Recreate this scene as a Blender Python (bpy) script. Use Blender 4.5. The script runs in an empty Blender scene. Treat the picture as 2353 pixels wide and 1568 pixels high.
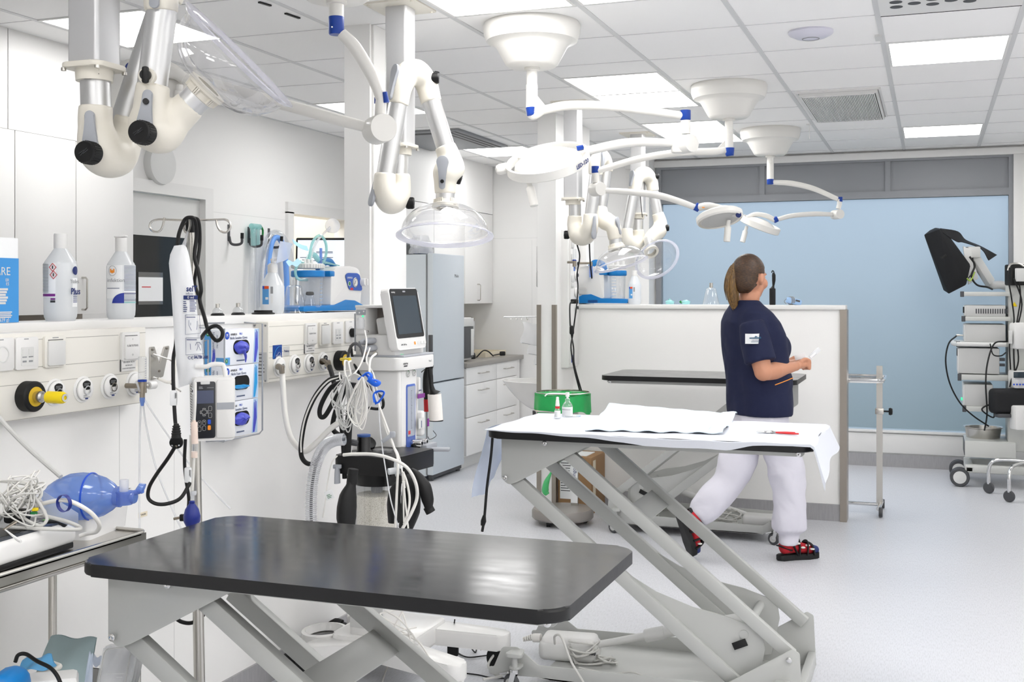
import bpy, bmesh, math, random
from mathutils import Vector, Matrix, noise
R = math.radians
random.seed(4)
SC = bpy.context.scene
COL = SC.collection
# ---------------------------------------------------------------- camera model (x = across the room, y = into the room, z = up)
F = 2614.0; HC = 1.5; TH = math.atan2(2142 - 1176.5, F); CT = math.cos(TH); ST = math.sin(TH)
def at(px, py, U=None, V=None, Z=None, d=None):
    """point of the room seen at a photograph pixel, on the plane x=U, y=V, z=Z or at view depth d"""
    a = (px - 1176.5) / F; b = (672 - py) / F
    du = CT * a - ST; dv = ST * a + CT
    if U is not None: d = U / du
    elif V is not None: d = V / dv
    elif Z is not None: d = (Z - HC) / b
    return Vector((du * d, dv * d, HC + b * d))
def dep(p): return -ST * p[0] + CT * p[1]
# ---------------------------------------------------------------- materials
def lin(h):
    if not isinstance(h, str): return tuple(h) + (1,)
    h = h.lstrip('#'); o = []
    for i in (0, 2, 4):
        c = int(h[i:i+2], 16) / 255
        o.append(c / 12.92 if c <= .04045 else ((c + .055) / 1.055) ** 2.4)
    return tuple(o) + (1,)
def mat(name, col, rough=.5, metal=0, bump=0, bscale=60, var=0, trans=0, ior=1.45, emit=0, coat=0, spec=.5, aniso=None):
    m = bpy.data.materials.new(name); m.use_nodes = True
    nt = m.node_tree; b = nt.nodes['Principled BSDF']
    c = lin(col)
    b.inputs['Base Color'].default_value = c; b.inputs['Roughness'].default_value = rough
    b.inputs['Metallic'].default_value = metal; b.inputs['IOR'].default_value = ior
    b.inputs['Transmission Weight'].default_value = trans; b.inputs['Coat Weight'].default_value = coat
    b.inputs['Specular IOR Level'].default_value = spec
    if emit:
        b.inputs['Emission Color'].default_value = c; b.inputs['Emission Strength'].default_value = emit
    tc = nt.nodes.new('ShaderNodeTexCoord')
    n = nt.nodes.new('ShaderNodeTexNoise'); n.inputs['Scale'].default_value = bscale; n.inputs['Detail'].default_value = 4
    if aniso:
        mp = nt.nodes.new('ShaderNodeMapping'); mp.inputs['Scale'].default_value = aniso
        nt.links.new(tc.outputs['Object'], mp.inputs['Vector']); nt.links.new(mp.outputs['Vector'], n.inputs['Vector'])
    else:
        nt.links.new(tc.outputs['Object'], n.inputs['Vector'])
    if var:
        mx = nt.nodes.new('ShaderNodeMix'); mx.data_type = 'RGBA'
        mx.inputs[6].default_value = tuple(max(0, x * (1 - var)) for x in c[:3]) + (1,)
        mx.inputs[7].default_value = tuple(min(1, x * (1 + var)) for x in c[:3]) + (1,)
        nt.links.new(n.outputs['Fac'], mx.inputs[0]); nt.links.new(mx.outputs[2], b.inputs['Base Color'])
    if bump:
        bp = nt.nodes.new('ShaderNodeBump'); bp.inputs['Strength'].default_value = bump; bp.inputs['Distance'].default_value = .002
        nt.links.new(n.outputs['Fac'], bp.inputs['Height']); nt.links.new(bp.outputs['Normal'], b.inputs['Normal'])
    elif not var:
        mr = nt.nodes.new('ShaderNodeMapRange'); dv = .006 if metal > .5 else .03; mr.inputs[3].default_value = max(.02, rough - dv); mr.inputs[4].default_value = min(1, rough + dv)
        nt.links.new(n.outputs['Fac'], mr.inputs[0]); nt.links.new(mr.outputs[0], b.inputs['Roughness'])
    return m
def clear(name, tint=(1, 1, 1), base=.06, gloss=.6, rough=.03, haze=0, hazecol=(1, 1, 1)):
    """thin clear plastic: see-through with fresnel gloss and a little haze"""
    m = bpy.data.materials.new(name); m.use_nodes = True; nt = m.node_tree; nt.nodes.clear()
    o = nt.nodes.new('ShaderNodeOutputMaterial'); t = nt.nodes.new('ShaderNodeBsdfTransparent'); t.inputs[0].default_value = lin(tint)
    g = nt.nodes.new('ShaderNodeBsdfGlossy'); g.inputs['Roughness'].default_value = rough
    lw = nt.nodes.new('ShaderNodeLayerWeight'); lw.inputs['Blend'].default_value = .35
    mr = nt.nodes.new('ShaderNodeMapRange'); mr.inputs[3].default_value = base; mr.inputs[4].default_value = gloss
    nt.links.new(lw.outputs['Facing'], mr.inputs[0])
    d = nt.nodes.new('ShaderNodeBsdfDiffuse'); d.inputs[0].default_value = lin(hazecol)
    tl = nt.nodes.new('ShaderNodeBsdfTranslucent'); tl.inputs[0].default_value = lin(hazecol)
    dm = nt.nodes.new('ShaderNodeMixShader'); dm.inputs[0].default_value = .4
    nt.links.new(d.outputs[0], dm.inputs[1]); nt.links.new(tl.outputs[0], dm.inputs[2])
    hz = nt.nodes.new('ShaderNodeMixShader'); hz.inputs[0].default_value = haze
    nt.links.new(t.outputs[0], hz.inputs[1]); nt.links.new(dm.outputs[0], hz.inputs[2])
    mx = nt.nodes.new('ShaderNodeMixShader')
    nt.links.new(mr.outputs[0], mx.inputs[0]); nt.links.new(hz.outputs[0], mx.inputs[1]); nt.links.new(g.outputs[0], mx.inputs[2])
    nt.links.new(mx.outputs[0], o.inputs[0])
    return m
M = {}
# ---------------------------------------------------------------- mesh builder
def roundpoly(pts, r, n=5):
    out = []; k = len(pts)
    rr = r if isinstance(r, (list, tuple)) else [r] * k
    for i in range(k):
        p = Vector(pts[i]); a = Vector(pts[i-1]); b = Vector(pts[(i+1) % k]); r_ = rr[i]
        if r_ <= 0: out.append(tuple(p)); continue
        va = (a - p); vb = (b - p); la, lb = va.length, vb.length
        va.normalize(); vb.normalize()
        ang = va.angle(vb); t = min(r_ / math.tan(ang / 2), la * .49, lb * .49); r2 = t * math.tan(ang / 2)
        c = p + (va + vb).normalized() * (r2 / math.sin(ang / 2))
        s = p + va * t - c; e = p + vb * t - c
        for j in range(n + 1):
            f = j / n; v = s.lerp(e, f)
            v = v.normalized() * r2 if v.length > 1e-9 else s
            out.append(tuple(c + v))
    return out
def spline(pts, k=6, closed=False):
    P = [Vector(p) for p in pts]; n = len(P); out = []
    if n < 3: return P
    for i in range(n if closed else n - 1):
        p0 = P[i-1] if (i > 0 or closed) else P[0] * 2 - P[1]; p1 = P[i]; p2 = P[(i+1) % n]
        p3 = P[(i+2) % n] if (i + 2 < n or closed) else P[-1] * 2 - P[-2]
        for j in range(k):
            t = j / k
            out.append(.5 * ((2*p1) + (p2-p0)*t + (2*p0-5*p1+4*p2-p3)*t*t + (3*p1-p0-3*p2+p3)*t**3))
    if not closed: out.append(P[-1])
    return out
def basis(d, up=None):
    d = Vector(d).normalized()
    u = Vector(up) if up is not None else (Vector((0, 0, 1)) if abs(d.z) < .95 else Vector((1, 0, 0)))
    x = u.cross(d).normalized(); y = d.cross(x)
    return x, y, d
class MB:
    def __init__(s): s.v = []; s.f = []; s.m = []; s.cur = 0
    def mi(s, i): s.cur = i; return s
    def add(s, vs, fs):
        o = len(s.v); s.v += [Vector(v) for v in vs]; s.f += [[o + i for i in f] for f in fs]; s.m += [s.cur] * len(fs); return s
    def bm(s, b, T=None):
        b.verts.index_update(); vs = [(T @ v.co if T else v.co.copy()) for v in b.verts]
        s.add(vs, [[v.index for v in f.verts] for f in b.faces]); b.free(); return s
    def box(s, x0, x1, y0, y1, z0, z1, r=0, seg=2, T=None):
        b = bmesh.new(); bmesh.ops.create_cube(b, size=1)
        for v in b.verts: v.co = Vector(((x0+x1)/2 + v.co.x*(x1-x0), (y0+y1)/2 + v.co.y*(y1-y0), (z0+z1)/2 + v.co.z*(z1-z0)))
        if r > 0:
            r = min(r, .49 * min(abs(x1-x0), abs(y1-y0), abs(z1-z0)))
            bmesh.ops.bevel(b, geom=b.edges[:], offset=r, segments=seg, profile=.5, affect='EDGES')
        return s.bm(b, T)
    def obox(s, c, sz, xd, yd=None, r=0, seg=2):
        """box centred at c, size sz, local x along xd, y near yd"""
        x = Vector(xd).normalized(); y = Vector(yd if yd is not None else (0, 0, 1))
        if abs(x.dot(y.normalized())) > .999: y = Vector((0, 1, 0)) if abs(x.y) < .9 else Vector((1, 0, 0))
        z = x.cross(y).normalized(); y = z.cross(x)
        T = Matrix.Translation(Vector(c)) @ Matrix((x, y, z)).transposed().to_4x4()
        return s.box(-sz[0]/2, sz[0]/2, -sz[1]/2, sz[1]/2, -sz[2]/2, sz[2]/2, r, seg, T)
    def beam(s, p0, p1, w, h, up=(0, 0, 1), r=0):
        p0 = Vector(p0); p1 = Vector(p1)
        return s.obox((p0+p1)/2, ((p1-p0).length, h, w), p1-p0, up, r)
    def cyl(s, p0, p1, r0, r1=None, n=20, cap=True):
        return s.tube([p0, p1], [r0, r0 if r1 is None else r1], n, cap=cap)
    def tube(s, pts, r, n=8, k=0, cap=True, closed=False, flat=1, up=None):
        P = spline(pts, k, closed) if k else [Vector(p) for p in pts]
        m = len(P)
        if isinstance(r, (list, tuple)):
            rs = [r[min(len(r)-1, int(i*(len(r)-1)/max(1, m-1)))] * (1-((i*(len(r)-1)/max(1, m-1)) % 1)) + r[min(len(r)-1, int(i*(len(r)-1)/max(1, m-1))+1)] * ((i*(len(r)-1)/max(1, m-1)) % 1) for i in range(m)]
        else: rs = [r] * m
        vs = []; fs = []; x = None
        for i in range(m):
            if closed: t = P[(i+1) % m] - P[i-1]
            else: t = P[min(i+1, m-1)] - P[max(i-1, 0)]
            if t.length < 1e-9: t = Vector((0, 0, 1))
            t.normalize()
            if x is None: x, y, _ = basis(t, up)
            else:
                x = x - t * x.dot(t)
                if x.length < 1e-6: x, y, _ = basis(t)
                x.normalize(); y = t.cross(x)
            for j in range(n):
                a = 2*math.pi*j/n
                vs.append(P[i] + x*(rs[i]*math.cos(a)) + y*(rs[i]*flat*math.sin(a)))
        for i in range(m if closed else m-1):
            i2 = (i+1) % m
            for j in range(n):
                fs.append([i*n+j, i*n+(j+1) % n, i2*n+(j+1) % n, i2*n+j])
        if cap and not closed:
            fs.append(list(range(n))[::-1]); fs.append([(m-1)*n+j for j in range(n)])
        return s.add(vs, fs)
    def lathe(s, prof, o=(0, 0, 0), axis=(0, 0, 1), n=32, cap=True, arc=1.0, sx=1, sy=1):
        """prof: list of (radius, height along the axis)"""
        x, y, d = basis(axis); o = Vector(o); vs = []; fs = []; m = len(prof); q = n if arc >= 1 else n + 1
        for r, h in prof:
            for j in range(q):
                a = 2*math.pi*arc*j/n
                vs.append(o + d*h + x*(r*sx*math.cos(a)) + y*(r*sy*math.sin(a)))
        for i in range(m-1):
            for j in range(n):
                j2 = (j+1) % q if arc >= 1 else j+1
                fs.append([i*q+j, i*q+j2, (i+1)*q+j2, (i+1)*q+j])
        if cap:
            if prof[0][0] > 1e-6: fs.append(list(range(q))[::-1])
            if prof[-1][0] > 1e-6: fs.append([(m-1)*q+j for j in range(q)])
        return s.add(vs, fs)
    def prism(s, poly, o, xd, yd, th, r=0, hole=None):
        """polygon in the plane of xd, yd at o, extruded th along xd x yd"""
        o = Vector(o); xd = Vector(xd).normalized(); yd = Vector(yd).normalized(); z = xd.cross(yd).normalized()
        n = len(poly); area = sum(poly[i][0]*poly[(i+1) % n][1]-poly[(i+1) % n][0]*poly[i][1] for i in range(n))
        if area < 0: poly = list(poly)[::-1]
        b = bmesh.new()
        lo = [b.verts.new(o + xd*p[0] + yd*p[1]) for p in poly]; hi = [b.verts.new(o + xd*p[0] + yd*p[1] + z*th) for p in poly]
        f0 = b.faces.new(lo[::-1]); f1 = b.faces.new(hi)
        for i in range(n): b.faces.new([lo[i], lo[(i+1) % n], hi[(i+1) % n], hi[i]])
        if th < 0: bmesh.ops.reverse_faces(b, faces=b.faces[:])
        if r > 0: bmesh.ops.bevel(b, geom=list(f0.edges)+list(f1.edges), offset=r, segments=2, profile=.5, affect='EDGES')
        return s.bm(b)
    def ell(s, c, rad, n=24, m=14, T=None):
        c = Vector(c); vs = []; fs = []
        for i in range(m+1):
            p = math.pi*i/m
            for j in range(n):
                a = 2*math.pi*j/n; v = Vector((rad[0]*math.sin(p)*math.cos(a), rad[1]*math.sin(p)*math.sin(a), rad[2]*math.cos(p)))
                vs.append(c + (T @ v if T else v))
        for i in range(m):
            for j in range(n): fs.append([i*n+j, (i+1)*n+j, (i+1)*n+(j+1) % n, i*n+(j+1) % n])
        return s.add(vs, fs)
    def sheet(s, fn, nu, nv, th=0):
        """grid surface from fn(u, v), optionally with thickness"""
        P = [[Vector(fn(i/nu, j/nv)) for j in range(nv+1)] for i in range(nu+1)]
        vs = [p for row in P for p in row]; w = nv+1
        fs = [[i*w+j, (i+1)*w+j, (i+1)*w+j+1, i*w+j+1] for i in range(nu) for j in range(nv)]
        if th:
            N = []
            for i in range(nu+1):
                for j in range(nv+1):
                    a = P[min(i+1, nu)][j]-P[max(i-1, 0)][j]; b = P[i][min(j+1, nv)]-P[i][max(j-1, 0)]
                    nn = a.cross(b); N.append(nn.normalized() if nn.length > 1e-12 else Vector((0, 0, 1)))
            k = len(vs); vs2 = [v - n*th for v, n in zip(vs, N)]
            fs2 = [[x+k for x in f[::-1]] for f in fs]
            rim = [i*w for i in range(nu+1)] + [nu*w+j for j in range(1, nv+1)] + [i*w+nv for i in range(nu-1, -1, -1)] + [j for j in range(nv-1, 0, -1)]
            q = len(rim); fs3 = [[rim[i], rim[(i+1) % q]+0, rim[(i+1) % q]+k, rim[i]+k][::-1] for i in range(q)]
            vs += vs2; fs = fs + fs2 + fs3
        return s.add(vs, fs)
    def build(s, name, mats, parent=None, label=None, cat=None, group=None, kind=None, ang=38, local=False):
        me = bpy.data.meshes.new(name)
        vs = s.v; o = bpy.data.objects.new(name, me)
        if parent is not None:
            o.parent = parent
            if not local:
                Mi = WM[parent.name].inverted(); vs = [Mi @ v for v in vs]
            WM[o.name] = WM[parent.name]
        else:
            if not local and kind != 'structure':
                xs = [v.x for v in vs]; ys = [v.y for v in vs]; zs = [v.z for v in vs]
                c = Vector(((min(xs)+max(xs))/2, (min(ys)+max(ys))/2, min(zs))); vs = [v - c for v in vs]; o.location = c
                WM[o.name] = Matrix.Translation(c)
            else: WM[o.name] = Matrix.Identity(4)
        me.from_pydata([tuple(v) for v in vs], [], s.f)
        for m in (mats if isinstance(mats, (list, tuple)) else [mats]): me.materials.append(M[m] if isinstance(m, str) else m)
        if len(set(s.m)) > 1 or s.m and s.m[0]: me.polygons.foreach_set('material_index', s.m)
        me.shade_smooth(); me.set_sharp_from_angle(angle=R(ang)); me.update()
        COL.objects.link(o); tag(o, label, cat, group, kind)
        return o
WM = {}
def tag(o, label=None, cat=None, group=None, kind=None):
    if label: o['label'] = label
    if cat: o['category'] = cat
    if group: o['group'] = group
    if kind: o['kind'] = kind
    return o
def T(name, label, cat, loc=(0, 0, 0), group=None, rz=0):
    o = bpy.data.objects.new(name, None); o.empty_display_size = .05; COL.objects.link(o)
    o.location = loc; o.rotation_euler.z = rz
    WM[o.name] = Matrix.Translation(Vector(loc)) @ Matrix.Rotation(rz, 4, 'Z')
    return tag(o, label, cat, group)
def dup(root, loc=None, rz=None, label=None, group=None):
    def cp(o, par):
        c = o.copy(); COL.objects.link(c); c.parent = par
        if par is None:
            if loc is not None: c.location = loc
            if rz is not None: c.rotation_euler.z = rz
            WM[c.name] = Matrix.Translation(c.location) @ Matrix.Rotation(c.rotation_euler.z, 4, 'Z')
        else: WM[c.name] = WM[par.name]
        for ch in list(KIDS(o)): cp(ch, c)
        return c
    r = cp(root, None)
    if label: r['label'] = label
    if group: r['group'] = group
    return r
def KIDS(o): return [x for x in COL.objects if x.parent == o]
def text(body, o, xd, yd, size, m, parent, name='lettering', align='CENTER', ay='CENTER', sp=1.0, ext=.0002, bold=0, sx=1):
    c = bpy.data.curves.new(name, 'FONT'); c.body = body; c.size = size; c.align_x = align; c.align_y = ay; c.extrude = ext
    c.space_character = sp; c.offset = bold; c.resolution_u = 2
    c.materials.append(M[m])
    tmp = bpy.data.objects.new(name, c); me = bpy.data.meshes.new_from_object(tmp); bpy.data.objects.remove(tmp); bpy.data.curves.remove(c)
    ob = bpy.data.objects.new(name, me)
    x = Vector(xd).normalized(); y = Vector(yd).normalized(); z = x.cross(y).normalized()
    Mt = Matrix.Translation(Vector(o)) @ Matrix((x, y, z)).transposed().to_4x4() @ Matrix.Diagonal((sx, 1, 1, 1))
    ob.parent = parent
    if parent is not None: Mt = WM[parent.name].inverted() @ Mt
    ob.matrix_local = Mt; COL.objects.link(ob); WM[ob.name] = WM[parent.name] if parent is not None else Mt
    return ob
UX = Vector((1, 0, 0)); VY = Vector((0, 1, 0)); ZZ = Vector((0, 0, 1))
def rr(w, h, r, n=5): return roundpoly([(-w/2, -h/2), (w/2, -h/2), (w/2, h/2), (-w/2, h/2)], r, n)
def lines(mb, o, xd, yd, w, n, pitch, h=.001, lens=None, th=.0003):
    """rows of illegible small print as thin bars"""
    for i in range(n):
        l = w * (lens[i % len(lens)] if lens else random.uniform(.6, 1))
        y = -i*pitch
        mb.prism([(0, y), (l, y), (l, y+h), (0, y+h)], o, xd, yd, th)
def remesh(mb, vox, smooth=6, fac=.5):
    me = bpy.data.meshes.new('tmp'); me.from_pydata([tuple(v) for v in mb.v], [], mb.f); o = bpy.data.objects.new('tmp', me); COL.objects.link(o)
    m = o.modifiers.new('r', 'REMESH'); m.mode = 'VOXEL'; m.voxel_size = vox
    s = o.modifiers.new('s', 'SMOOTH'); s.factor = fac; s.iterations = smooth
    dg = bpy.context.evaluated_depsgraph_get(); ev = o.evaluated_get(dg); e = ev.to_mesh()
    r = MB(); r.v = [v.co.copy() for v in e.vertices]; r.f = [list(p.vertices) for p in e.polygons]; r.m = [0]*len(r.f)
    ev.to_mesh_clear(); bpy.data.objects.remove(o); bpy.data.meshes.remove(me); return r
EXPO = 0.5; WORLD = 1.0; GLOW = 8.2
# ================================================================ materials
def mk():
    for a in [
     ('wall','#eeedeb',.55),('cabw','#e2e1df',.4),('panel','#f4f3f1',.4),('cream','#e8e5dd',.45),('ceil','#faf9f8',.9),('grid','#d8d8d8',.5),
     ('white','#e6e5e3',.4),('gloss','#eae9e7',.22),('lampw','#e6e4df',.3),('fume','#e6e1d5',.38),('grayplas','#a3a6ac',.5),
     ('black','#070708',.5),('rubber','#060607',.6),('blackgl','#050506',.35),('blue','#0a3ba3',.35),('bluecap','#103f9c',.35),
     ('gray','#c9cac6',.45),('lgray','#d9d9d7',.5),('mgray','#8e9093',.5),('dgray','#4a4b4e',.5),
     ('yellow','#f2d40a',.4),('orange','#f0932a',.45),('red','#c9252b',.4),('green','#1c7d3c',.5),('purple','#7b2a86',.5),
     ('edge','#08080a',.4),('aluwin','#8d8f93',.45),('print','#5f6a86',.6),('printk','#3a3a3d',.6),('navyp','#1b2c6b',.5),('cardboard','#9c7a57',.8),('taupe2','#8d8884',.35),
     ('skyblue','#3f94d8',.5),('paper','#f4f5f6',.7),('teal','#93c9c8',.6),('blueglove','#4e55c8',.45),('cyanglove','#2f9fe0',.45),
     ('oxblue','#1d4fc4',.4),('bulbblue','#1c2c80',.4),('graycab','#c6c6c4',.45),('cable','#c9c8c4',.5),('cablew','#e6e4df',.45),
     ('granule','#ece8de',.7),('screen','#2e3b45',.15),('hair','#2a1a12',.5),('skin','#c98f72',.5),('scrub','#10183a',.8),
     ('pants','#d9d7e1',.8),('shoe','#131314',.6),('sockr','#b51f2a',.8),('hood','#121316',.7),('counter','#9a9690',.35),
     ('boxw','#eef1f8',.5),('gblue','#5aa0dc',.5),('fridge','#d3dbe2',.3),('beige','#e9dfc9',.6),('brass','#a0978a',.28,1)]:
        M[a[0]] = mat(*a)
    M['steel'] = mat('steel','#c9c6c0',.27,1)
    M['steeld'] = mat('steeld','#8f8a82',.33,1)
    M['chrome'] = mat('chrome','#d8d8d8',.12,1)
    M['alu'] = mat('alu','#d4d4d4',.38,.85)
    M['alu2'] = mat('alu2','#cfcfd0',.36,.4)
    M['trimm'] = mat('trimm','#a79f95',.35,.8)
    M['glowhite'] = mat('glowhite','#ffffff',.5,emit=6)
    M['led'] = mat('led','#3bd08a',.5,emit=1.0)
    M['tablegray'] = mat('tablegray','#b9bab7',.42,.1)
    M['tabletop'] = None
    M['acryl'] = clear('acryl',(.965,.965,.975),.05,.6,.02,.07)
    M['acrylrim'] = clear('acrylrim',(.95,.95,.99),.1,.5,.08,.42,(.93,.93,1))
    M['clear'] = clear('clear',(.96,.97,.98),.06,.6,.03,.06)
    M['hazy'] = clear('hazy',(.98,.98,.99),.05,.35,.15,.55,(.95,.96,.98))
    M['bottlew'] = clear('bottlew',(.97,.98,1),.04,.25,.2,.8,(.93,.95,.965))
    M['bluec'] = clear('bluec',(.45,.62,.95),.05,.4,.1,.45,(.3,.46,.9))
    M['tealc'] = clear('tealc',(.7,.95,.93),.05,.35,.12,.5,(.55,.86,.86))
    M['bluebag'] = clear('bluebag',(.88,.92,1),.04,.25,.2,.42,(.8,.86,.97))
    M['greenbag'] = mat('greenbag','#2fb35f',.4,bump=.6,bscale=25,var=.15)
    M['greensh'] = clear('greensh',(.4,.9,.55),.05,.3,.15,.7,(.15,.75,.32))
    M['drape'] = mat('drape','#cfd2da',.85,bump=.15,bscale=400)
    M['pad'] = mat('pad','#ced9e1',.9,bump=.5,bscale=60)
    M['gowncloth'] = M['scrub']
    M['lint'] = mat('lint','#f1ece6',.85,var=.05,bscale=300)
    M['steelmesh'] = M['steel']
    for k_ in ('scrub', 'pants'):
        n_ = M[k_].node_tree; bb_ = n_.nodes['Principled BSDF']; tx = n_.nodes.new('ShaderNodeTexCoord'); nn_ = n_.nodes.new('ShaderNodeTexNoise'); nn_.inputs['Scale'].default_value = 7; nn_.inputs['Detail'].default_value = 1.5; nn_.inputs['Distortion'].default_value = .5
        bu = n_.nodes.new('ShaderNodeBump'); bu.inputs['Strength'].default_value = .5; bu.inputs['Distance'].default_value = .04
        n_.links.new(tx.outputs['Object'], nn_.inputs['Vector']); n_.links.new(nn_.outputs['Fac'], bu.inputs['Height']); n_.links.new(bu.outputs['Normal'], bb_.inputs['Normal'])
    # table top: black laminate with wiped smears
    m = M['tabletop'] = mat('tabletop','#101114',.2); nt = m.node_tree; b = nt.nodes['Principled BSDF']
    n = nt.nodes.new('ShaderNodeTexNoise'); n.inputs['Scale'].default_value = 9; n.inputs['Detail'].default_value = 6
    tc = nt.nodes.new('ShaderNodeTexCoord'); mp = nt.nodes.new('ShaderNodeMapping'); mp.inputs['Scale'].default_value = (1, 2.5, 1)
    nt.links.new(tc.outputs['Object'], mp.inputs[0]); nt.links.new(mp.outputs[0], n.inputs['Vector'])
    r = nt.nodes.new('ShaderNodeMapRange'); r.inputs[1].default_value = .3; r.inputs[2].default_value = .75; r.inputs[3].default_value = .12; r.inputs[4].default_value = .19
    nt.links.new(n.outputs['Fac'], r.inputs[0]); nt.links.new(r.outputs[0], b.inputs['Roughness'])
    # vinyl floor: pale grey with short streaks running into the room
    m = M['floor'] = mat('floor','#c3c3c6',.35); nt = m.node_tree; b = nt.nodes['Principled BSDF']
    tc = nt.nodes.new('ShaderNodeTexCoord'); mp = nt.nodes.new('ShaderNodeMapping'); mp.inputs['Scale'].default_value = (260, 30, 60)
    mp.inputs['Rotation'].default_value = (0, 0, 0)
    n = nt.nodes.new('ShaderNodeTexNoise'); n.inputs['Scale'].default_value = 1; n.inputs['Detail'].default_value = 3
    cr = nt.nodes.new('ShaderNodeValToRGB'); cr.color_ramp.elements[0].position = .32; cr.color_ramp.elements[0].color = lin('#c4c5c9')
    cr.color_ramp.elements[1].position = .56; cr.color_ramp.elements[1].color = lin('#d3d4d9')
    nt.links.new(tc.outputs['Object'], mp.inputs[0]); nt.links.new(mp.outputs[0], n.inputs['Vector']); nt.links.new(n.outputs['Fac'], cr.inputs[0])
    nt.links.new(cr.outputs[0], b.inputs['Base Color'])
    M['skirt'] = mat('skirt','#a3a2a4',.5,var=.16,bscale=1,aniso=(90,90,14))
    # frosted film on the big window
    m = bpy.data.materials.new('frost'); m.use_nodes = True; nt = m.node_tree; nt.nodes.clear(); M['frost'] = m
    o = nt.nodes.new('ShaderNodeOutputMaterial'); d = nt.nodes.new('ShaderNodeBsdfDiffuse'); d.inputs[0].default_value = lin('#b0bdc6')
    rf = nt.nodes.new('ShaderNodeBsdfRefraction'); rf.inputs['IOR'].default_value = 1.02; rf.inputs['Roughness'].default_value = .42; rf.inputs[0].default_value = lin('#eef3f6')
    rf.distribution = 'GGX'
    nz = nt.nodes.new('ShaderNodeTexNoise'); nz.inputs['Scale'].default_value = 3
    mr = nt.nodes.new('ShaderNodeMapRange'); mr.inputs[3].default_value = .66; mr.inputs[4].default_value = .70
    x = nt.nodes.new('ShaderNodeMixShader'); nt.links.new(nz.outputs['Fac'], mr.inputs[0]); nt.links.new(mr.outputs[0], x.inputs[0])
    nt.links.new(d.outputs[0], x.inputs[1]); nt.links.new(rf.outputs[0], x.inputs[2]); nt.links.new(x.outputs[0], o.inputs[0])
mk()
# ================================================================ camera, view, world
cam = bpy.data.objects.new('camera', bpy.data.cameras.new('camera')); COL.objects.link(cam)
cam.location = (0, 0, HC); cam.rotation_euler = (R(90), 0, TH)
cam.data.sensor_width = 36; cam.data.lens = 36 * F / 2353; cam.data.shift_y = (672 - 784) / 2353; cam.data.clip_start = .05
if 'ZM' in globals():
    cam.data.lens *= 2353/ZM[2]; cam.data.shift_x = (ZM[0]-1176.5)/ZM[2]; cam.data.shift_y = (672-ZM[1])/ZM[2]
SC.camera = cam
SC.view_settings.view_transform = 'Standard'; SC.view_settings.look = 'None'; SC.view_settings.gamma = 1; SC.view_settings.exposure = EXPO
w = bpy.data.worlds.new('world'); SC.world = w; w.use_nodes = True; nt = w.node_tree
bg = nt.nodes['Background']; tc = nt.nodes.new('ShaderNodeTexCoord'); sp = nt.nodes.new('ShaderNodeSeparateXYZ'); cr = nt.nodes.new('ShaderNodeValToRGB')
mr = nt.nodes.new('ShaderNodeMapRange'); mr.inputs[1].default_value = -1; mr.inputs[2].default_value = 1
nt.links.new(tc.outputs['Generated'], sp.inputs[0]); nt.links.new(sp.outputs['Z'], mr.inputs[0]); nt.links.new(mr.outputs[0], cr.inputs[0]); nt.links.new(cr.outputs[0], bg.inputs[0])
cr.color_ramp.elements[0].position = .42; cr.color_ramp.elements[0].color = (.09, .145, .135, 1)
cr.color_ramp.elements[1].position = .57; cr.color_ramp.elements[1].color = (.80, .93, 1.12, 1)
bg.inputs[1].default_value = WORLD
# ================================================================ room shell
PU = -2.395; PUL = -2.525; PT = 1.415; ZC = 2.72; WL = -4.36; VB = 10.3; UR = 2.6; VF = -2.2
def S(name, mb, m, parent=None, **k): return mb.build(name, m, parent, kind='structure', **k)
S('floor', MB().box(WL-1.6, UR+.1, VF-.1, VB+.1, -.1, 0), 'floor')
# left wall with two door openings
D1 = (5.45, 6.62); D2 = (6.99, 8.05)
d1a, d1b, d1t = 5.48, 6.20, 2.10
d1 = [at(307,500,U=WL).y, at(467,500,U=WL).y]; d1a = 5.30; d1b = d1[1]
d2a = at(668,500,U=WL).y; d2b = d2a + .86
b = MB()
b.box(WL-.12, WL, VF, d1a, 0, ZC); b.box(WL-.12, WL, d1a, d1b, 2.10, ZC); b.box(WL-.12, WL, d1b, d2a, 0, ZC)
b.box(WL-.12, WL, d2a, d2b, 2.08, ZC); b.box(WL-.12, WL, d2b, VB, 0, ZC)
wl = S('wall_left', b, 'wall')
b = MB()                                                       # panel seams
for za in (2.02,): b.box(WL-.001, WL+.0006, d1b+.07, d2a-.06, za-.0015, za+.0015)
b.box(WL-.001, WL+.0006, d2b+.1, VB, 2.02, 2.023)
S('seam', b, 'lgray', wl)
# back wall with the window opening
wx0 = at(1512,600,V=VB).x; wx1 = at(2328,600,V=VB).x; wz0 = at(2000,987,V=VB).z; wz1 = at(1900,372,V=VB).z
b = MB(); b.box(WL-.1, wx0, VB, VB+.12, 0, ZC); b.box(wx1, UR+.1, VB, VB+.12, 0, ZC); b.box(wx0, wx1, VB, VB+.12, 0, wz0); b.box(wx0, wx1, VB, VB+.12, wz1, ZC)
wb = S('wall_back', b, 'wall')
b = MB(); b.box(WL, wx0-.3, VB-.0006, VB, 2.02, 2.023); b.box(-3.6, -3.597, VB-.0006, VB, 1.0, 2.0); S('seam', b, 'lgray', wb)
S('wall_right', MB().box(UR, UR+.1, VF, VB, 0, ZC), 'wall')
S('wall_front', MB().box(WL-.12, UR+.1, VF-.1, VF, 0, ZC), 'wall')
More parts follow.
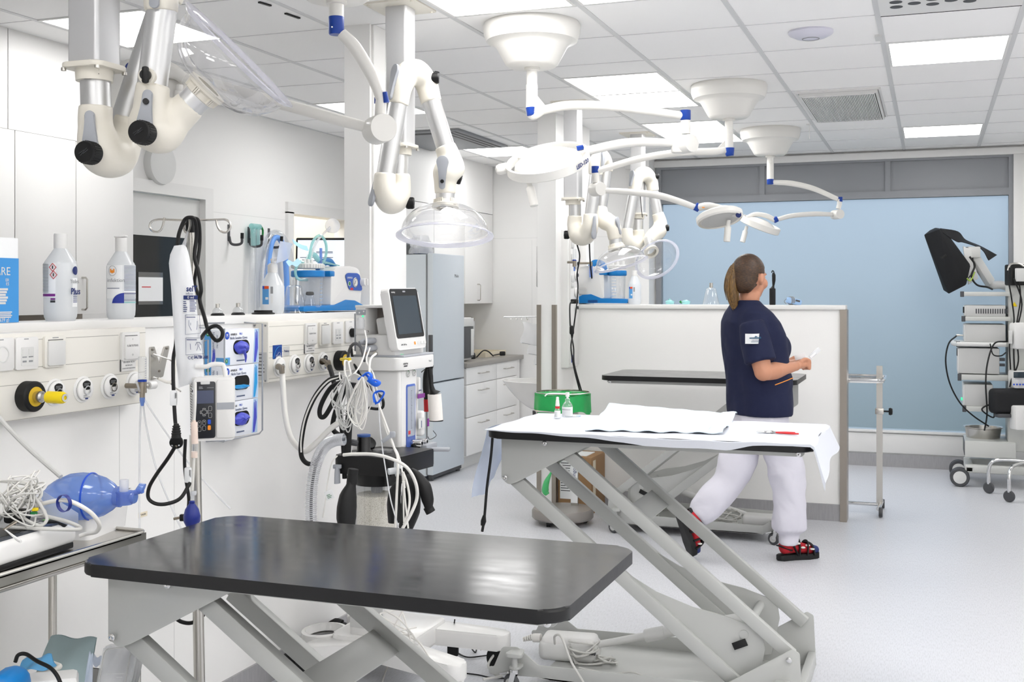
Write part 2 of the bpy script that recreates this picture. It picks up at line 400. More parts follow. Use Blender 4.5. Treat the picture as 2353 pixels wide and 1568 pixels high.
# window: spandrel panels on top, one frosted pane below
wz = at(1900,452,V=VB).z
win = T('window_1', None, None, ((wx0+wx1)/2, VB, wz0)); win['kind'] = 'structure'
b = MB(); fw = .035
b.box(wx0-.012, wx0+fw, VB-.03, VB+.06, wz0, wz1); b.box(wx1-fw, wx1+.012, VB-.03, VB+.06, wz0, wz1)
b.box(wx0+fw, wx1-fw, VB-.03, VB+.06, wz-.03, wz+.03); b.box(wx0+fw, wx1-fw, VB-.03, VB+.06, wz1-.02, wz1)
xm = at(2040,400,V=VB).x; xm2 = at(1752,400,V=VB).x
for x in (xm, xm2): b.box(x-.022, x+.022, VB-.022, VB+.03, wz+.03, wz1-.02)
S('window_frame', b, 'aluwin', win)
S('window_spandrel', MB().box(wx0, wx1, VB+.0, VB+.03, wz, wz1), 'aluwin', win)
S('window_pane', MB().box(wx0+fw, wx1-fw, VB+.02, VB+.024, wz0, wz-.03), 'frost', win)
b = MB(); b.box(wx0-.3, UR, VB-.05, VB, wz1, wz1+.06, .004); b.box(wx1, wx1+.1, VB-.05, VB, 0, wz1, .004)
S('trim_1', b, 'white')
b = MB(); b.box(wx0, wx1, VB-.03, VB, wz0-.02, wz0, .003); b.box(wx0, wx1+.1, VB-.015, VB, .12, wz0-.03, .003); S('trim_2', b, 'white')
S('baseboard_back', MB().box(WL, UR, VB-.012, VB+.001, 0, .11), 'skirt')
# ceiling slab, tile grid
SU = .59; U0 = -.228; SV = .604; V0 = 5.847
b = MB(); b.box(WL-1.6, UR+.1, VF-.1, VB+.1, ZC, ZC+.1); ceil = S('ceiling', b, 'ceil')
colu = [U0 + SU*k for k in range(-8, 6)]
def rows(k):
    if k == -3: return [V0-SV*i for i in range(14)] + [6.17, 6.78, 7.35, 7.42, 8.04, 8.62, 9.23, 9.83]
    return [V0 + SV*i for i in range(-13, 8)]
b = MB()
for u in colu: b.box(u-.008, u+.016, VF, VB, ZC-.004, ZC+.001)
S('trim_3', b, 'grid')
b = MB()
for k in range(-8, 5):
    for v in rows(k): b.box(U0+SU*k+.016, U0+SU*(k+1)-.008, v-.0022, v+.0022, ZC-.0025, ZC+.001)
S('trim_4', b, 'grid')
b = MB()
for q in [(595,3,622,11,-3.0),(656,29,688,40,0)]:
    p0 = at(q[0],q[1],Z=ZC); p1 = at(q[2],q[3],Z=ZC); b.beam(p0-ZZ*.004, p1-ZZ*.004, .012, .006)
S('trim_5', b, 'black')
# ceiling light panels
def lightpanel(u0, v0, label, w=SU, l=SV):
    t = T('ceiling_light', label, 'light', (u0+w/2, v0+l/2, ZC), 'ceiling light panels')
    b = MB(); e = .014
    b.box(u0+.016, u0+w-.008, v0, v0+e, ZC-.006, ZC-.001); b.box(u0+.016, u0+w-.008, v0+l-e, v0+l, ZC-.006, ZC-.001)
    b.box(u0+.016, u0+.016+e, v0+e, v0+l-e, ZC-.006, ZC-.001); b.box(u0+w-.008-e, u0+w-.008, v0+e, v0+l-e, ZC-.006, ZC-.001)
    b.build('frame', 'white', t)
    MB().box(u0+.016+e, u0+w-.008-e, v0+e, v0+l-e, ZC-.005, ZC-.002).build('diffuser', 'panelglow', t)
m = bpy.data.materials.new('panelglow'); m.use_nodes = True; nt = m.node_tree; nt.nodes.clear(); M['panelglow'] = m
o_ = nt.nodes.new('ShaderNodeOutputMaterial'); e_ = nt.nodes.new('ShaderNodeEmission'); e_.inputs[0].default_value = (1, .993, .982, 1); e_.inputs[1].default_value = GLOW; nt.links.new(e_.outputs[0], o_.inputs[0])
uc = lambda k: U0 + SU*k
for k, v, lb in [(-6, 4.035, 'square ceiling light panel behind the foreground fume extractor post'),
                 (-6, 6.451, 'ceiling light panel partly hidden by the tall white wall stub'),
                 (-6, 8.9, 'ceiling light panel above the kitchen corner beside the slotted air diffuser'),
                 (-3, 4.016, 'large ceiling light panel at the top edge above the first surgical lamp base'),
                 (-2, 4.016, 'ceiling light panel cut by the frame top, right next to the large one'),
                 (-3, 6.17, 'ceiling light panel of a joined pair above the surgical lamps, nearer one'),
                 (-3, 6.776, 'ceiling light panel of a joined pair above the surgical lamps, further one'),
                 (-3, 8.04, 'ceiling light panel of the far joined pair behind the second lamp pole, nearer one'),
                 (-3, 8.63, 'ceiling light panel of the far joined pair behind the second lamp pole, further one'),
                 (0, 5.847, 'bright ceiling light panel right of the round access point'),
                 (0, 8.87, 'far ceiling light panel nearest the blue window'),
                 ]:
    lightpanel(uc(k), v, lb)
for k, v in [(-3, 1.0), (-3, -1.2), (0, 2.8), (0, 1.0), (0, -.8), (3, 5.847), (3, 8.87), (3, 4.2), (3, 2.4), (3, .6), (2, -1.0), (3, 1.5), (3, 3.3), (3, -.4), (2, 1.2), (-1, -1.2), (2, 3.3)]:  # unseen panels added out of frame as fill for the walls and low partition
    lightpanel(uc(k), v, 'square ceiling light panel added out of view above the camera for fill')
# chilled beam with oval holes
u0 = uc(0)+.016; v1 = 5.243
t = T('air_beam', 'perforated ceiling air panel with oval openings at the top right corner', 'air vent', (u0+.28, v1-.6, ZC))
b = MB(); b.box(u0, u0+SU-.024, v1-1.2, v1, ZC-.012, ZC+.0); b.build('panel', 'white', t)
b = MB()
for i in range(7):
    for j in range(3):
        c = (u0+.07+i*.072, v1-.165-j*.085-(.04 if i % 2 else 0), ZC-.0125)
        b.lathe([(.026, 0), (.026, -.001)], c, n=16)
b.build('opening', 'dgray', t)
b = MB(); b.box(u0, u0+SU-.024, v1-.012, v1-.006, ZC-.0135, ZC-.012); b.build('seam', 'black', t)
# slatted exhaust grille
p = at(1843,213,Z=ZC); q = at(2027,264,Z=ZC)
gu0, gu1, gv0, gv1 = p.x, q.x, p.y, q.y
t = T('exhaust_grille', 'square ceiling exhaust grille with fine parallel slats', 'air vent', ((gu0+gu1)/2, (gv0+gv1)/2, ZC))
b = MB()
for f in (0, .018):
    a = .035-f
    for x0, x1, y0, y1 in [(gu0-a, gu1+a, gv0-a, gv0-a+.012), (gu0-a, gu1+a, gv1+a-.012, gv1+a), (gu0-a, gu0-a+.012, gv0-a+.012, gv1+a-.012), (gu1+a-.012, gu1+a, gv0-a+.012, gv1+a-.012)]:
        b.box(x0, x1, y0, y1, ZC-.012-f, ZC)
b.build('frame', 'white', t)
MB().box(gu0, gu1, gv0, gv1, ZC-.01, ZC-.006).build('backing', 'mgray', t)
b = MB(); n = 44
for i in range(n):
    x = gu0+(gu1-gu0)*(i+.5)/n; b.box(x-.0028, x+.0028, gv0, gv1, ZC-.032, ZC-.012)
b.box(gu0, gu1, gv0-.008, gv0, ZC-.034, ZC-.01); b.box(gu0, gu1, gv1, gv1+.008, ZC-.034, ZC-.01)
b.build('slats', 'white', t)
# slotted ceiling cassette over the kitchen
t = T('air_diffuser', 'grey square ceiling air diffuser with dark slots above the kitchen', 'air vent', (-3.6, 8.3, ZC))
MB().box(-4.0, -3.3, 7.78, 8.84, ZC-.018, ZC, .004).build('panel', 'mgray', t)
b = MB()
for k in range(3):
    b.box(-3.36-.05*k, -3.34-.05*k, 7.83+.03*k, 8.80-.03*k, ZC-.0195, ZC-.017); b.box(-3.95+.03*k, -3.34-.05*k, 7.83+.03*k, 7.845+.03*k, ZC-.0195, ZC-.017)
b.build('slot', 'black', t)
# access point
c = at(1863,72,Z=ZC); t = T('wireless_access_point', 'round white wireless access point on the ceiling', 'access point', c)
MB().lathe([(.102, 0), (.104, -.008), (.098, -.016), (.07, -.03), (.035, -.036), (0, -.037)], c, n=48).build('housing', mat('apw','#d9d8e4',.35), t)
MB().lathe([(.036, -.0358), (.04, -.0358), (.04, -.0368), (.036, -.0375)], c, n=40, cap=False).build('ring', 'mgray', t)
# small ceiling sensors
c = at(996,166,Z=ZC); t = T('ceiling_sensor', 'small grey ceiling sensor behind the second fume extractor elbow', 'sensor', c)
MB().lathe([(.03, 0), (.03, -.015), (.022, -.03), (.008, -.034)], c, n=24).build('housing', 'mgray', t)
MB().lathe([(.034, 0), (.034, -.004)], c, n=24).build('base_plate', 'dgray', t)
c = at(1860,285,Z=ZC); t = T('ceiling_hook', 'thin white hanging clip on the ceiling grid beside the third lamp base', 'hook', c)
MB().cyl(c, c-ZZ*.11, .004).build('rod', 'white', t); MB().box(c.x-.02, c.x+.02, c.y-.02, c.y+.02, c.z-.006, c.z).build('clip', 'white', t)
c = at(2019,84,Z=ZC); MB().box(c.x-.016, c.x+.016, c.y-.05, c.y+.05, ZC-.012, ZC).build('ceiling_clip', 'lgray', None, 'small grey clip on the ceiling grid left of the bright light panel', 'clip')
# ================================================================ low partitions, tall stubs
b = MB(); b.box(PUL, PU, VF, 4.62, 0, PT-.03); wp = S('wall_partition', b, 'panel')
S('ledge', MB().box(PUL-.02, PU+.012, VF, 4.62, PT-.03, PT, .003), 'white', wp)
S('baseboard_left', MB().box(PU-.001, PU+.01, VF, 4.62, 0, .1), 'skirt')
b = MB()
for v in (2.925, 3.20): b.box(PU-.001, PU+.0006, v-.0012, v+.0012, .1, PT-.03)
S('seam', b, 'lgray', wp)
b = MB(); b.box(PUL, PU, 4.62, 5.0, 0, ZC); b.box(PU, PU+.012, 4.64, 4.98, 0, ZC, .003); wsn = S('wall_stub_near', b, ['panel'])
b = MB(); b.box(PUL, PU, 7.34, 8.15, 0, ZC); b.box(PU-.01, PU+.05, 7.46, 7.70, .98, 1.93, .004); S('wall_stub_far', b, 'panel')
b = MB(); b.box(PUL, PU, 10.05, VB, 0, ZC); S('wall_stub_third', b, 'panel')
b = MB(); b.box(PU+.0, -.545, 7.73, 7.855, 0, PT-.03); wbp = S('wall_partition_back', b, 'panel')
S('ledge', MB().box(PU-.1, -.53, 7.715, 7.87, PT-.03, PT, .003), 'white', wbp)
S('baseboard_partition', MB().box(PU, -.545, 7.719, 7.731, 0, .11), 'skirt')
b = MB(); b.box(PUL-.004, PUL+.026, 7.33, 7.345, .0, PT); b.box(PU-.026, PU+.004, 7.33, 7.345, 0, PT); b.box(PU-.0, PU+.004, 7.345, 7.36, 0, PT)
b.box(-.565, -.522, 7.708, 7.729, 0, PT-.03); b.box(-.544, -.522, 7.729, 7.87, 0, PT-.03)
S('trim_6', b, 'trimm')
# ================================================================ left wall: cabinets, doors
def handle(p, d, L, name='handle', m='steel', out=(1, 0, 0), r=.005, h=.032, parent=None):
    """bow handle: bar of length L along d, standing h off the face along out"""
    p = Vector(p); d = Vector(d).normalized(); o = Vector(out); a = p - d*L/2; b = p + d*L/2
    return MB().tube([a, a+o*h*.7, a+o*h+d*h*.3, b+o*h-d*h*.3, b+o*h*.7, b], r, 8).build(name, m, parent)
t = T('wall_cabinet', 'tall white wall cabinets with two visible doors behind the bottles', 'cabinet', (-4.18, 4.4, 1.395))
MB().box(WL, -4.02, 3.0, 4.997, 1.395, 2.255).build('body', 'panel', t)
for v0, v1, hv in [(3.36, 3.757, 3.7), (3.763, 4.157, 3.8), (4.163, 4.56, 4.525), (4.566, 4.995, 4.605)]:
    dr = MB().box(-4.02, -4.0, v0, v1, 1.392, 2.2535, .001).build('door', 'cabw', t)
    p = at(180 if hv < 4.57 else 190, 675, U=-4.0)
    handle((-4.0, hv, p.z), ZZ, .16, parent=dr)
b = MB()
for v0, v1 in [(3.0, 4.115), (4.12, 4.997)]: b.box(WL, -4.0, v0, v1, 2.255, ZC)
S('wall_left_bulkhead', b, 'cabw')
MB().box(WL, -4.34, 3.0, 5.0, .9, 1.395).build('backsplash', mat('splash','#8f877d',.5), wl)
t = T('worktop_unit', 'worktop with grey splashback glimpsed behind the bottles', 'cabinet', (-4.05, 4.2, 0))
MB().box(WL+.03, -3.77, 3.2, 5.0, .88, .92).build('worktop', 'counter', t); MB().box(WL+.03, -3.8, 3.2, 5.0, .05, .88).build('body', 'panel', t)
# door 1: light leaf with dark glass
d = T('door_1', None, None, (WL, (d1a+d1b)/2, 0)); d['kind'] = 'structure'
b = MB(); b.box(WL-.02, WL+.025, d1b-.01, d1b+.075, 0, 2.09); b.box(WL-.02, WL+.025, d1a-.07, d1b+.075, 2.09, 2.165); b.box(WL-.02, WL+.02, d1a-.07, d1a+.01, 0, 2.09)
S('door_frame', b, 'white', d)
gz = at(400,545,U=WL).z
b = MB(); b.box(WL-.06, WL-.02, d1a, d1b-.01, gz, 2.085); b.box(WL-.06, WL-.02, d1a, d1a+.05, 0, gz); b.box(WL-.06, WL-.02, d1b-.09, d1b-.01, 0, gz); b.box(WL-.06, WL-.02, d1a, d1b-.01, 0, .4)
S('door_leaf', b, 'lgray', d)
S('door_glass', MB().box(WL-.05, WL-.03, d1a+.05, d1b-.09, .4, gz), mat('darkglass','#1b1d1e',.06), d)
p0 = at(320,633,U=WL-.02); p1 = at(376,692,U=WL-.02)
t = T('door_notice', 'white paper notice taped on the dark door glass', 'sign', (WL-.02, (p0.y+p1.y)/2, p1.z))
MB().box(WL-.03, WL-.026, p0.y, p1.y, p1.z-.02, p0.z+.02).build('sleeve', 'clear', t)
MB().box(WL-.026, WL-.0255, p0.y, p1.y, p1.z, p0.z-.01).build('paper', 'paper', t)
b = MB(); lines(b, (WL-.0254, p0.y+.03, (p0.z+p1.z)/2+.005), VY, ZZ, .12, 1, .01, .006); b.build('print', 'red', t)
# door 2: open doorway to a beige room
d = T('door_2', None, None, (WL, (d2a+d2b)/2, 0)); d['kind'] = 'structure'
b = MB(); b.box(WL-.12, WL+.025, d2a-.075, d2a+.005, 0, 2.08); b.box(WL-.12, WL+.025, d2a-.075, d2b+.07, 2.07, 2.15); b.box(WL-.12, WL+.025, d2b-.005, d2b+.07, 0, 2.08)
S('door_frame', b, 'white', d)
b = MB(); b.box(WL-1.3, WL-1.2, d2a-1, d2b+.5, 0, ZC); b.box(WL-1.3, WL-.12, d2b+.3, d2b+.4, 0, ZC); b.box(WL-1.3, WL-.12, d2a-1, d2a-.9, 0, ZC); S('wall_side_room', b, 'beige')
L = bpy.data.lights.new('side_room_lamp', 'AREA'); L.energy = 16; L.size = .8; lo = bpy.data.objects.new('side_room_lamp', L); lo.location = (WL-.65, d2a+.3, ZC-.06); COL.objects.link(lo); lo['kind'] = 'helper'
# monitor seen through the doorway, on a pole stand
dm = 6.9; c = at(738, 622, d=dm); t = T('computer_monitor', 'black framed computer monitor showing a document behind the suction pump', 'monitor', (c.x, c.y, 0))
rt = Vector((CT, ST, 0)); fw_ = Vector((-ST, CT, 0)); tl = (ZZ + fw_*.12 - rt*.08).normalized()
b = MB(); b.obox(c, (.31, .40, .03), rt, tl, .008); b.build('housing', 'black', t)
MB().obox(c - fw_*.0165, (.285, .372, .002), rt, tl).build('screen', mat('docscreen','#e8ecf0',.3,emit=.35), t)
b = MB()
q = c - fw_*.0178; x = rt
b.mi(0)
for i, (l, y) in enumerate([(.10, .115), (.10, .108), (.2, .08), (.16, .06), (.2, .02), (.2, -.01)]): b.obox(q + tl*y - x*.02 + x*(.05 if i < 2 else 0), (l, .004, .0006), x, tl)
b.build('print', 'print', t)
b = MB(); b.cyl((c.x, c.y+.05, .02), (c.x, c.y+.05, 1.45), .018); b.lathe([(.2, 0), (.2, .015), (.02, .03)], (c.x, c.y+.05, 0)); b.cyl((c.x, c.y+.05, 1.42), c + Vector((0, .02, -.02)), .02); b.build('stand', 'dgray', t)
# round wall speaker
c = at(360, 378, U=WL); t = T('wall_speaker', 'round flat white speaker on the left wall above the dark glass door', 'speaker', c)
MB().lathe([(.122, 0), (.125, .03), (.12, .05), (.1, .056), (0, .058)], c, (1, 0, 0), 48).build('cover', 'lgray', t)
MB().lathe([(.116, 0), (.116, .012)], c, (1, 0, 0), 40).build('mount', 'mgray', t)
# three black hooks and tubing
def wall_hook(px, py, label):
    p = at(px, py, U=WL); t = T('wall_hook', label, 'hook', p, 'black wall hooks by the doorway')
    MB().box(p.x, p.x+.006, p.y-.012, p.y+.012, p.z-.07, p.z+.04, .002).build('plate', 'dgray', t)
    MB().tube([p+UX*.006-ZZ*.04, p+UX*.02-ZZ*.085, p+UX*.06-ZZ*.095, p+UX*.10-ZZ*.085, p+UX*.105-ZZ*.05], .009, 8, 4).build('hook', 'dgray', t)
    MB().cyl(p+UX*.105-ZZ*.055, p+UX*.106-ZZ*.018, .011).build('tip', 'black', t)
    return p
h1 = wall_hook(525, 530, 'empty black hook on the white wall')
h2 = wall_hook(571, 535, 'black wall hook holding clear tubing with a mint connector')
h3 = wall_hook(617, 538, 'black wall hook holding the blue striped breathing tube')
t = T('breathing_circuit', 'clear breathing tubes with mint elbow hanging from the middle black hook', 'tubing', h2+UX*.06-ZZ*.5)
q = h2 + UX*.055 - ZZ*.06
for s in (-1, 1): MB().tube([q+VY*(.02*s)+ZZ*.08, q+VY*(.028*s)-ZZ*.1, q+VY*(.05*s)-ZZ*.35, q+VY*(.045*s)-ZZ*.75], .022, 10, 6).build('tube', 'clear', t)
b = MB(); b.cyl(q-VY*.05+ZZ*.1, q+VY*.05+ZZ*.1, .02); b.cyl(q+VY*.02+ZZ*.1, q+VY*.022-ZZ*.04, .02); b.cyl(q-VY*.025+ZZ*.1, q-VY*.025-ZZ*.03, .018); b.build('elbow', 'tealc', t)
MB().tube([q+VY*.06+ZZ*.11, q+VY*.09+ZZ*.08, q+VY*.085+ZZ*.03], .008, 6, 3).build('cap', 'green', t)
t = T('breathing_tube', 'blue striped clear breathing tube looped over the right black hook', 'tubing', h3+UX*.06-ZZ*.5)
q = h3 + UX*.06 - ZZ*.06
MB().tube([q-VY*.13-ZZ*.45, q-VY*.11-ZZ*.2, q-VY*.05+ZZ*.0, q+VY*.04+ZZ*.03, q+VY*.11-ZZ*.06, q+VY*.14-ZZ*.25, q+VY*.145-ZZ*.5], .02, 10, 6).build('tube', mat('bluetube','#6fa2ea',.4), t)
MB().tube([q-VY*.17-ZZ*.45, q-VY*.16-ZZ*.2, q-VY*.09+ZZ*.03, q+VY*.05+ZZ*.06, q+VY*.17-ZZ*.05, q+VY*.22-ZZ*.25, q+VY*.24-ZZ*.5], .022, 10, 6).build('tube', 'clear', t)
# ================================================================ kitchen corner
KU = -3.70
t = T('fridge', 'tall pale blue-white fridge freezer beside the kitchen drawers', 'fridge', (-4.0, 8.65, 0))
MB().box(-4.34, KU-.06, 8.22, 8.86, .04, 1.80, .006).build('body', 'fridge', t)
b1 = MB().box(KU-.055, KU, 8.22, 8.86, .785, 1.81, .01).build('door', 'fridge', t, 'tall upper fridge door')
MB().box(KU-.055, KU, 8.22, 8.86, .05, .775, .01).build('door', 'fridge', t, 'lower freezer door')
hp_ = at(990, 770, U=KU+.012); hq_ = at(990, 905, U=KU+.012)
MB().box(KU-.002, KU+.022, hp_.y-.02, hp_.y+.02, hq_.z, hp_.z, .004).build('handle', 'dgray', b1, 'dark vertical grip bar')
text('Miele', (KU+.001, 8.69, 1.635), VY, ZZ, .04, 'mgray', b1)
MB().box(KU-.062, KU-.055, 8.217, 8.863, .05, 1.8).build('gasket', 'mgray', t)
b = MB()
for v in (8.27, 8.81): b.cyl((KU-.04, v, 0), (KU-.04, v, .05), .018)
b.box(KU-.05, KU-.02, 8.24, 8.84, .02, .05); b.build('foot', 'dgray', t)
b = MB(); b.box(WL, -4.0, 8.2, 10.29, 2.255, ZC); b.box(WL, -4.0, 8.2, 8.9, 1.9, 2.25); S('wall_left_kitchen_bulkhead', b, 'panel')
t = T('kitchen_wall_cabinet', 'white kitchen wall cabinet with one bow handle above the worktop', 'cabinet', (-4.18, 9.6, 1.4))
MB().box(WL, -4.02, 8.9, 10.29, 1.4, 2.25).build('body', 'panel', t)
for v0, v1, hv in [(8.91, 9.59, 9.5), (9.595, 10.285, 9.66)]:
    dr = MB().box(-4.02, -4.0, v0, v1, 1.395, 2.25, .002).build('door', 'panel', t)
    handle((-4.0, at(1097,674,U=-4.0).y if hv > 9.6 else hv-.2, 1.5), ZZ, .15, parent=dr)
t = T('drawer_cabinet', 'white kitchen base cabinet with six drawers under a grey worktop', 'cabinet', (-4.0, 9.6, 0))
MB().box(-4.34, KU-.02, 8.9, 10.28, .1, .86).build('body', 'panel', t); MB().box(-4.3, KU-.05, 8.9, 10.28, 0, .1).build('plinth', 'lgray', t)
for v0, v1 in [(8.905, 9.62), (9.625, 10.16)]:
    for z0, z1 in [(.715, .857), (.435, .71), (.11, .43)]:
        dr = MB().box(KU-.02, KU, v0, v1, z0, z1, .002).build('drawer', 'panel', t)
        handle((KU, (v0+v1)/2, z1-.06), VY, .2, parent=dr)
MB().box(-4.36, KU+.02, 8.88, 10.29, .86, .9, .004).build('kitchen_worktop', 'counter', None, 'grey stone worktop on the kitchen drawers', 'worktop')
def onK(px, V): return at(px, 800, V=V)
t = T('microwave', 'white microwave oven mostly hidden behind the fridge', 'microwave', (-3.95, 9.15, .9))
MB().box(-4.3, -3.79, 8.92, 9.24, .91, 1.28, .008).build('body', 'white', t); MB().box(-3.79, -3.77, 8.93, 9.23, .93, 1.2, .003).build('door', 'dgray', t)
MB().box(-3.785, -3.765, 9.17, 9.235, .95, 1.18, .003).build('door_frame', 'lgray', t); MB().box(-3.79, -3.768, 8.93, 9.235, 1.205, 1.275, .002).build('control_panel', 'lgray', t)
t = T('blender_machine', 'black based blender with clear jar on the kitchen worktop', 'blender', (-3.96, 9.55, .9))
MB().lathe([(.065, 0), (.07, .01), (.06, .05), (.05, .06)], (-3.93, 9.5, .9)).build('base', 'black', t)
MB().lathe([(.052, .06), (.055, .07), (.055, .12)], (-3.93, 9.5, .9)).build('collar', 'steel', t)
MB().lathe([(.048, .12), (.058, .26), (.06, .34)], (-3.93, 9.5, .9)).build('jar', 'hazy', t); MB().lathe([(.06, .34), (.06, .37), (.03, .38)], (-3.93, 9.5, .9)).build('lid', 'steeld', t)
c = (-4.1, 9.55, 1.27); t = T('coffee_maker', 'round black kitchen appliance behind the blender', 'appliance', (-4.1, 9.6, .9))
MB().lathe([(.001, -.05), (.09, -.05), (.09, .05), (.001, .05)], (-4.12, 9.55, 1.31), (1, 0, 0)).build('head', 'black', t); MB().box(-4.2, -4.05, 9.5, 9.6, .9, 1.3, .01).build('stand', 'black', t)
p = Vector((-3.9, 9.62, .905)); t = T('kettle_lead', 'short black cord with plug lying on the kitchen worktop', 'cord', p)
MB().tube([p, p+Vector((.05, .04, .06)), p+Vector((.07, .12, .05)), p+Vector((.1, .16, .01)), p+Vector((.08, .24, .01)), p+Vector((.12, .3, .02))], .006, 6, 5).build('cable', 'black', t)
MB().obox(p+Vector((.13, .33, .022)), (.05, .04, .035), (1, 1, 0), r=.008).build('plug', 'black', t)
b = MB(); b.box(-4.195, -3.855, 9.725, 10.245, .902, .912); 
for x0, x1, y0, y1 in [(-4.2, -4.19, 9.72, 10.25), (-3.86, -3.85, 9.72, 10.25), (-4.19, -3.86, 9.72, 9.73), (-4.19, -3.86, 10.24, 10.25)]: b.box(x0, x1, y0, y1, .9005, .945)
b.build('serving_tray', 'beige', None, 'flat cream tray on the kitchen worktop in the corner', 'tray')
c = at(965, 575, U=-3.9); t = T('plastic_bag', 'crumpled clear plastic bag on top of the fridge', 'bag', (-3.9, 8.4, 1.81))
def crum(u, v):
    a = u*2*math.pi; z = v
    r = .07*(1-.35*z)*(1+.25*noise.noise((math.cos(a)*2, math.sin(a)*2, z*4)))
    return (-3.9+r*1.2*math.cos(a), 8.42+2.0*r*math.sin(a), 1.812+.15*z)
MB().sheet(crum, 24, 8).build('film', 'hazy', t); MB().box(-3.95, -3.86, 8.36, 8.5, 1.812, 1.86, .01).build('content', 'print', t)
# ================================================================ stub end: sink, bag holder, dispenser (on its hidden left side)
sx = PUL; sv = 7.80; sz = .86
t = T('wash_basin', 'white ceramic wash basin hung on the side of the wall stub', 'sink', (sx-.2, sv, .6))
def basin(u, v):
    a = math.pi*u; rx = .42; ry = .27
    k = math.cos(v*math.pi/2) ** .6 if v < 1 else 0.02
    k = .32 + .68*(1-v)**.55 if v < 1 else .32
    return (sx - rx*k*math.sin(a), sv - ry*k*math.cos(a), sz - .22*v)
b = MB(); b.sheet(basin, 28, 12)
b.sheet(lambda u, v: (sx-(.42-.03-.36*v)*math.sin(math.pi*u), sv-(.27-.03-.22*v)*math.cos(math.pi*u), sz-.12*v**.6), 28, 8)
b.sheet(lambda u, v: (sx-(.42-.03*v)*math.sin(math.pi*u), sv-(.27-.03*v)*math.cos(math.pi*u), sz+.004*math.sin(math.pi*v)), 28, 3)
b.box(sx-.14, sx, sv-.09, sv+.09, sz-.23, sz-.2); b.build('bowl', 'gloss', t)
MB().tube([(sx-.16, sv, sz-.22), (sx-.16, sv, sz-.34), (sx-.1, sv, sz-.4), (sx, sv, sz-.38)], .022, 10, 5).build('drain_pipe', 'white', t)
MB().cyl((sx-.16, sv, sz-.25), (sx-.16, sv, sz-.22), .035).build('collar', 'dgray', t)
t = T('faucet', 'chrome tap above the wash basin', 'tap', (sx-.05, sv, 1.0))
MB().tube([(sx, sv, 1.06), (sx-.06, sv, 1.07), (sx-.12, sv, 1.07), (sx-.125, sv, 1.045)], .013, 10, 4).build('spout', 'chrome', t); MB().cyl((sx, sv, 1.06), (sx-.02, sv, 1.06), .03).build('rosette', 'chrome', t)
t = T('bag_holder', 'chrome wall rail with clips holding clear plastic sleeves beside the basin', 'holder', (sx-.2, 7.45, 1.3))
z = at(1190, 729, V=7.5).z; xa = at(1158, 729, V=7.5).x
MB().cyl((sx, 7.5, z+.004), (xa, 7.5, z), .004).build('rail', 'chrome', t)
b = MB()
for k in range(4):
    x = xa+.05+.04*k; b.tube([(x, 7.5, z), (x+.004, 7.5, z-.02), (x+.012, 7.5, z-.008)], .002, 6, 3)
b.build('clip', 'chrome', t)
for k in range(3):
    x0 = xa+.12+.045*k; z0 = z-.03-.075*k
    MB().sheet(lambda u, v: (x0+.02+(.13)*u+.015*math.sin(v*5), 7.49+.012*k+.006*math.sin(u*6), z0-.15*v-.02*u), 8, 8).build('sleeve', 'hazy', t)
    MB().cyl((x0+.02, 7.49+.01*k, z0-.15), (x0+.15, 7.49+.01*k, z0-.17), .002).build('sleeve_edge', 'mgray', t)
t = T('soap_dispenser', 'white and grey soap dispenser on the side of the far wall stub', 'dispenser', (sx-.05, 7.42, 1.5))
z1 = at(1223, 566, V=7.4).z; z0 = at(1223, 660, V=7.4).z; zm = at(1223, 625, V=7.4).z
MB().box(sx-.02, sx, 7.36, 7.46, zm, z1, .008).build('cover', 'white', t); MB().box(sx-.02, sx, 7.36, 7.46, z0, zm, .008).build('tank', 'graycab', t)
# ================================================================ waste bag stand and box
wc = Vector((-2.25, 7.02, 0)); wc = at(1293, 1203, Z=0); wc.z = 0
t = T('waste_bag_stand', 'round based waste stand with rim holding the green refuse bag', 'waste stand', wc)
MB().lathe([(.19, .035), (.2, .045), (.2, .085), (.19, .1), (.05, .105), (0, .105)], wc, n=48).build('base', 'taupe2', t)
for a in (30, 140, 250):
    x = wc + Vector((.15*math.cos(R(a)), .15*math.sin(R(a)), 0)); MB().lathe([(.0001, -.012), (.024, -.012), (.024, .012), (.0001, .012)], x+ZZ*.024, (1, .4, 0), 18).build('caster', 'rubber', t)
MB().beam(wc+Vector((.05, .1, .1)), wc+Vector((.05, .1, .84)), .045, .02).build('post', 'steel', t, 'steel upright post')
MB().box(wc.x+.028, wc.x+.074, wc.y+.085, wc.y+.0895, .12, .45).build('label_strip', 'paper', t); text('Longopac', (wc.x+.051, wc.y+.084, .33), ZZ, -UX, .034, 'navyp', t)
MB().lathe([(.172, .845), (.178, .85), (.172, .855)], wc, n=40, cap=False).build('rim', 'steel', t)
MB().tube([wc+Vector((-.17, -.06, .74)), wc+Vector((-.12, -.16, .74)), wc+Vector((0, -.21, .74)), wc+Vector((.05, -.2, .72)), wc+Vector((.1, -.2, .6))], .006, 6, 5).build('pedal_wire', 'steel', t)
zt = at(1293, 905, V=wc.y).z; zb = at(1293, 946, V=wc.y).z
b = MB()
b.sheet(lambda u, v: (wc.x+(.178+.006*math.sin(u*70)*v+.004)*math.cos(2*math.pi*u), wc.y+(.178+.006*math.sin(u*61)*v+.004)*math.sin(2*math.pi*u), zt-(zt-zb+.012*math.sin(u*20))*v+.004*math.sin(u*50)), 80, 8)
b.sheet(lambda u, v: (wc.x+(.172-.1*v)*math.cos(2*math.pi*u), wc.y+(.172-.1*v)*math.sin(2*math.pi*u), zt-.1*v), 60, 6)
b.lathe([(.172, zt-.002), (.184, zt)], (wc.x, wc.y, 0), n=60, cap=False)
b.build('refuse_bag', 'greenbag', None, 'bright green refuse bag folded over the round waste stand rim', 'bag')
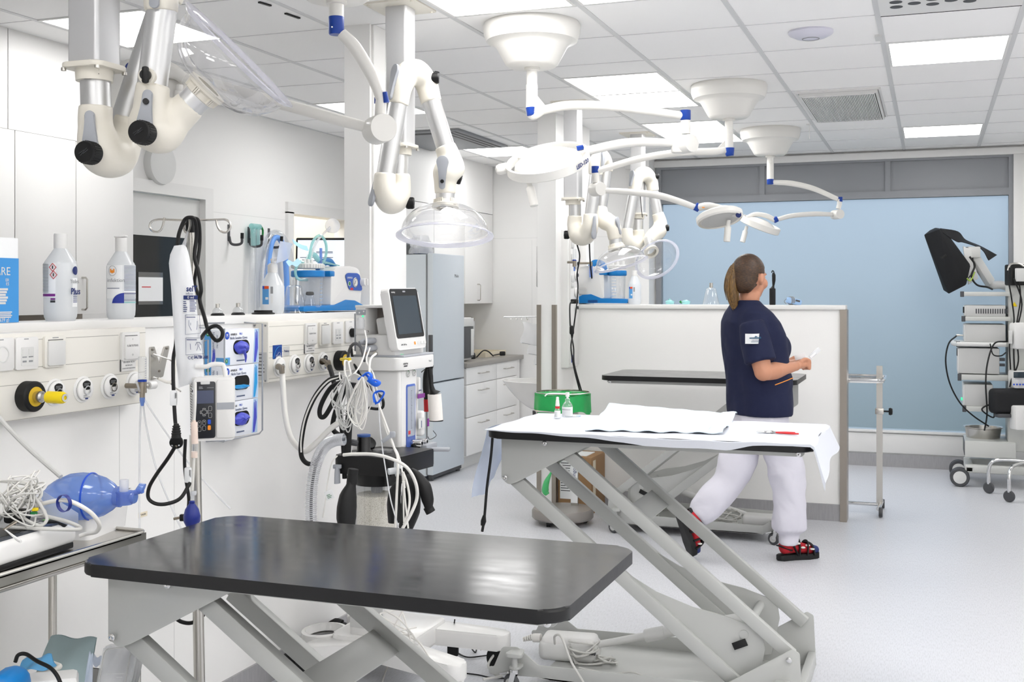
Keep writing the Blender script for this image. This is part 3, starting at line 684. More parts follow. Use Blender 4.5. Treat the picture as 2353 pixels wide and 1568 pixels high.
p = at(1262, 1090, V=7.1)
b = MB(); b.tube([at(x, y, V=7.1) for x, y in [(1308,1044),(1285,1058),(1268,1072),(1266,1086),(1256,1108),(1253,1128),(1258,1137)]], [.022, .026, .014, .009, .03, .036, .022], 16, 5, flat=.6)
b.build('green_bag_tail', 'greensh', None, 'loose green plastic bag hanging below the table beside the cardboard box', 'bag')
bx = T('cardboard_box', 'brown cardboard carton with shipping label beside the wall stub', 'box', (-2.27, 7.5, 0))
MB().box(-2.385, -2.15, 7.36, 7.70, .0, .385, .003).build('carton', 'cardboard', bx)
MB().box(-2.37, -2.25, 7.358, 7.36, .1, .36).build('label', 'paper', bx, 'white shipping label')
b = MB(); lines(b, (-2.365, 7.3578, .34), UX, ZZ, .1, 12, .017, .005); b.build('print', 'printk', bx)
MB().box(-2.33, -2.2, 7.42, 7.62, .385, .39).build('flap', 'paper', bx, 'white paper on the lid')
MB().box(-2.148, -2.1495, 7.4, 7.46, .08, .36).build('tape', 'beige', bx)
# ================================================================ instrument stand behind the partition end
v = 8.13; m1 = at(2023, 1190, V=v); t = T('mayo_stand', 'chrome instrument stand with flat tray behind the partition end', 'stand', (m1.x-.2, v, 0))
zt = at(2000, 868, V=v).z; xr = at(2034, 870, V=v).x
b = MB(); b.prism(roundpoly([(xr-.6, v-.24), (xr, v-.24), (xr, v+.2), (xr-.6, v+.2)], .05), (0, 0, zt-.02), UX, VY, .01); 
b.tube([Vector((p[0], p[1], zt)) for p in roundpoly([(xr-.6, v-.24), (xr, v-.24), (xr, v+.2), (xr-.6, v+.2)], .05)], .009, 8, closed=True); b.build('tray', 'chrome', t)
xp = at(2021, 900, V=v).x
MB().beam((xp, v, .06), (xp, v, 1.0), .04, .03).build('post', 'steel', t); MB().beam((xp, v, .95), (xp, v, zt-.02), .03, .022).build('inner_post', 'steel', t)
MB().box(xp-.028, xp+.028, v-.025, v+.025, at(2020,945,V=v).z-.02, at(2020,945,V=v).z+.02, .003).build('collar', 'steel', t)
b = MB(); z = at(2020,945,V=v).z; b.cyl((xp, v, z), (xp+.075, v-.01, z), .006); b.lathe([(.0, 0), (.022, 0), (.026, .012), (.02, .024), (0, .026)], (xp+.06, v-.01, z), (1, 0, 0), 18); b.build('knob', 'black', t)
b = MB(); b.cyl((xp-.55, v, .055), (xp, v, .055), .012); b.cyl((xp, v-.17, .055), (xp+.01, v+.14, .055), .014); b.build('foot', 'chrome', t)
for y in (-.18, .15): MB().lathe([(.0, -.012), (.03, -.012), (.034, 0), (.03, .012), (0, .012)], (xp+.015, v+y, .035), (1, 0, 0), 24).build('wheel', 'dgray', t)
# ================================================================ endoscopy tower
ex, ev = .239, 9.46; ed = .42
tower = t = T('endoscopy_tower', 'grey wheeled equipment tower with shelves before the blue window', 'trolley', (.5, ev+.2, 0))
yz = lambda y: at(2260, y, V=ev).z
xl = lambda px: at(px, 800, V=ev).x
for y0, y1, a in [(671, 681, 2209), (728, 738, 2212), (787, 797, 2200), (862, 875, 2203), (935, 947, 2214)]:
    sh = MB().box(xl(a), .56, ev, ev+ed, yz(y1), yz(y0), .004).build('shelf', 'gray', t)
    MB().box(xl(a)-.008, xl(a)+.02, ev-.002, ev+.03, yz(y1)-.006, yz(y0)+.004, .003).build('end_cap', 'dgray', sh)
MB().box(xl(2217), .6, ev, ev+ed, yz(1053), yz(1015), .006).build('drawer_unit', 'gray', t); MB().box(xl(2217)-.004, xl(2225), ev+.01, ev+ed-.01, yz(1050), yz(1018), .004).build('drawer_front', 'dgray', t)
MB().box(.545, .70, ev+.04, ev+ed-.04, .28, yz(612), .01).build('column', 'gray', t); MB().box(.70, .8, ev+.02, ev+ed-.02, .28, yz(650), .01).build('column_rear', 'lgray', t)
MB().box(xl(2217), .95, ev-.03, ev+.05, .11, .17, .012).build('base', 'gray', t)
MB().box(xl(2217), .95, ev+ed-.05, ev+ed+.03, .11, .17, .012).build('base', 'gray', t)
b = MB(); b.box(xl(2217), .3, ev-.03, ev+ed+.03, .11, .16, .01); b.build('base_crossbar', 'gray', t)
for y in (ev-.0, ev+ed):
    for x in (.2, .9):
        g = MB(); 
        for k in (-.028, .028): g.lathe([(.02, -.014), (.066, -.014), (.072, -.006), (.072, .006), (.066, .014), (.02, .014)], (x, y+k, .072), (0, 1, 0), 28)
        w_ = g.build('wheel', 'dgray', t)
        g = MB(); g.lathe([(0, -.05), (.048, -.045), (.048, .045), (0, .05)], (x, y, .072), (0, 1, 0), 24); g.build('hub', 'lgray', w_)
MB().tube([(xl(2312), ev, yz(792)), (xl(2200), ev, yz(792)), (xl(2191), ev+.1, yz(792)), (xl(2191), ev+ed-.1, yz(792)), (xl(2200), ev+ed, yz(792))], .018, 10).build('push_handle', 'lgray', t)
def unit(name, lab, a, b_, y0, y1, sy=0):
    q = T(name, lab, 'medical device', ((xl(a)+xl(b_))/2, ev+.2, yz(y1)))
    MB().box(xl(a), xl(b_), ev+.015, ev+ed-.02, yz(y1), yz(y0), .006).build('housing', 'graycab', q)
    MB().box(xl(a)-.008, xl(a)+.012, ev+.02, ev+ed-.025, yz(y1)+.004, yz(y0)-.004, .004).build('front_panel', 'lgray', q)
    return q
q = unit('video_processor', 'flat grey device with a long vent grille on the tower top shelf', 2219, 2311, 702, 728)
b = MB(); 
for i in range(14): 
    x = xl(2242)+i*.017; b.box(x, x+.009, ev+.013, ev+.016, yz(721), yz(710))
b.build('vent', 'dgray', q)
MB().box(xl(2217)-.012, xl(2217), ev+.05, ev+.1, yz(720), yz(706)).build('button', 'black', q)
q = unit('light_source', 'plain grey device with a plug lead on the second tower shelf', 2218, 2311, 746, 787)
b = MB(); b.cyl((xl(2218), ev+.06, yz(772)), (xl(2205), ev+.06, yz(772)), .006); b.cyl((xl(2205), ev+.06, yz(772)), (xl(2198), ev+.06, yz(772)), .009); b.build('plug', 'steel', q)
q = unit('endoscope_pump', 'tall light grey device on the middle tower shelf', 2203, 2297, 801, 860)
MB().box(xl(2203)-.014, xl(2203), ev+.03, ev+.15, yz(820), yz(803), .003).build('socket_block', 'dgray', q)
b = MB(); b.box(xl(2297), xl(2310), ev+.03, ev+.08, yz(830), yz(823)); b.box(xl(2297), xl(2310), ev+.03, ev+.08, yz(842), yz(836)); b.build('rear_socket', 'dgray', q)
q = unit('insufflator', 'white device on the lowest tower shelf', 2216, 2282, 885, 935)
MB().lathe([(0, 0), (.012, 0), (.012, .012), (0, .012)], (xl(2216)-.012, ev+.06, yz(920)), (-1, 0, 0), 14).build('connector', 'led', q)
# monitor with black hood
dM = 9.3
mt = T('hooded_monitor', 'monitor under a black fabric hood on the tower arm', 'monitor', at(2190, 670, d=dM))
P = lambda x, y, d=dM: at(x, y, d=d)
b = MB()
fr = [P(2123,540,9.12), P(2162,527,9.12), P(2212,640,9.12), P(2176,675,9.12)]
def hull(name, pts, m, parent):
    bmx = bmesh.new(); vs = [bmx.verts.new(p) for p in pts]; bmesh.ops.convex_hull(bmx, input=vs); bmesh.ops.bevel(bmx, geom=bmx.edges[:], offset=.006, segments=2, profile=.5, affect='EDGES')
    return MB().bm(bmx).build(name, m, parent, ang=30)
hull('hood', [P(2123,540,9.25), P(2160,527,9.1), P(2170,527,9.1), P(2231,610,9.1), P(2221,655,9.12), P(2180,676,9.2), P(2168,668,9.35), P(2135,530,9.4), P(2150,523,9.4)], 'hood', mt)
UP_ = spline([P(2160,526,9.15), P(2200,533,9.2), P(2218,552,9.25), P(2253,567,9.3), P(2290,587,9.35)], 5); LO_ = spline([P(2166,536,9.1), P(2198,556,9.1), P(2214,558,9.15), P(2254,573,9.2), P(2271,599,9.25)], 5)
b = MB(); b.sheet(lambda u, v: UP_[round(u*20)].lerp(LO_[round(u*20)], v), 20, 4, .006); b.build('hood_flap', 'hood', mt)
MB().obox(P(2168,590,9.09), (.05, .02, .01), P(2180,583)-P(2165,592), r=.003).build('hood_tab', 'black', mt)
hull('monitor_back', [P(2212,565,9.15), P(2232,575,9.15), P(2248,640,9.2), P(2224,655,9.2), P(2212,565,9.4), P(2232,575,9.4), P(2248,640,9.4), P(2224,655,9.4)], 'lgray', mt)
at_ = tower
MB().beam(P(2228,574,9.25), P(2275,650,9.3), .07, .07, r=.012).build('monitor_arm', 'lgray', at_); MB().obox(P(2235,580,9.2), (.1, .09, .08), rt, r=.01).build('joint', 'graycab', at_)
MB().tube([P(2270,640,9.3), P(2276,655,9.35), P(2300,655,9.45), P(2320,662,9.5)], .035, 10, 4).build('swivel', 'lgray', at_)
b = MB(); b.tube([P(2228,590,9.1), P(2240,610,9.1), P(2232,635,9.1), P(2245,655,9.15), P(2268,660,9.2), P(2280,665,9.3)], .008, 6, 5); b.tube([P(2235,592,9.1), P(2238,620,9.1), P(2225,640,9.12)], .005, 6, 5); b.build('cable', 'black', at_)
b = MB(); b.tube([P(2222,640,9.1), P(2230,645,9.1), P(2240,625,9.1)], .006, 6, 5); b.build('cable', mat('greencab','#9db84a',.5), at_)
# loose leads and what hangs on the tower
def lead(name, pts, r, m, label, d=8.62, cat='cable'):
    return MB().tube([at(x, y, d=(z[0] if z else d)) for x, y, *z in pts], r, 6, 6).build(name, m, None, label, cat)
lead('tower_cable', [(2198,772), (2180,790), (2173,830), (2182,880), (2205,925), (2235,955), (2272,980)], .006, 'black', 'black lead looping from the second tower shelf down to the steel bowl', 8.62)
lead('tower_cable', [(2312,785), (2285,790), (2270,830), (2265,880), (2268,950), (2262,990)], .006, 'black', 'black lead hanging straight down across the tower shelves', 8.62)
lead('tower_cable', [(2275,790), (2282,815), (2300,818), (2312,810)], .005, 'black', 'short black lead looped at the tower push handle', 8.62)
lead('tower_cable', [(2290,925), (2262,935), (2258,945), (2282,960), (2285,945)], .006, 'black', 'short black lead curled beside the black padded case', 8.62)
for pts, lb in [([(2320,615), (2317,640), (2325,690), (2330,740), (2320,790), (2322,850)], 'black lead hanging down the tower rear column'), ([(2335,620), (2345,680), (2335,760), (2340,830), (2325,870), (2320,890)], 'black lead twisting beside the tower rear column'), ([(2330,640), (2348,700), (2330,790), (2332,880), (2322,900)], 'black lead crossing behind the white side box')]:
    lead('tower_cable', pts, .006, 'black', lb, 8.6)
t = T('cable_bundle_box', 'black coiled accessory on top of the tower rear column', 'box', at(2335, 660, d=8.60))
MB().obox(at(2336,632,d=8.70), (.14, .16, .12), rt, r=.012).build('case', 'black', t); MB().obox(at(2344,632,d=8.60), (.07, .1, .03), rt, r=.006).build('panel', 'lgray', t)
MB().tube([at(2316,622,d=8.62), at(2322,608,d=8.62), at(2340,606,d=8.62), at(2352,612,d=8.62)], .008, 8, 5).build('handle', 'steel', t)
t = T('warning_sticker', 'yellow triangular warning sticker on the tower column', 'sticker', at(2331, 700, V=ev+.035))
c = at(2331, 700, V=ev+.036); MB().prism([(-.02, -.015), (.02, -.015), (0, .02)], c, UX, ZZ, .002).build('triangle', 'yellow', t)
t = T('side_box', 'white rounded box hung on the right edge of the tower', 'box', at(2340, 800, d=8.50)); MB().obox(at(2343,772,d=8.60), (.12, .2, .12), rt, r=.02).build('case', 'white', t); MB().obox(at(2322,775,d=8.58), (.015, .1, .04), rt, r=.004).build('clip', 'lgray', t)
t = T('monitor_unit', 'small white patient monitor with dark screen at the right edge', 'medical device', at(2340, 890, d=8.50)); MB().obox(at(2345,872,d=8.60), (.14, .13, .12), rt, r=.01).build('case', 'white', t); MB().obox(at(2343,862,d=8.52), (.09, .045, .01), rt, r=.003).build('screen', 'screen', t)
b = MB(); 
for k in range(4): b.cyl(at(2330+7*k, 884, d=8.53), at(2330+7*k, 884, d=8.51), .007, n=10)
b.build('button', 'oxblue', t)
t = T('padded_case', 'black padded case hung low on the tower', 'case', at(2318, 950, d=8.50)); MB().obox(at(2318,922,d=8.58), (.28, .19, .12), rt, r=.035, seg=3).build('case', 'hood', t); MB().obox(at(2304,955,d=8.55), (.1, .03, .08), rt, r=.008).build('bracket', 'dgray', t)
t = T('printer_unit', 'small white device below the black padded case', 'medical device', at(2340, 990, d=8.50)); MB().obox(at(2343,960,d=8.50), (.11, .18, .12), rt, r=.015).build('case', 'white', t); MB().obox(at(2328,950,d=8.93), (.02, .09, .01), rt, r=.002).build('side_panel', 'dgray', t)
text('arvin', at(2342, 931, d=8.92), rt, ZZ, .03, 'paper', t)
c = at(2259, 1013, d=9.0); t = T('steel_bowl', 'steel feeding bowl with red rubber ring on the tower drawer', 'bowl', c)
MB().lathe([(.10, .0), (.12, .01), (.135, .1), (.146, .106), (.146, .112), (.132, .108), (.118, .015), (0, .012)], c, n=40).build('bowl', 'steel', t); MB().lathe([(.105, -.001), (.122, .0), (.123, .012), (.12, .014)], c, n=40, cap=False).build('rubber_ring', 'red', t)
# chrome five-leg base of a rolling stand
c = at(2370, 1075, d=8.4); c.z = .3
t = T('rolling_stand', 'chrome wheeled stand base with curved legs at the right edge', 'stand', (c.x, c.y, 0))
MB().cyl((c.x, c.y, .24), (c.x, c.y, 1.2), .02).build('pole', 'chrome', t)
for k, (lx, ly) in enumerate([(2272, 1128), (2319, 1148), (2420, 1150), (2440, 1120)]):
    f = at(lx, ly, Z=.02); fz = Vector((f.x, f.y, .2))
    lg = MB().tube([(c.x, c.y, .25), Vector((c.x, c.y, .25)).lerp(fz+ZZ*.06, .6), fz+(Vector((c.x, c.y, .2))-fz)*.1+ZZ*.04, fz-ZZ*.02, Vector((f.x, f.y, .12))], .013, 10, 5).build('leg', 'chrome', t)
    g = MB(); g.lathe([(.0, -.012), (.036, -.012), (.042, -.004), (.042, .004), (.036, .012), (0, .012)], (f.x, f.y, .042), (.5, 1, 0), 24); g.build('caster', 'dgray', lg)
    MB().cyl((f.x, f.y, .07), (f.x, f.y, .125), .014).build('caster_fork', 'chrome', lg)
# ================================================================ fume extractor arms hanging from the ceiling
RT = Vector((CT, ST, 0)); FW = Vector((-ST, CT, 0))
def onray(pts): return [at(p[0], p[1], d=p[2]) for p in pts]
def dome(c, ax, R_, H, parent, r0=.045, name='hood'):
    """clear suction bowl: apex collar at c, opening along ax"""
    pr = [(r0, 0)]
    for i in range(1, 15):
        f = i/14; a = f*math.pi/2*.93
        pr.append((r0+(R_*.9-r0)*math.sin(a), H*.97*(1-math.cos(a))))
    h = MB().lathe(pr, c, ax, 56, cap=False).build(name, 'acryl', parent)
    rim = [(R_*.89, H*.93), (R_*.93, H*.95), (R_*.97, H*1.0), (R_, H*1.03), (R_*1.0, H*1.06), (R_*.955, H*1.05), (R_*.9, H*1.0), (R_*.88, H*.96), (R_*.89, H*.93)]
    MB().lathe(rim, c, ax, 56, cap=False).build('rim', 'acrylrim', h)
    return h
def collar(c, ax, parent, r=.052):
    b = MB(); b.lathe([(r*.8, -.03), (r*.86, -.028), (r*.88, -.012), (r*1.08, -.006), (r*1.1, .008), (r*.7, .009)], c, ax, 36, cap=False)
    x, y, z = basis(ax)
    for k in range(6):
        for j in (-1, 0, 1):
            a = k*math.pi/3 + j*.12; v = x*math.cos(a)+y*math.sin(a)
            b.beam(Vector(c)+v*r*.9-z*.027, Vector(c)+v*r*.95-z*.006, .004, .006, v)
    return b.build('collar', 'fume', parent)
def elbow(pts, rs, parent):
    P = spline(pts, 8)
    return remesh(MB().tube(P, rs, 28), .0055, 5).build('elbow', 'fume', parent, ang=60)
def lever(p0, p1, out, parent, w0=.013, w1=.027, knob=None):
    """grey teardrop lever plate from p0 (slim) to p1 (round), facing out"""
    p0 = Vector(p0); p1 = Vector(p1); d = p1-p0; L = d.length; d.normalize(); o = Vector(out); o = (o - d*o.dot(d)).normalized(); x = d.cross(o)
    pl = []
    for i in range(9): a = math.pi*i/8; pl.append((w0*math.cos(a), -w0*math.sin(a)))
    pl = pl[::-1]
    pr = [(w0, 0), (w0*1.0, L*.4), (w1*.75, L*.72)]
    for i in range(13): a = -.35 + (math.pi+.7)*i/12; pr.append((w1*math.cos(a), L+w1*math.sin(a)))
    pr += [(-w1*.75, L*.72), (-w0, L*.4), (-w0, 0)]
    poly = pr + [(w0*math.cos(a), w0*math.sin(a)) for a in [math.pi+math.pi*i/8 for i in range(1, 8)]]
    lv = MB().prism(poly, p0-o*.004, x, d, .012 if x.cross(d).dot(o) > 0 else -.012, .002).build('lever', 'grayplas', parent)
    if knob: MB().cyl(p0+d*L*knob, p0+d*L*knob+o*.014, .008).build('lock_pin', 'black', lv)
    return lv
def knob(c, ax, r, h, parent):
    b = MB(); x, y, z = basis(ax)
    b.lathe([(r*.55, -.02), (r, -.012), (r, h*.8), (r*.93, h), (0, h)], c, ax, 40)
    for k in range(28):
        a = 2*math.pi*k/28; v = x*math.cos(a)+y*math.sin(a); b.beam(Vector(c)+v*r*1.005-z*.008, Vector(c)+v*r*1.005+z*h*.75, .0022, .002, v)
    k = b.build('knob', 'black', parent)
    b = MB(); b.obox(Vector(c)+z*(h+.0005), (r*.9, r*.09, .001), (x+y), z); b.obox(Vector(c)+z*(h+.0005)+x*r*.2, (r*.6, r*.09, .001), (x+y*.6), z); b.obox(Vector(c)+z*(h+.0005)-x*r*.2, (r*.6, r*.09, .001), (x+y*.6), z)
    b.build('emblem', 'dgray', k)
def post(u, v, zb, parent, w=.1, plate=True):
    b = MB(); b.prism(rr(w, w, .012), (u, v, zb), UX, VY, ZC-zb-.008); b.build('post', 'alu2', parent, 'square aluminium ceiling post')
    if plate:
        b = MB(); b.prism(rr(.24, .24, .015), (u, v, ZC-.008), UX, VY, .008)
        for sx_ in (-1, 1):
            for sy_ in (-1, 1): b.cyl((u+sx_*.1, v+sy_*.1, ZC-.012), (u+sx_*.1, v+sy_*.1, ZC-.008), .006, n=8)
        b.build('ceiling_plate', 'fume', parent)
    b = MB(); b.prism(rr(w*1.3, w*1.3, .025), (u, v, zb-.014), UX, VY, .014, .003); b.lathe([(.048, -.045), (.05, -.014)], (u, v, zb), n=28)
    f = b.build('flange', 'fume', parent)
    b = MB()
    for sx_ in (-1, 1):
        for sy_ in (-1, 1): b.cyl((u+sx_*w*.55, v+sy_*w*.55, zb-.022), (u+sx_*w*.55, v+sy_*w*.55, zb-.014), .007, n=10)
    b.build('bolt', 'steel', f)
def extractor(label, pu, pv, zb, tubes, elbows, levers, knobs, col, cax, Rr, Hh, r=.04):
    t = T('fume_extractor', label, 'extractor arm', (pu, pv, ZC), 'jointed fume extractor arms')
    post(pu, pv, zb, t)
    for p in tubes: MB().cyl(*onray(p), r, n=32).build('tube', 'alu', t)
    for pts, rs in elbows: elbow(onray(pts), rs, t)
    for l in levers: lever(at(*l[0][:2], d=l[0][2]), at(*l[1][:2], d=l[1][2]), l[2], t, *l[3:])
    for k in knobs: knob(at(*k[0][:2], d=k[0][2]), k[1], k[2], k[3], t)
    c = at(*col[:2], d=col[2]); collar(c, cax, t); dome(c, cax, Rr, Hh, t)
    return t
# nearest extractor
d = 3.087; pu, pv = -2.13, 2.5; dz = at(219, 150, d=d).z
f1 = extractor('foreground fume extractor arm with its clear bowl turned up to the right', pu, pv, dz,
  [[(219,185,d), (221,262,d)], [(285,285,d+.12), (383,-10,d+.12)], [(373,20,d-.02), (348,210,d-.02)], [(425,252,d+.02), (466,212,d+.02)]],
  [([(220,243,d), (220,290,d), (233,345,d), (262,352,d+.06), (287,305,d+.12), (296,268,d+.12)], [.0445,.046,.062,.066,.05,.0445]),
   ([(352,195,d-.02), (346,250,d-.02), (346,290,d-.02), (372,304,d), (402,275,d+.02), (438,240,d+.02)], [.0445,.046,.06,.058,.047,.0435]),
   ([(381,0,d+.12), (398,-60,d+.12), (385,-110,d+.06), (372,-60,d-.02), (370,28,d-.02)], [.0445,.05,.06,.05,.0445])],
  [((207,266,d-.055), (208,352,d-.065), -FW), ((340,218,d-.075), (330,305,d-.085), -FW, .013, .027, .2), ((357,-60,d-.075), (355,8,d-.07), -FW, .013, .013)],
  [((208,352,d-.075), -FW-RT*.25, .03, .03), ((331,306,d-.092), -FW-RT*.2, .031, .03)],
  (474,204,d+.02), RT*.72+ZZ*.70-FW*.04, .195, .125)
p = at(339, 175, d=d-.065); t = f1
b = MB(); b.cyl(p+FW*.03, p-FW*.01, .022); b.build('damper_boss', 'fume', t)
b = MB(); b.obox(p-FW*.018, (.018, .045, .016), RT, (ZZ+RT*.15), r=.006); b.cyl(p-FW*.01, p-FW*.024, .014); b.build('damper_knob', 'black', t)
p = at(206, 166, d=d-.044); b = MB(); text('FUMEX', p-FW*.001, RT, ZZ, .016, 'black', t, bold=.0006)
b = MB(); b.obox(at(206,177,d=d-.0405), (.034, .012, .002), RT, ZZ); b.build('rating_label', 'lgray', t)
b = MB(); lines(b, at(193,175,d=d-.043)-FW*.0, RT, ZZ, .028, 3, .004, .0012, [.8, 1, .7]); b.build('print', 'printk', t)
# second extractor, bowl hanging down
d = 4.854
f2 = extractor('fume extractor arm before the tall wall stub with bowl hanging straight down', -2.13, 4.39, 2.13,
  [[(917,345,d), (917,405,d)], [(886,405,d-.09), (915,235,d-.09)], [(990,230,d-.02), (1026,345,d-.02)], [(1023,440,d-.04), (1023,474,d-.04)]],
  [([(918,400,d), (919,430,d), (912,452,d-.02), (897,460,d-.05), (884,440,d-.09), (885,398,d-.09)], [.0445,.047,.058,.06,.05,.0445]),
   ([(914,240,d-.09), (922,200,d-.09), (936,172,d-.07), (957,167,d-.05), (978,190,d-.02), (991,235,d-.02)], [.0445,.047,.054,.056,.049,.0445]),
   ([(1022,335,d-.02), (1032,362,d-.02), (1034,385,d-.03), (1026,402,d-.04), (1023,420,d-.04), (1023,446,d-.04)], [.0445,.05,.064,.06,.048,.0445])],
  [((866,410,d-.1), (855,460,d-.1), -RT-FW*.5), ((897,222,d-.13), (909,162,d-.13), -RT-FW*.7), ((1016,428,d-.1), (1017,372,d-.11), -FW, .013, .026, .2)],
  [((941,467,d-.02), RT, .024, .02), ((998,180,d-.04), RT, .022, .02), ((1050,410,d-.03), RT-ZZ*.3, .022, .02)],
  (1023,474,d-.04), -ZZ-FW*.2+RT*.0, .206, .125)
# third extractor at the far wall stub
d = 7.33
f3 = extractor('fume extractor arm at the far wall stub, its bowl above the suction pump', -2.17, 7.01, 2.108,
  [[(1321,470,d), (1321,500,d)], [(1357,500,d-.1), (1370,395,d-.1)], [(1392,392,d+.02), (1380,482,d+.02)], [(1413,545,d-.05), (1416,572,d-.05)]],
  [([(1321,496,d), (1321,518,d), (1330,540,d-.03), (1346,540,d-.06), (1356,520,d-.1), (1357,492,d-.1)], [.0445,.05,.064,.062,.052,.0445]),
   ([(1368,402,d-.1), (1371,376,d-.1), (1381,362,d-.04), (1391,380,d+.02), (1392,396,d+.02)], [.0445,.05,.056,.05,.0445]),
   ([(1380,478,d+.02), (1381,500,d), (1392,508,d-.02), (1408,520,d-.05), (1414,550,d-.05)], [.0445,.052,.06,.052,.0445])],
  [((1366,500,d-.15), (1364,540,d-.15), RT-FW*.6), ((1384,380,d-.15), (1386,352,d-.15), RT-FW*.6), ((1424,535,d-.08), (1418,508,d-.09), RT-FW*.5)],
  [((1303,540,d), -RT, .026, .02)],
  (1417,571,d-.05), -ZZ*.95+RT*.25-FW*.16, .178, .105)
d = 8.76
f4 = extractor('furthest fume extractor arm, its bowl tilted towards the room', -2.125, 8.55, 2.11,
  [[(1466,505,d), (1466,532,d)], [(1440,532,d-.1), (1457,440,d-.1)], [(1500,435,d), (1513,497,d)], [(1490,548,d-.1), (1494,568,d-.12)]],
  [([(1466,528,d), (1467,548,d), (1460,562,d-.03), (1450,563,d-.06), (1441,548,d-.1), (1440,525,d-.1)], [.0445,.05,.066,.064,.052,.0445]),
   ([(1457,446,d-.1), (1462,415,d-.09), (1472,402,d-.07), (1484,401,d-.04), (1496,415,d), (1501,440,d)], [.0445,.05,.058,.058,.05,.0445]),
   ([(1511,490,d), (1517,512,d), (1514,530,d-.03), (1502,540,d-.06), (1493,548,d-.09), (1490,558,d-.1)], [.0445,.052,.062,.056,.048,.0445])],
  [((1449,425,d-.15), (1453,400,d-.15), -RT-FW*.6)],
  [((1508,405,d-.02), RT, .02, .02), ((1528,524,d-.04), RT, .024, .03)],
  (1497,579,d-.13), -ZZ*.58+RT*.32-FW*.72, .182, .1)
# ================================================================ surgical lamps on the ceiling
def lamp_base(px, yb, ytop, d, zt, parent, r=.222):
    """two-step ceiling housing and drop tube"""
    c = at(px, 0, d=d); c.z = 0
    b = MB(); b.lathe([(r*.97, ZC), (r, ZC-.012), (r*.985, ZC-.05), (r*.93, ZC-.082), (r*.80, ZC-.092), (r*.74, ZC-.105), (r*.54, ZC-.185), (r*.47, ZC-.197), (r*.14, ZC-.2), (0, ZC-.2)], c, n=56)
    b.build('housing', 'lampw', parent)
    zb = at(px, yb, d=d).z
    b = MB(); b.lathe([(.036, ZC-.2), (.036, ZC-.212), (.024, ZC-.214), (.024, zb+.12), (.026, zb+.118), (.026, zb)], c, n=24); b.build('drop_tube', 'lampw', parent)
    return Vector((c.x, c.y, zb))
def arm(pts, r, parent, name='arm', k=8): return MB().tube(spline(onray(pts), k), r, 18).build(name, 'lampw', parent)
def cap(p, r, h, parent, ax=(0, 0, 1)): return MB().lathe([(r*.9, 0), (r, h*.08), (r, h), (r*.92, h)], p, ax, 28).build('blue_cap', 'bluecap', parent, 'blue end cap')
def hub(p, ax, r, w_, parent):
    return MB().lathe([(r*.55, -w_/2-.014), (r*.95, -w_/2-.012), (r, -w_/2), (r, w_/2), (r*.96, w_/2+.006), (0, w_/2+.006)], p, ax, 36).build('hub', 'lampw', parent)
def head(c, nrm, r, parent, txt=None, ring=True, face=False):
    """lamp head: shallow white dome, handle ring round it, light face below"""
    n = Vector(nrm).normalized()
    MB().lathe([(r*.86, -.035), (r*.9, -.02), (r*.86, 0), (r*.6, .024), (r*.3, .034), (0, .036)], c, n, 56).build('cover', 'lampw', parent)
    MB().lathe([(0, -.036), (r*.84, -.036), (r*.84, -.03)], c, n, 48).build('light_face', 'graycab' if face else 'lgray', parent, 'round light face')
    if ring:
        R2 = r*1.06
        MB().lathe([(R2, -.032), (R2+.006, -.028), (R2+.006, .012), (R2, .016), (R2-.006, .012), (R2-.006, -.028), (R2, -.032)], c, n, 64, cap=False).build('handle_ring', 'lampw', parent)
        x, y, z = basis(n); b = MB()
        for k in range(3):
            a = .6 + k*2*math.pi/3; v = x*math.cos(a)+y*math.sin(a); b.beam(Vector(c)+v*r*.84-z*.01, Vector(c)+v*R2-z*.01, .05, .02, z)
        b.build('spoke', 'lampw', parent)
    if txt: 
        pass
def hdl(p0, p1, parent):
    p0 = Vector(p0); p1 = Vector(p1); m_ = p0.lerp(p1, .3)
    b = MB(); b.cyl(p0, m_, .012); b.tube([m_, m_.lerp(p1, .05), p1.lerp(m_, .04), p1], [.017, .019, .019, .016], 18); b.build('handle', 'lampw', parent)
# first lamp
d = 5.17; t = T('surgical_lamp', 'surgical lamp hung nearest the camera, its large head beside the second extractor', 'surgical lamp', (at(1222,0,d=d).x, at(1222,0,d=d).y, ZC), 'ceiling surgical lamps')
p = lamp_base(1222, 255, 50, d, ZC, t); q = at(1222, 268, d=d)
b = MB(); b.tube([(p.x, p.y, p.z+.06), (p.x, p.y, p.z-.01), at(1232,262,d=d), at(1250,252,d=d)], [.026, .026, .022, .018], 18, 5); b.prism([(0, 0), (.05, 0), (0, .06)], at(1233,250,d=d+.008), RT, ZZ, .016); b.build('elbow', 'lampw', t)
b = MB(); b.tube([at(1219,247,d=d-.012), at(1220,262,d=d-.012), at(1229,266,d=d-.012)], [.022, .02, .006], 16); b.build('blue_cap', 'bluecap', t)
arm([(1245,254,d), (1300,243,d), (1380,243,d), (1470,252,d-.02), (1568,266,d-.02)], [.02, .0215, .021, .0195, .018], t)
cap(at(1575,276,d=d-.02), .024, .044, t)
MB().cyl(at(1575,277,d=d-.02), at(1576,308,d=d-.02), .022).build('joint_tube', 'lampw', t)
hub(at(1576,331,d=d-.03), FW-RT*.65, .042, .06, t)
MB().obox(at(1558,341,d=d-.02), (.06, .045, .05), RT, r=.012).build('hub_bracket', 'lampw', t)
arm([(1560,331,d-.02), (1500,327,d-.04), (1430,330,d-.08), (1345,348,d-.12)], [.017, .02, .021, .02], t)
n1 = (ZZ*.86-FW*.42-RT*.20).normalized(); c = at(1258, 368, d=d-.12)
head(c, n1, .172, t)
x = (RT*.97+ZZ*.2).normalized(); x = (x-n1*x.dot(n1)).normalized(); y = n1.cross(x)
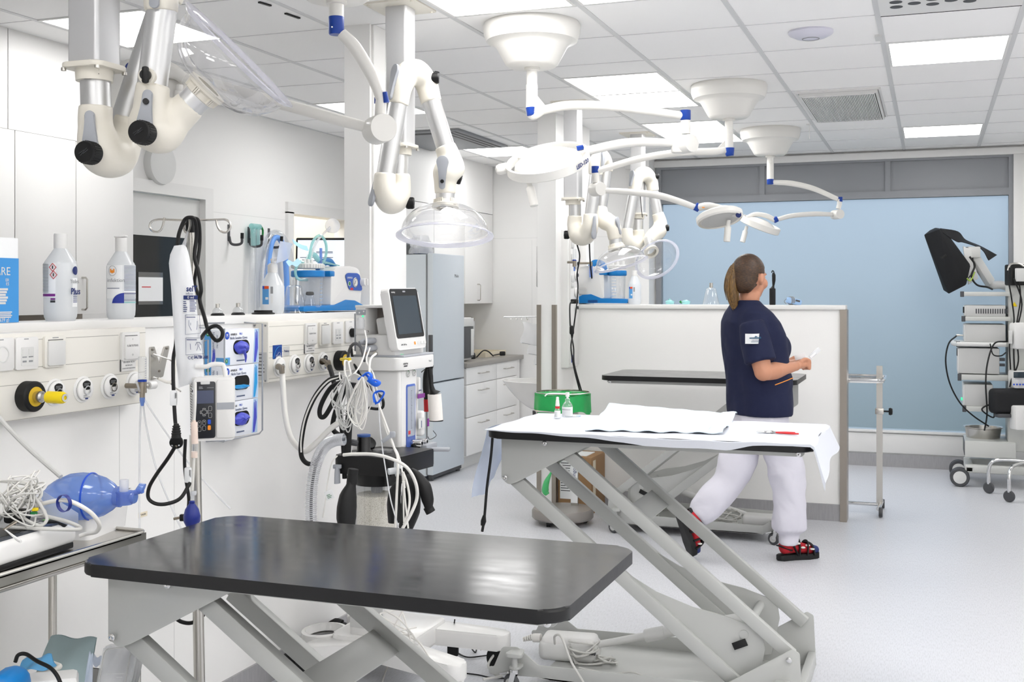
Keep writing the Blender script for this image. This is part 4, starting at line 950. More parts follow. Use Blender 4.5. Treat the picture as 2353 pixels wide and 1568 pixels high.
pa = c + x*.1835*math.cos(-.75)+y*.1835*math.sin(-.75) - n1*.008; o_ = x*math.cos(-.75)+y*math.sin(-.75)
text('LED-120', pa+o_*.0075, n1.cross(o_), n1, .026, 'navyp', t, bold=.0006)
MB().obox(c+x*.155+y*.03+n1*.012, (.03, .016, .016), x, y).build('blue_joint', 'bluecap', t)
MB().obox(c-x*.2+y*.02, (.07, .06, .045), x, y, r=.02).build('end_grip', 'lampw', t)
hdl(at(1214,412,d=d-.16), at(1228,474,d=d-.18), t)
# second lamp
d = 6.686; t = T('surgical_lamp', 'surgical lamp from the middle ceiling housing, its grey light face seen from below', 'surgical lamp', (at(1675,0,d=d).x, at(1675,0,d=d).y, ZC), 'ceiling surgical lamps')
p = lamp_base(1675, 352, 190, d, ZC, t)
MB().tube([at(1677,340,d=d-.01), at(1677,353,d=d-.01), at(1668,357,d=d-.01)], [.027, .026, .008], 18).build('blue_cap', 'bluecap', t)
arm([(1672,343,d), (1640,348,d), (1560,351,d-.03), (1470,365,d-.06), (1372,393,d-.1)], [.018, .0215, .021, .02, .018], t)
MB().prism([(0, 0), (-.05, 0), (0, .05)], at(1666,342,d=d+.008), RT, ZZ, .016).build('gusset', 'lampw', t)
cap(at(1368,398,d=d-.1), .022, .04, t); MB().cyl(at(1368,398,d=d-.1), at(1370,420,d=d-.1), .021).build('joint_tube', 'lampw', t)
hub(at(1373,435,d=d-.1), -FW+RT*.6, .04, .06, t)
arm([(1390,438,d-.1), (1440,441,d-.12), (1510,449,d-.15), (1560,463,d-.18), (1600,478,d-.2)], [.016, .018, .02, .018, .017], t)
MB().cyl(at(1597,474,d=d-.2), at(1607,479,d=d-.2), .024).build('blue_cap', 'bluecap', t)
c = at(1652, 493, d=d-.2)
arm([(1604,477,d-.2), (1630,474,d-.25), (1665,483,d-.25), (1698,494,d-.25)], [.02, .022, .022, .019], t, 'yoke')
n2 = (ZZ*.94+FW*.3-RT*.13).normalized(); head(c, n2, .128, t, ring=False, face=True)
MB().lathe([(.125, -.04), (.133, -.03), (.133, -.006), (.12, .004)], c, n2, 48, cap=False).build('rim', 'lampw', t)
MB().cyl(at(1697,494,d=d-.28), at(1697,494,d=d-.24), .016).build('blue_cap', 'navyp', t)
MB().obox(at(1616,477,d=d-.275), (.014, .006, .003), RT, ZZ).build('sticker', 'orange', t)
hdl(at(1674,506,d=d-.22), at(1670,556,d=d-.22), t)
# third lamp
d = 8.504; t = T('surgical_lamp', 'furthest surgical lamp, reaching right towards the blue window', 'surgical lamp', (at(1770,0,d=d).x, at(1770,0,d=d).y, ZC), 'ceiling surgical lamps')
p = lamp_base(1770, 412, 292, d, ZC, t)
cap(at(1770,424,d=d), .025, .042, t)
arm([(1775,419,d), (1820,422,d), (1870,434,d-.03), (1925,458,d-.06)], [.018, .021, .02, .017], t)
MB().tube([at(1929,458,d=d-.06), at(1929,470,d=d-.06), at(1926,480,d=d-.06)], .018, 14).build('joint_tube', 'lampw', t); cap(at(1930,464,d=d-.06), .019, .036, t)
hub(at(1924,493,d=d-.06), -FW+RT*.3, .036, .07, t)
arm([(1912,493,d-.06), (1870,492,d-.1), (1820,496,d-.15), (1785,505,d-.2)], [.016, .019, .018, .016], t)
MB().cyl(at(1786,503,d=d-.2), at(1778,507,d=d-.2), .022).build('blue_cap', 'bluecap', t)
arm([(1780,506,d-.2), (1760,496,d-.2), (1735,493,d-.2), (1715,500,d-.2)], [.018, .018, .017, .012], t, 'yoke')
n3 = (ZZ*.9-FW*.22+RT*.34).normalized(); c = at(1748, 515, d=d-.22); head(c, n3, .135, t)
hdl(at(1716,520,d=d-.22), at(1706,557,d=d-.22), t)
# lamp whose base is above the frame, head behind the first extractor
d = 3.98; t = T('surgical_lamp', 'surgical lamp dropping from the frame top, its head behind the foreground extractor', 'surgical lamp', (at(773,0,d=d).x, at(773,0,d=d).y, ZC), 'ceiling surgical lamps')
p = lamp_base(773, 70, 0, d, ZC, t); cap(at(773,80,d=d), .027, .062, t)
MB().cyl(at(763,62,d=d-.026), at(763,62,d=d-.03), .003).build('screw', 'chrome', t)
arm([(785,77,d), (815,108,d), (850,165,d), (868,205,d), (874,226,d)], [.02, .023, .022, .02, .018], t)
MB().tube([at(876,210,d=d), at(875,240,d=d), at(874,272,d=d)], [.016, .02, .021], 18).build('joint_tube', 'lampw', t)
MB().tube([at(884,212,d=d-.01), at(888,236,d=d-.01)], [.009, .011], 12).build('blue_cap', 'bluecap', t); MB().tube([at(865,224,d=d+.02), at(865,238,d=d+.02)], .008, 10).build('blue_cap', 'bluecap', t)
hub(at(872,297,d=d), -FW+RT*.5, .05, .08, t)
arm([(845,293,d+.02), (780,276,d+.04), (700,253,d+.06), (600,226,d+.09), (500,196,d+.12), (420,180,d+.12)], [.019, .021, .021, .021, .02, .02], t)
c = at(330, 215, d=d+.12); n0 = (ZZ*.6+FW*.25-RT*.25).normalized()
arm([(425,182,d+.12), (400,168,d+.12), (360,168,d+.12), (330,172,d+.12)], .022, t, 'yoke')
head(c, (ZZ*.45-FW*.8+RT*.1), .2, t, ring=False)
MB().cyl(at(301,156,d=d+.0), at(301,156,d=d+.05), .02).build('blue_cap', 'navyp', t)
hdl(at(413,195,d=d+.1), at(411,240,d=d+.1), t)
# ================================================================ medical supply panels on the low partition
PF = -2.33
def fp(x, y, U=PF): return at(x, y, U=U)
def plate(p, w, h, th, m, parent, name, r=.004, dz=0, bev=.0015):
    """flat plate on the +x face at p (centre), w along y, h along z"""
    return MB().prism(rr(w, h, r), (p[0]+dz, p[1], p[2]), VY, ZZ, th, bev).build(name, m, parent)
def panel(v0, v1, z0, z1, label, gro):
    t = T('supply_panel', label, 'supply panel', (PU, (v0+v1)/2, z0))
    MB().box(PU, PF, v0, v1, z0, z1, .004).build('housing', 'cream', t)
    b = MB()
    for z, a, c in gro: b.box(PF-.001, PF+.0005, a, c, z-.0008, z+.0008)
    b.build('groove', M.setdefault('groove', mat('groove','#a9a6a0',.6)) if 'groove' not in M else 'groove', t)
    return t
def outlet_socket(t, p, kind, w=.082, h=.088):
    n = {'power': 'power_socket', 'data': 'data_socket', 'switch': 'switch', 'fan': 'switch'}[kind]
    fr = plate(p, w, h, .009, 'white' if kind != 'switch' else 'cream', t, n, .006)
    x = p[0]+.009; q = Vector((x, p[1], p[2]))
    if kind == 'power':
        b = MB(); b.lathe([(.022, 0), (.0225, .0015), (.019, .0015), (.018, -.006), (0, -.006)], q, UX, 36, cap=False); b.build('recess', 'lgray', fr)
    if kind == 'data':
        b = MB(); b.prism(rr(.046, .05, .003), q-ZZ*.008, VY, ZZ, .0012)
        for s in (-1, 1): b.prism(rr(.017, .016, .002), q+VY*(.0115*s)+ZZ*.004, VY, ZZ, .0025)
        b.build('insert', 'lgray', fr)
        b = MB()
        for s in (-1, 1): b.prism(rr(.014, .005, .0005), q+VY*(.0115*s)-ZZ*.022+UX*.0012, VY, ZZ, .0006); b.prism(rr(.016, .003, .0005), q+VY*(.0115*s)-ZZ*.010+UX*.0012, VY, ZZ, .0006)
        b.build('port', 'mgray', fr)
    if kind in ('switch', 'fan'):
        b = MB(); b.prism(rr(w*.8, h*.78, .003), q-ZZ*.004, VY, ZZ, .006, .001); b.build('rocker', 'lgray' if kind == 'switch' else 'white', fr)
        MB().prism(rr(w*.72, .002, .0005), q+ZZ*(h*.375), VY, ZZ, .0005).build('gap', 'dgray', fr)
    if kind == 'fan':
        text('FLÄKTUTSUG', q+UX*.0062+ZZ*.002, VY, ZZ, .0085, 'printk', fr); text('I', q+UX*.0062+ZZ*.022, VY, ZZ, .008, 'mgray', fr); text('O', q+UX*.0062-ZZ*.026, VY, ZZ, .008, 'mgray', fr)
    if kind in ('power', 'data', 'switch'):
        b = MB(); lines(b, q+UX*.0001+ZZ*(h*.43)-VY*.012, VY, ZZ, .024, 1, .01, .0025); b.build('print', 'mgray', fr)
    return fr
def gas_outlet(t, p, black=True):
    q = Vector(p); g = MB().lathe([(.039, 0), (.039, .002), (.033, .003), (.032, .012), (.029, .014), (0, .014)], q, UX, 48).build('gas_outlet', 'gloss', t)
    MB().lathe([(.030, .0055), (.0327, .0055), (.0327, .008)], q, UX, 40, cap=False).build('slot', 'mgray', g)
    if black:
        pl = [(-.0095, -.001), (-.016, .014), (-.015, .02), (-.008, .0245), (0, .026), (.008, .0245), (.015, .02), (.016, .014), (.0095, -.001)]
        b = MB(); b.prism(pl, q+UX*.014, VY, ZZ, .0015); b.build('gas_label', 'black', g)
        b = MB(); lines(b, q+UX*.0156+ZZ*.0165-VY*.011, VY, ZZ, .022, 2, .004, .0014, [1, .8]); b.build('print', 'mgray', g)
    b = MB(); b.lathe([(.0135, .013), (.0135, .02), (.0105, .02), (.010, .012), (0, .011)], q-ZZ*.002, UX, 28, cap=False); b.build('coupling', 'chrome', g)
    b = MB(); b.lathe([(.0098, .0125), (0, .0125)], q-ZZ*.002, UX, 20); b.prism([(-.0005, 0), (.0005, 0), (.0005, .01)], q+UX*.0145, VY, ZZ, .0005); b.build('bore', 'black', g)
    b = MB(); lines(b, q+UX*.0142-ZZ*.019-VY*.013, VY, ZZ, .026, 2, .0045, .0018, [.5, 1]); b.build('print', 'mgray', g)
    MB().prism(rr(.012, .004, .001), q+UX*.0142-ZZ*.0265, VY, ZZ, .0006).build('badge', 'navyp', g)
    return g
def name_label(t, p, w=.066, h=.036, l1='HS-1024-TK54', l2='SKÖRPLATS', l3='STARTSTOPP PUNKTUTSUG'):
    l = plate(p, w, h, .005, 'white', t, 'name_label', .001); q = Vector(p)+UX*.0054
    MB().box(p[0], p[0]+.003, p[1]-w/2-.0025, p[1]-w/2, p[2]-h/2-.001, p[2]+h/2).build('edge', 'dgray', l)
    text(l1, q+ZZ*.009, VY, ZZ, .0085, 'mgray', l); text(l2, q-ZZ*.001, VY, ZZ, .006, 'mgray', l); text(l3, q-ZZ*.01, VY, ZZ, .0048, 'mgray', l)
def guard_outlet(t, p):
    q = Vector(p); g = MB().lathe([(.042, 0), (.042, .03), (.038, .034), (.026, .034)], q, UX, 48, cap=False).build('bumper', 'rubber', t)
    MB().lathe([(.027, .0), (.027, .035), (.0, .034)], q, UX, 36).build('yellow_face', mat('ochre','#d9b32a',.45), g)
    b = MB(); b.lathe([(.013, .034), (.013, .04), (.010, .04), (.0, .038)], q, UX, 24); b.build('coupling', 'chrome', g)
    return g
# near panel
z = lambda x, y: fp(x, y).z; V_ = lambda x: fp(x, 800).y
gro = [(z(300, 769), 1.5, V_(272)), (z(325, 765), V_(317), 2.968), (z(272, 828), 1.5, V_(272)), (z(300, 858), 1.5, 2.968), (z(300, 929), 1.5, 2.968)]
pn = panel(1.45, 2.97, 1.153, 1.39, 'long cream medical supply panel at the left with four gas outlets', gro)
outlet_socket(pn, fp(0, 815), 'power'); outlet_socket(pn, fp(57, 812), 'data'); outlet_socket(pn, fp(122, 808), 'switch')
outlet_socket(pn, fp(296, 796), 'fan'); name_label(pn, fp(293, 839))
for x, y, bl in [(125, 902, 1), (190, 895, 1), (251, 888, 1), (307, 882, 0)]: gas_outlet(pn, fp(x, y), bl)
q = fp(60, 911); guard_outlet(pn, q)
t = T('gas_adapter', 'yellow tipped metal gas adapter plugged into the black rimmed outlet', 'adapter', q+UX*.07)
MB().lathe([(.014, .03), (.016, .04), (.016, .055), (.012, .06), (.012, .075)], q, UX, 24).build('coupling', 'steel', t)
e_ = fp(112, 915); MB().lathe([(.0125, .073), (.0165, .076), (.0165, .125), (.014, .13), (.009, .13)], q, UX, 28).build('yellow_sleeve', 'yellow', t)
MB().lathe([(.011, .13), (.011, .134), (.006, .134), (.006, .12)], q, UX, 24, cap=False).build('tip', 'chrome', t)
# far panel
gro = [(z(660, 749), V_(617)+.005, V_(697)), (z(660, 794), V_(617)+.005, V_(697)), (z(660, 807), 3.68, 4.58), (z(660, 819), 3.68, 4.58), (z(660, 866), 3.68, 4.58), (z(660, 873), 3.68, 4.58)]
pf = panel(3.676, 4.6, 1.16, 1.389, 'cream medical supply panel behind the anaesthesia monitor with blue logo plate', gro)
outlet_socket(pf, fp(711, 768), 'fan', .085, .088); outlet_socket(pf, fp(743, 767), 'switch', .085, .095); outlet_socket(pf, fp(773, 765), 'data', .085, .092); outlet_socket(pf, fp(802, 762), 'power', .085, .092)
name_label(pf, fp(710, 801), .075, .036)
for x, y, bl in [(640, 843, 0), (676, 838, 1), (709, 835, 1), (741, 831, 1)]: gas_outlet(pf, fp(x, y), bl)
q = fp(777, 829); guard_outlet(pf, q)
MB().lathe([(.014, .036), (.014, .06), (.011, .075)], q, UX, 20).build('gas_adapter', 'steel', None, 'short metal adapter in the black rimmed outlet by the anaesthesia machine', 'adapter')
p = fp(637, 809); b = plate(p, .064, .052, .001, mat('logoblue','#0b3f8f',.4), pf, 'logo_plate', .001, bev=0)
MB().tube([p+Vector((.0016, -.028, -.022)), p+Vector((.0016, -.015, .004)), p+Vector((.0016, .005, .018)), p+Vector((.0016, .028, .018))], .0016, 6, 6, flat=.4).build('swoosh', 'skyblue', b)
text('Linde', p+Vector((.0014, .008, -.017)), VY, ZZ, .017, 'white', b)
MB().tube([p+Vector((.0016, .0, -.012)), p+Vector((.0016, .008, -.002)), p+Vector((.0016, .018, -.004)), p+Vector((.0016, .022, -.012))], .0009, 6, 5, flat=.4).build('arc', 'white', b)
p = fp(658, 807); b = plate(p, .044, .036, .001, 'graycab', pf, 'maker_plate', .001, bev=0); text('Medicop', p+Vector((.0014, 0, 0)), VY, ZZ, .0125, 'navyp', b, sx=.8)
p = at(598, 850, V=3.676)
b = MB(); b.box(PU+.006, PF-.006, 3.6745, 3.676, 1.17, 1.275); rl = b.build('rating_plate', 'graycab', pf)
b = MB(); lines(b, (PU+.012, 3.6744, 1.265), UX, ZZ, .04, 7, .013, .003); b.build('print', 'printk', rl)
b = MB()
for uu, zz in [(PU+.006, 1.375), (PF-.012, 1.375), (PF-.012, 1.168)]: b.lathe([(.004, 0), (.004, .002), (0, .002)], (uu, 3.676, zz), (0, -1, 0), 12)
b.build('screw', 'mgray', pf)
# flowmeter on the last near outlet
c = fp(327, 888, U=PF+.075); t = T('flowmeter', 'clear oxygen flowmeter with white knob on the near supply panel', 'flowmeter', c)
b = MB(); b.cyl(c-ZZ*.02, c+ZZ*.016, .013); b.cyl(c-ZZ*.034, c-ZZ*.02, .008); b.cyl(c-UX*.06, c, .008); b.build('body', 'brass', t)
MB().lathe([(.0135, .014), (.0135, .02)], c, n=20).build('band', 'blue', t)
b = MB(); b.lathe([(.0125, .02), (.0125, .085), (.011, .09), (0, .09)], c, n=20); b.build('tube', 'clear', t)
b = MB(); 
for i in range(9): b.box(c.x+.0118, c.x+.0126, c.y-.003, c.y+.003, c.z+.026+.007*i, c.z+.0268+.007*i)
b.build('scale', 'navyp', t)
MB().cyl(c+VY*.01, c+VY*.035, .005).build('valve_stem', 'steel', t); MB().lathe([(.011, .03), (.0125, .034), (.0125, .058), (.010, .06), (0, .06)], c, VY, 24).build('knob', 'gloss', t)
b = MB(); b.lathe([(.008, -.034), (.008, -.045), (.006, -.052), (.004, -.06)], c, n=16); b.build('nipple', 'bluec', t)
lead4 = lambda name, pts, r, m, label, cat='tube': MB().tube([at(x, y, d=dd) for x, y, dd in pts], r, 8, 6).build(name, m, None, label, cat)
dd = dep(c)
lead4('oxygen_tube', [(324,922,dd), (321,1000,dd+.05), (320,1150,dd+.1), (322,1260,dd+.1)], .003, 'hazy', 'thin clear tube hanging straight down from the flowmeter')
lead4('oxygen_tube', [(328,922,dd), (336,980,dd+.05), (360,1080,dd+.1), (400,1180,dd+.1), (430,1240,dd+.05)], .003, 'hazy', 'thin clear tube slanting down right from the flowmeter')
lead4('oxygen_tube', [(314,880,dd-.05), (328,912,dd), (375,985,dd), (430,1060,dd+.05), (500,1140,dd+.1), (530,1170,dd+.1)], .003, 'hazy', 'clear tube falling from the gas outlet past the infusion pump')
lead4('gas_hose', [(-10,950,3.0), (20,985,2.98), (70,1035,2.95), (140,1096,2.9)], .006, 'graycab', 'grey hose slanting down to the blue resuscitator bag', 'hose')
# steel V bracket with wire holder
def bp(x, y): return at(x, y, U=PU+.004)
t = T('wire_bracket', 'v-shaped steel wall bracket with wire arm left of the drip stand', 'bracket', bp(366, 870))
o = bp(366, 830); po = lambda x, y: ((bp(x, y)-o).y, (bp(x, y)-o).z)
pl = [po(345,798), po(354,797), po(366,838), po(378,797), po(387,795), (po(388,800)), po(374,866), po(345,874)]
MB().prism(roundpoly(pl, [.003,.003,.004,.003,.003,.003,.006,.003]), o-UX*.003, VY, ZZ, .005).build('plate', 'steel', t)
b = MB()
for x, y in [(349,804), (382,801), (365,853)]: b.lathe([(.004, .002), (.004, .004), (0, .0045)], bp(x, y), UX, 12)
b.build('screw', 'steeld', t)
MB().tube([bp(346,814)+UX*.01, bp(372,826)+UX*.03, at(404,838,U=PU+.06), at(440,850,U=PU+.09), at(470,862,U=PU+.1)], .0025, 6).build('wire', 'steel', t)
MB().tube([bp(346,867)+UX*.01, bp(372,878)+UX*.03, at(400,890,U=PU+.06), at(415,900,U=PU+.09)], .0025, 6).build('wire', 'steel', t)
MB().tube([bp(374,826)+UX*.045, bp(370,840)+UX*.055, bp(368,872)+UX*.05, bp(362,878)+UX*.04, bp(352,870)+UX*.02], .005, 8, 4).build('clip', 'cream', t)
# wire rack with three glove boxes
t = T('wire_rack', 'grey wire rack on the partition holding three glove boxes', 'rack', (PU, 3.47, .98))
xo = PU+.095; va, vb_ = 3.352, 3.59
def wire(pts, parent=t, r=.003): MB().tube(pts, r, 8).build('wire', 'grayplas', parent)
z0, z1 = .985, 1.385
wire([Vector((PU, 3.20, z1)), Vector((PU+.01, 3.20, z1)), Vector((xo, va, z1-.012)), Vector((xo, va, z0)), Vector((PU+.02, va, z0-.005))])
wire([Vector((PU, vb_+.01, z1+.004)), Vector((xo, vb_, z1+.0)), Vector((xo, vb_, z0+.01)), Vector((xo, vb_-.02, z0)), Vector((xo, va, z0)), Vector((PU+.02, va+.002, z0-.004)), Vector((PU+.02, vb_, z0-.004))])
wire([Vector((PU+.02, va-.01, 1.33)), Vector((PU+.035, va-.01, 1.335)), Vector((PU+.035, va-.01, z0)), Vector((xo, va-.002, z0-.002))])
wire([Vector((PU, va-.005, z1+.006)), Vector((xo-.02, va+.03, z1+.008))])
def glove_box(zb, label, gl, nm, i):
    g = T('glove_box', label, 'glove box', (PU+.04, 3.47, zb), 'glove boxes in the wire rack')
    v0, v1 = 3.367, 3.578+.004*i; u1 = PU+.083
    MB().box(PU+.002, u1, v0, v1, zb, zb+.125, .001).build('carton', 'boxw', g)
    b = MB(); b.box(PU+.003, PU+.03, v0-.0006, v0, zb+.001, zb+.124); b.box(PU+.05, u1-.001, v0-.0006, v0, zb+.001, zb+.028); b.box(u1, u1+.0006, v0, v0+.035, zb+.002, zb+.028); b.build('blue_print', 'gblue', g)
    b = MB(); b.prism([(0, 0), (.035, 0), (.04, .123), (.012, .123)], (u1+.0001, v1-.0405, zb+.001), VY, ZZ, .0005); b.build('blue_fade', mat('fade','#bcd6f2',.5), g)
    # printed glove hand
    h = [(0, 0), (.012, 0), (.022, .03), (.028, .05), (.027, .075), (.026, .11), (.0225, .111), (.021, .085), (.0195, .085), (.0185, .116), (.0155, .116), (.0145, .085), (.013, .084), (.0115, .108), (.0085, .107), (.0085, .078), (.007, .06), (.003, .03)]
    MB().prism([(x*.9, y) for x, y in h], (u1+.0008, v1-.034, zb+.004), VY, ZZ, .0005).build('glove_print', gl, g)
    # opening with glove poking out
    c = Vector((u1+.0006, v0+.105, zb+.062))
    MB().prism(rr(.1, .05, .024, 8), c, VY, ZZ, .0008).build('opening', 'black', g)
    def gf(u, v):
        a = u*2*math.pi; k = math.sin(math.pi*v*.5)
        return (c.x+.002+.018*math.cos(v*math.pi/2)*(1+.5*noise.noise((a, v*3, i))), c.y-.006+.042*k*math.cos(a)*(1+.25*noise.noise((math.cos(a)*2, math.sin(a)*2+i, v))), c.z-.002+(.022 if i != 1 else .008)*k*math.sin(a)*(1+.3*noise.noise((a, v*2, i+4)))-(.012 if i == 1 else 0))
    b = MB(); b.sheet(gf, 30, 8)
    if i == 2: b.tube([c+Vector((.012, -.01, -.01)), c+Vector((.016, .002, -.03)), c+Vector((.012, .008, -.055))], [.012, .008, .006, .002], 8, 4, flat=.5)
    b.build('glove', gl, g)
    text('AMABILIA', Vector((u1+.0008, v0+.058, zb+.108)), VY, ZZ, .011, 'printk', g, sx=.85); text('PRO', Vector((u1+.0008, v0+.102, zb+.109)), VY, ZZ, .011, 'oxblue', g, sx=.9)
    text(nm, Vector((u1+.0008, v0+.088, zb+.095)), VY, ZZ, .0135, 'print', g, sx=.85)
    MB().lathe([(.0135, 0), (.0135, .0008), (0, .0008)], (u1, v0+.018, zb+.105), UX, 24).build('emblem', 'oxblue', g); text('M', Vector((u1+.0012, v0+.018, zb+.105)), VY, ZZ, .018, 'paper', g, sx=.8)
    b = MB(); lines(b, (u1+.0005, v0+.075, zb+.012), VY, ZZ, .06, 1, .01, .005); b.build('print', 'print', g)
    MB().lathe([(.008, 0), (.008, .0008), (0, .0008)], (u1, v0+.014, zb+.016), UX, 20).build('size_dot', 'green' if i else 'black', g); text('S' if i else 'L', Vector((u1+.0012, v0+.014, zb+.016)), VY, ZZ, .011, 'paper', g)
    MB().lathe([(.0075, 0), (.0075, .0008), (0, .0008)], (PU+.018, v0-.0006, zb+.11), (0, -1, 0), 20).build('size_dot', 'green', g); text('S' if i else 'L', Vector((PU+.018, v0-.0016, zb+.11)), -ZZ, UX, .011, 'paper', g)
    text(nm, Vector((PU+.04, v0-.0008, zb+.065)), -ZZ, UX, .013, 'print', g, sx=.85); text('AMABILIA PRO', Vector((PU+.055, v0-.0008, zb+.085)), -ZZ, UX, .009, 'print', g, sx=.8)
    hh = [(x*.55, y*.5) for x, y in h]; MB().prism(hh, (PU+.032, v0-.0008, zb+.002), UX, ZZ, .0004).build('glove_print', gl, g)
glove_box(1.243, 'top glove box in the wire rack, violet glove hanging from its opening', 'blueglove', 'Nitrile Sensitive Gloves', 2)
glove_box(1.116, 'middle glove box in the wire rack with sky blue glove print', 'cyanglove', 'Nitrile Exam Gloves', 1)
glove_box(.989, 'bottom glove box in the wire rack, mostly behind the infusion pump', 'blueglove', 'Nitrile Sensitive Gloves', 0)
MB().box(PU+.001, PU+.004, at(170,812,U=PU).y, at(170,812,U=PU).y+.001, 1.2, 1.201).build('wall_speck', 'lgray', wp)
p = at(325, 1184, U=PU+.001); pl_ = T('adhesive_tag', 'small printed tag stuck on the partition above the trolley', 'tag', p)
MB().box(PU, PU+.0008, p.y-.015, p.y+.03, p.z-.008, p.z+.008).build('tape', 'beige', pl_); text('TYAGN', Vector((PU+.0012, p.y+.006, p.z)), VY, ZZ, .009, 'printk', pl_)
# ================================================================ drip stand with pump, pressure bag, cables
ds = 3.42; top = at(437, 500, d=ds); foot = at(458, 1568, d=ds); 
foot = top + (foot-top)*((top.z-.03)/(top.z-foot.z))
t = T('drip_stand', 'stainless drip stand with four hooks between table and partition', 'drip stand', (foot.x, foot.y, 0))
MB().cyl(foot, at(448, 1000, d=ds), .0165, n=24).build('lower_pole', 'steel', t); MB().cyl(at(448, 1010, d=ds), at(438, 530, d=ds), .0125, n=24).build('upper_pole', 'steel', t)
MB().cyl(at(439, 535, d=ds), at(437, 500, d=ds), .0155, n=20).build('head', 'black', t)
for pts in [[(437,506),(410,506),(380,505),(362,505),(348,510),(344,522),(352,532),(365,532),(373,522),(378,500)], [(437,506),(470,506),(500,505),(518,505),(528,512),(529,524),(520,534),(508,532),(500,520),(497,505)],
            [(438,506),(430,508),(422,518),(424,530),(431,535),(436,520),(436,502)], [(440,508),(448,512),(452,522),(450,532),(444,530)]]:
    k = 1 if pts[1][0] in (410, 470) else -1
    MB().tube([at(x, y, d=ds+(-.05*i/len(pts) if k < 0 and x < 438 else .0)) for i, (x, y) in enumerate(pts)], .0035, 8, 5).build('hook', 'steel', t)
b = MB()
for k in range(5):
    a = k*2*math.pi/5+.3; e = foot+Vector((.27*math.cos(a)*.8, .25*math.sin(a)*.5, .05-foot.z+.0))
    b.tube([Vector((foot.x, foot.y, .14)), Vector((foot.x, foot.y, .14)).lerp(e, .6)+ZZ*.03, e], .012, 8, 4)
b.build('base', 'steel', t)
# pressure infusion bag
bd = 3.36
t = T('pressure_bag', 'white pressure infusion bag with blue print hanging on the drip stand', 'infusion bag', at(430, 890, d=bd))
L_ = [(400,565),(391,585),(388,605),(393,660),(398,740),(404,820),(410,892)]; R_ = [(425,562),(430,572),(436,592),(446,660),(456,740),(466,820),(470,872)]
def edge(E, f):
    k = min(int(f*(len(E)-1)), len(E)-2); g = f*(len(E)-1)-k; return E[k][0]+(E[k+1][0]-E[k][0])*g, E[k][1]+(E[k+1][1]-E[k][1])*g
def bagf(sgn):
    def f(u, v):
        a = edge(L_, v); b_ = edge(R_, v); th = .016*math.sin(math.pi*u)**.6*min(1, v*5)*min(1, (1-v)*8+.1)
        return at(a[0]+(b_[0]-a[0])*u, a[1]+(b_[1]-a[1])*u, d=bd - sgn*th + .004*noise.noise((u*4, v*7, sgn)))
    return f
b = MB(); b.sheet(bagf(1), 14, 24); b.sheet(lambda u, v: bagf(-1)(1-u, v), 14, 24); b.build('bag', mat('bagw','#eff0f2',.55), t)
MB().tube([at(425,565,d=bd), at(428,545,d=bd+.02), at(432,530,d=ds-.03), at(428,545,d=bd+.02), at(420,563,d=bd)], .003, 6).build('hanging_strap', 'hazy', t)
def btx(s, x, y, size, sx=1, m='navyp', al='LEFT', bold=0): return text(s, at(x, y, d=bd-.02), RT, ZZ+RT*.03, size, m, t, align=al, sx=sx, bold=bold)
btx('selT', 428, 664, .024, .8, bold=.0006); btx('infuso', 427, 675, .010, .9)
MB().obox(at(438,684,d=bd-.0185), (.042, .012, .001), RT, ZZ).build('blue_band', 'navyp', t); text('0 ml', at(438,684,d=bd-.0196), RT, ZZ, .011, 'paper', t)
b = MB(); lines(b, at(421,694,d=bd-.019), RT, ZZ, .012, 6, .0058, .0022); lines(b, at(436,693,d=bd-.019), RT, ZZ, .02, 6, .0058, .0022); b.build('print', 'navyp', t)
b = MB()
for (x0, y0, x1, y1) in [(426,724,458,769), (427,777,466,816)]:
    b.tube([at(x0,y0,d=bd-.019), at(x1,y0,d=bd-.017), at(x1+3,y1-3,d=bd-.017), at(x0,y1,d=bd-.019), at(x0,y0,d=bd-.019)], .0006, 4)
for pts in [[(434,736),(434,748),(440,760)], [(438,742),(438,748)], [(453,738),(453,750),(452,758)], [(452,806),(455,796),(453,788),(458,788),(457,796),(461,806)], [(437,790),(438,804)], [(449,794),(452,787),(459,787),(462,793)]]: b.tube([at(x, y, d=bd-.0195) for x, y in pts], .0007, 4)
lines(b, at(428,730,d=bd-.019), RT, ZZ, .035, 1, .01, .002); lines(b, at(429,782,d=bd-.019), RT, ZZ, .035, 1, .01, .002)
b.build('diagram', 'navyp', t)
btx('C€', 431, 823, .013, 1); btx('SALTER LABS', 446, 821, .0115, .62, bold=.0006)
# infusion pump
pd = 3.33
o = at(493, 940, d=pd); rx = (RT - ZZ*.0).normalized(); rx = (RT*.93+FW*.37).normalized(); fo = rx.cross(ZZ)   # facing direction
def pp(x, z_, out=0): return o + rx*x + ZZ*z_ + fo*out
t = T('infusion_pump', 'white infusion pump with dark keypad clamped on the drip stand', 'infusion pump', o-ZZ*.1)
w_, h_ = .118, .185
shear = .12
def para(w, h, r=.006): return roundpoly([(-w/2, -h/2-shear*0), (w/2, -h/2), (w/2, h/2), (-w/2, h/2)], r)
MB().prism(rr(w_, h_, .008), pp(0, 0, -.085), rx, ZZ, -.085 if rx.cross(ZZ).dot(fo) < 0 else .085, .004).build('body', 'white', t)
side = (-rx)
b = MB(); b.obox(pp(-w_/2-.0005, 0, -.045), (.001, .155, .07), rx, ZZ); sl = b.build('guide_label', 'graycab', t)
b = MB(); lines(b, pp(-w_/2-.0012, .07, -.078), fo, ZZ, .06, 19, .0076, .002, th=.0003); b.build('print', 'printk', sl)
MB().prism(rr(.057, .165, .006), pp(-.0265, -.002, .0005), rx, ZZ, .003, .001).build('keypad', mat('keypad','#22242a',.35), t)
MB().prism(rr(.047, .038, .001), pp(-.0265, .036, .004), rx, ZZ, .0006).build('screen', mat('pumpscreen','#4a5068',.3), t)
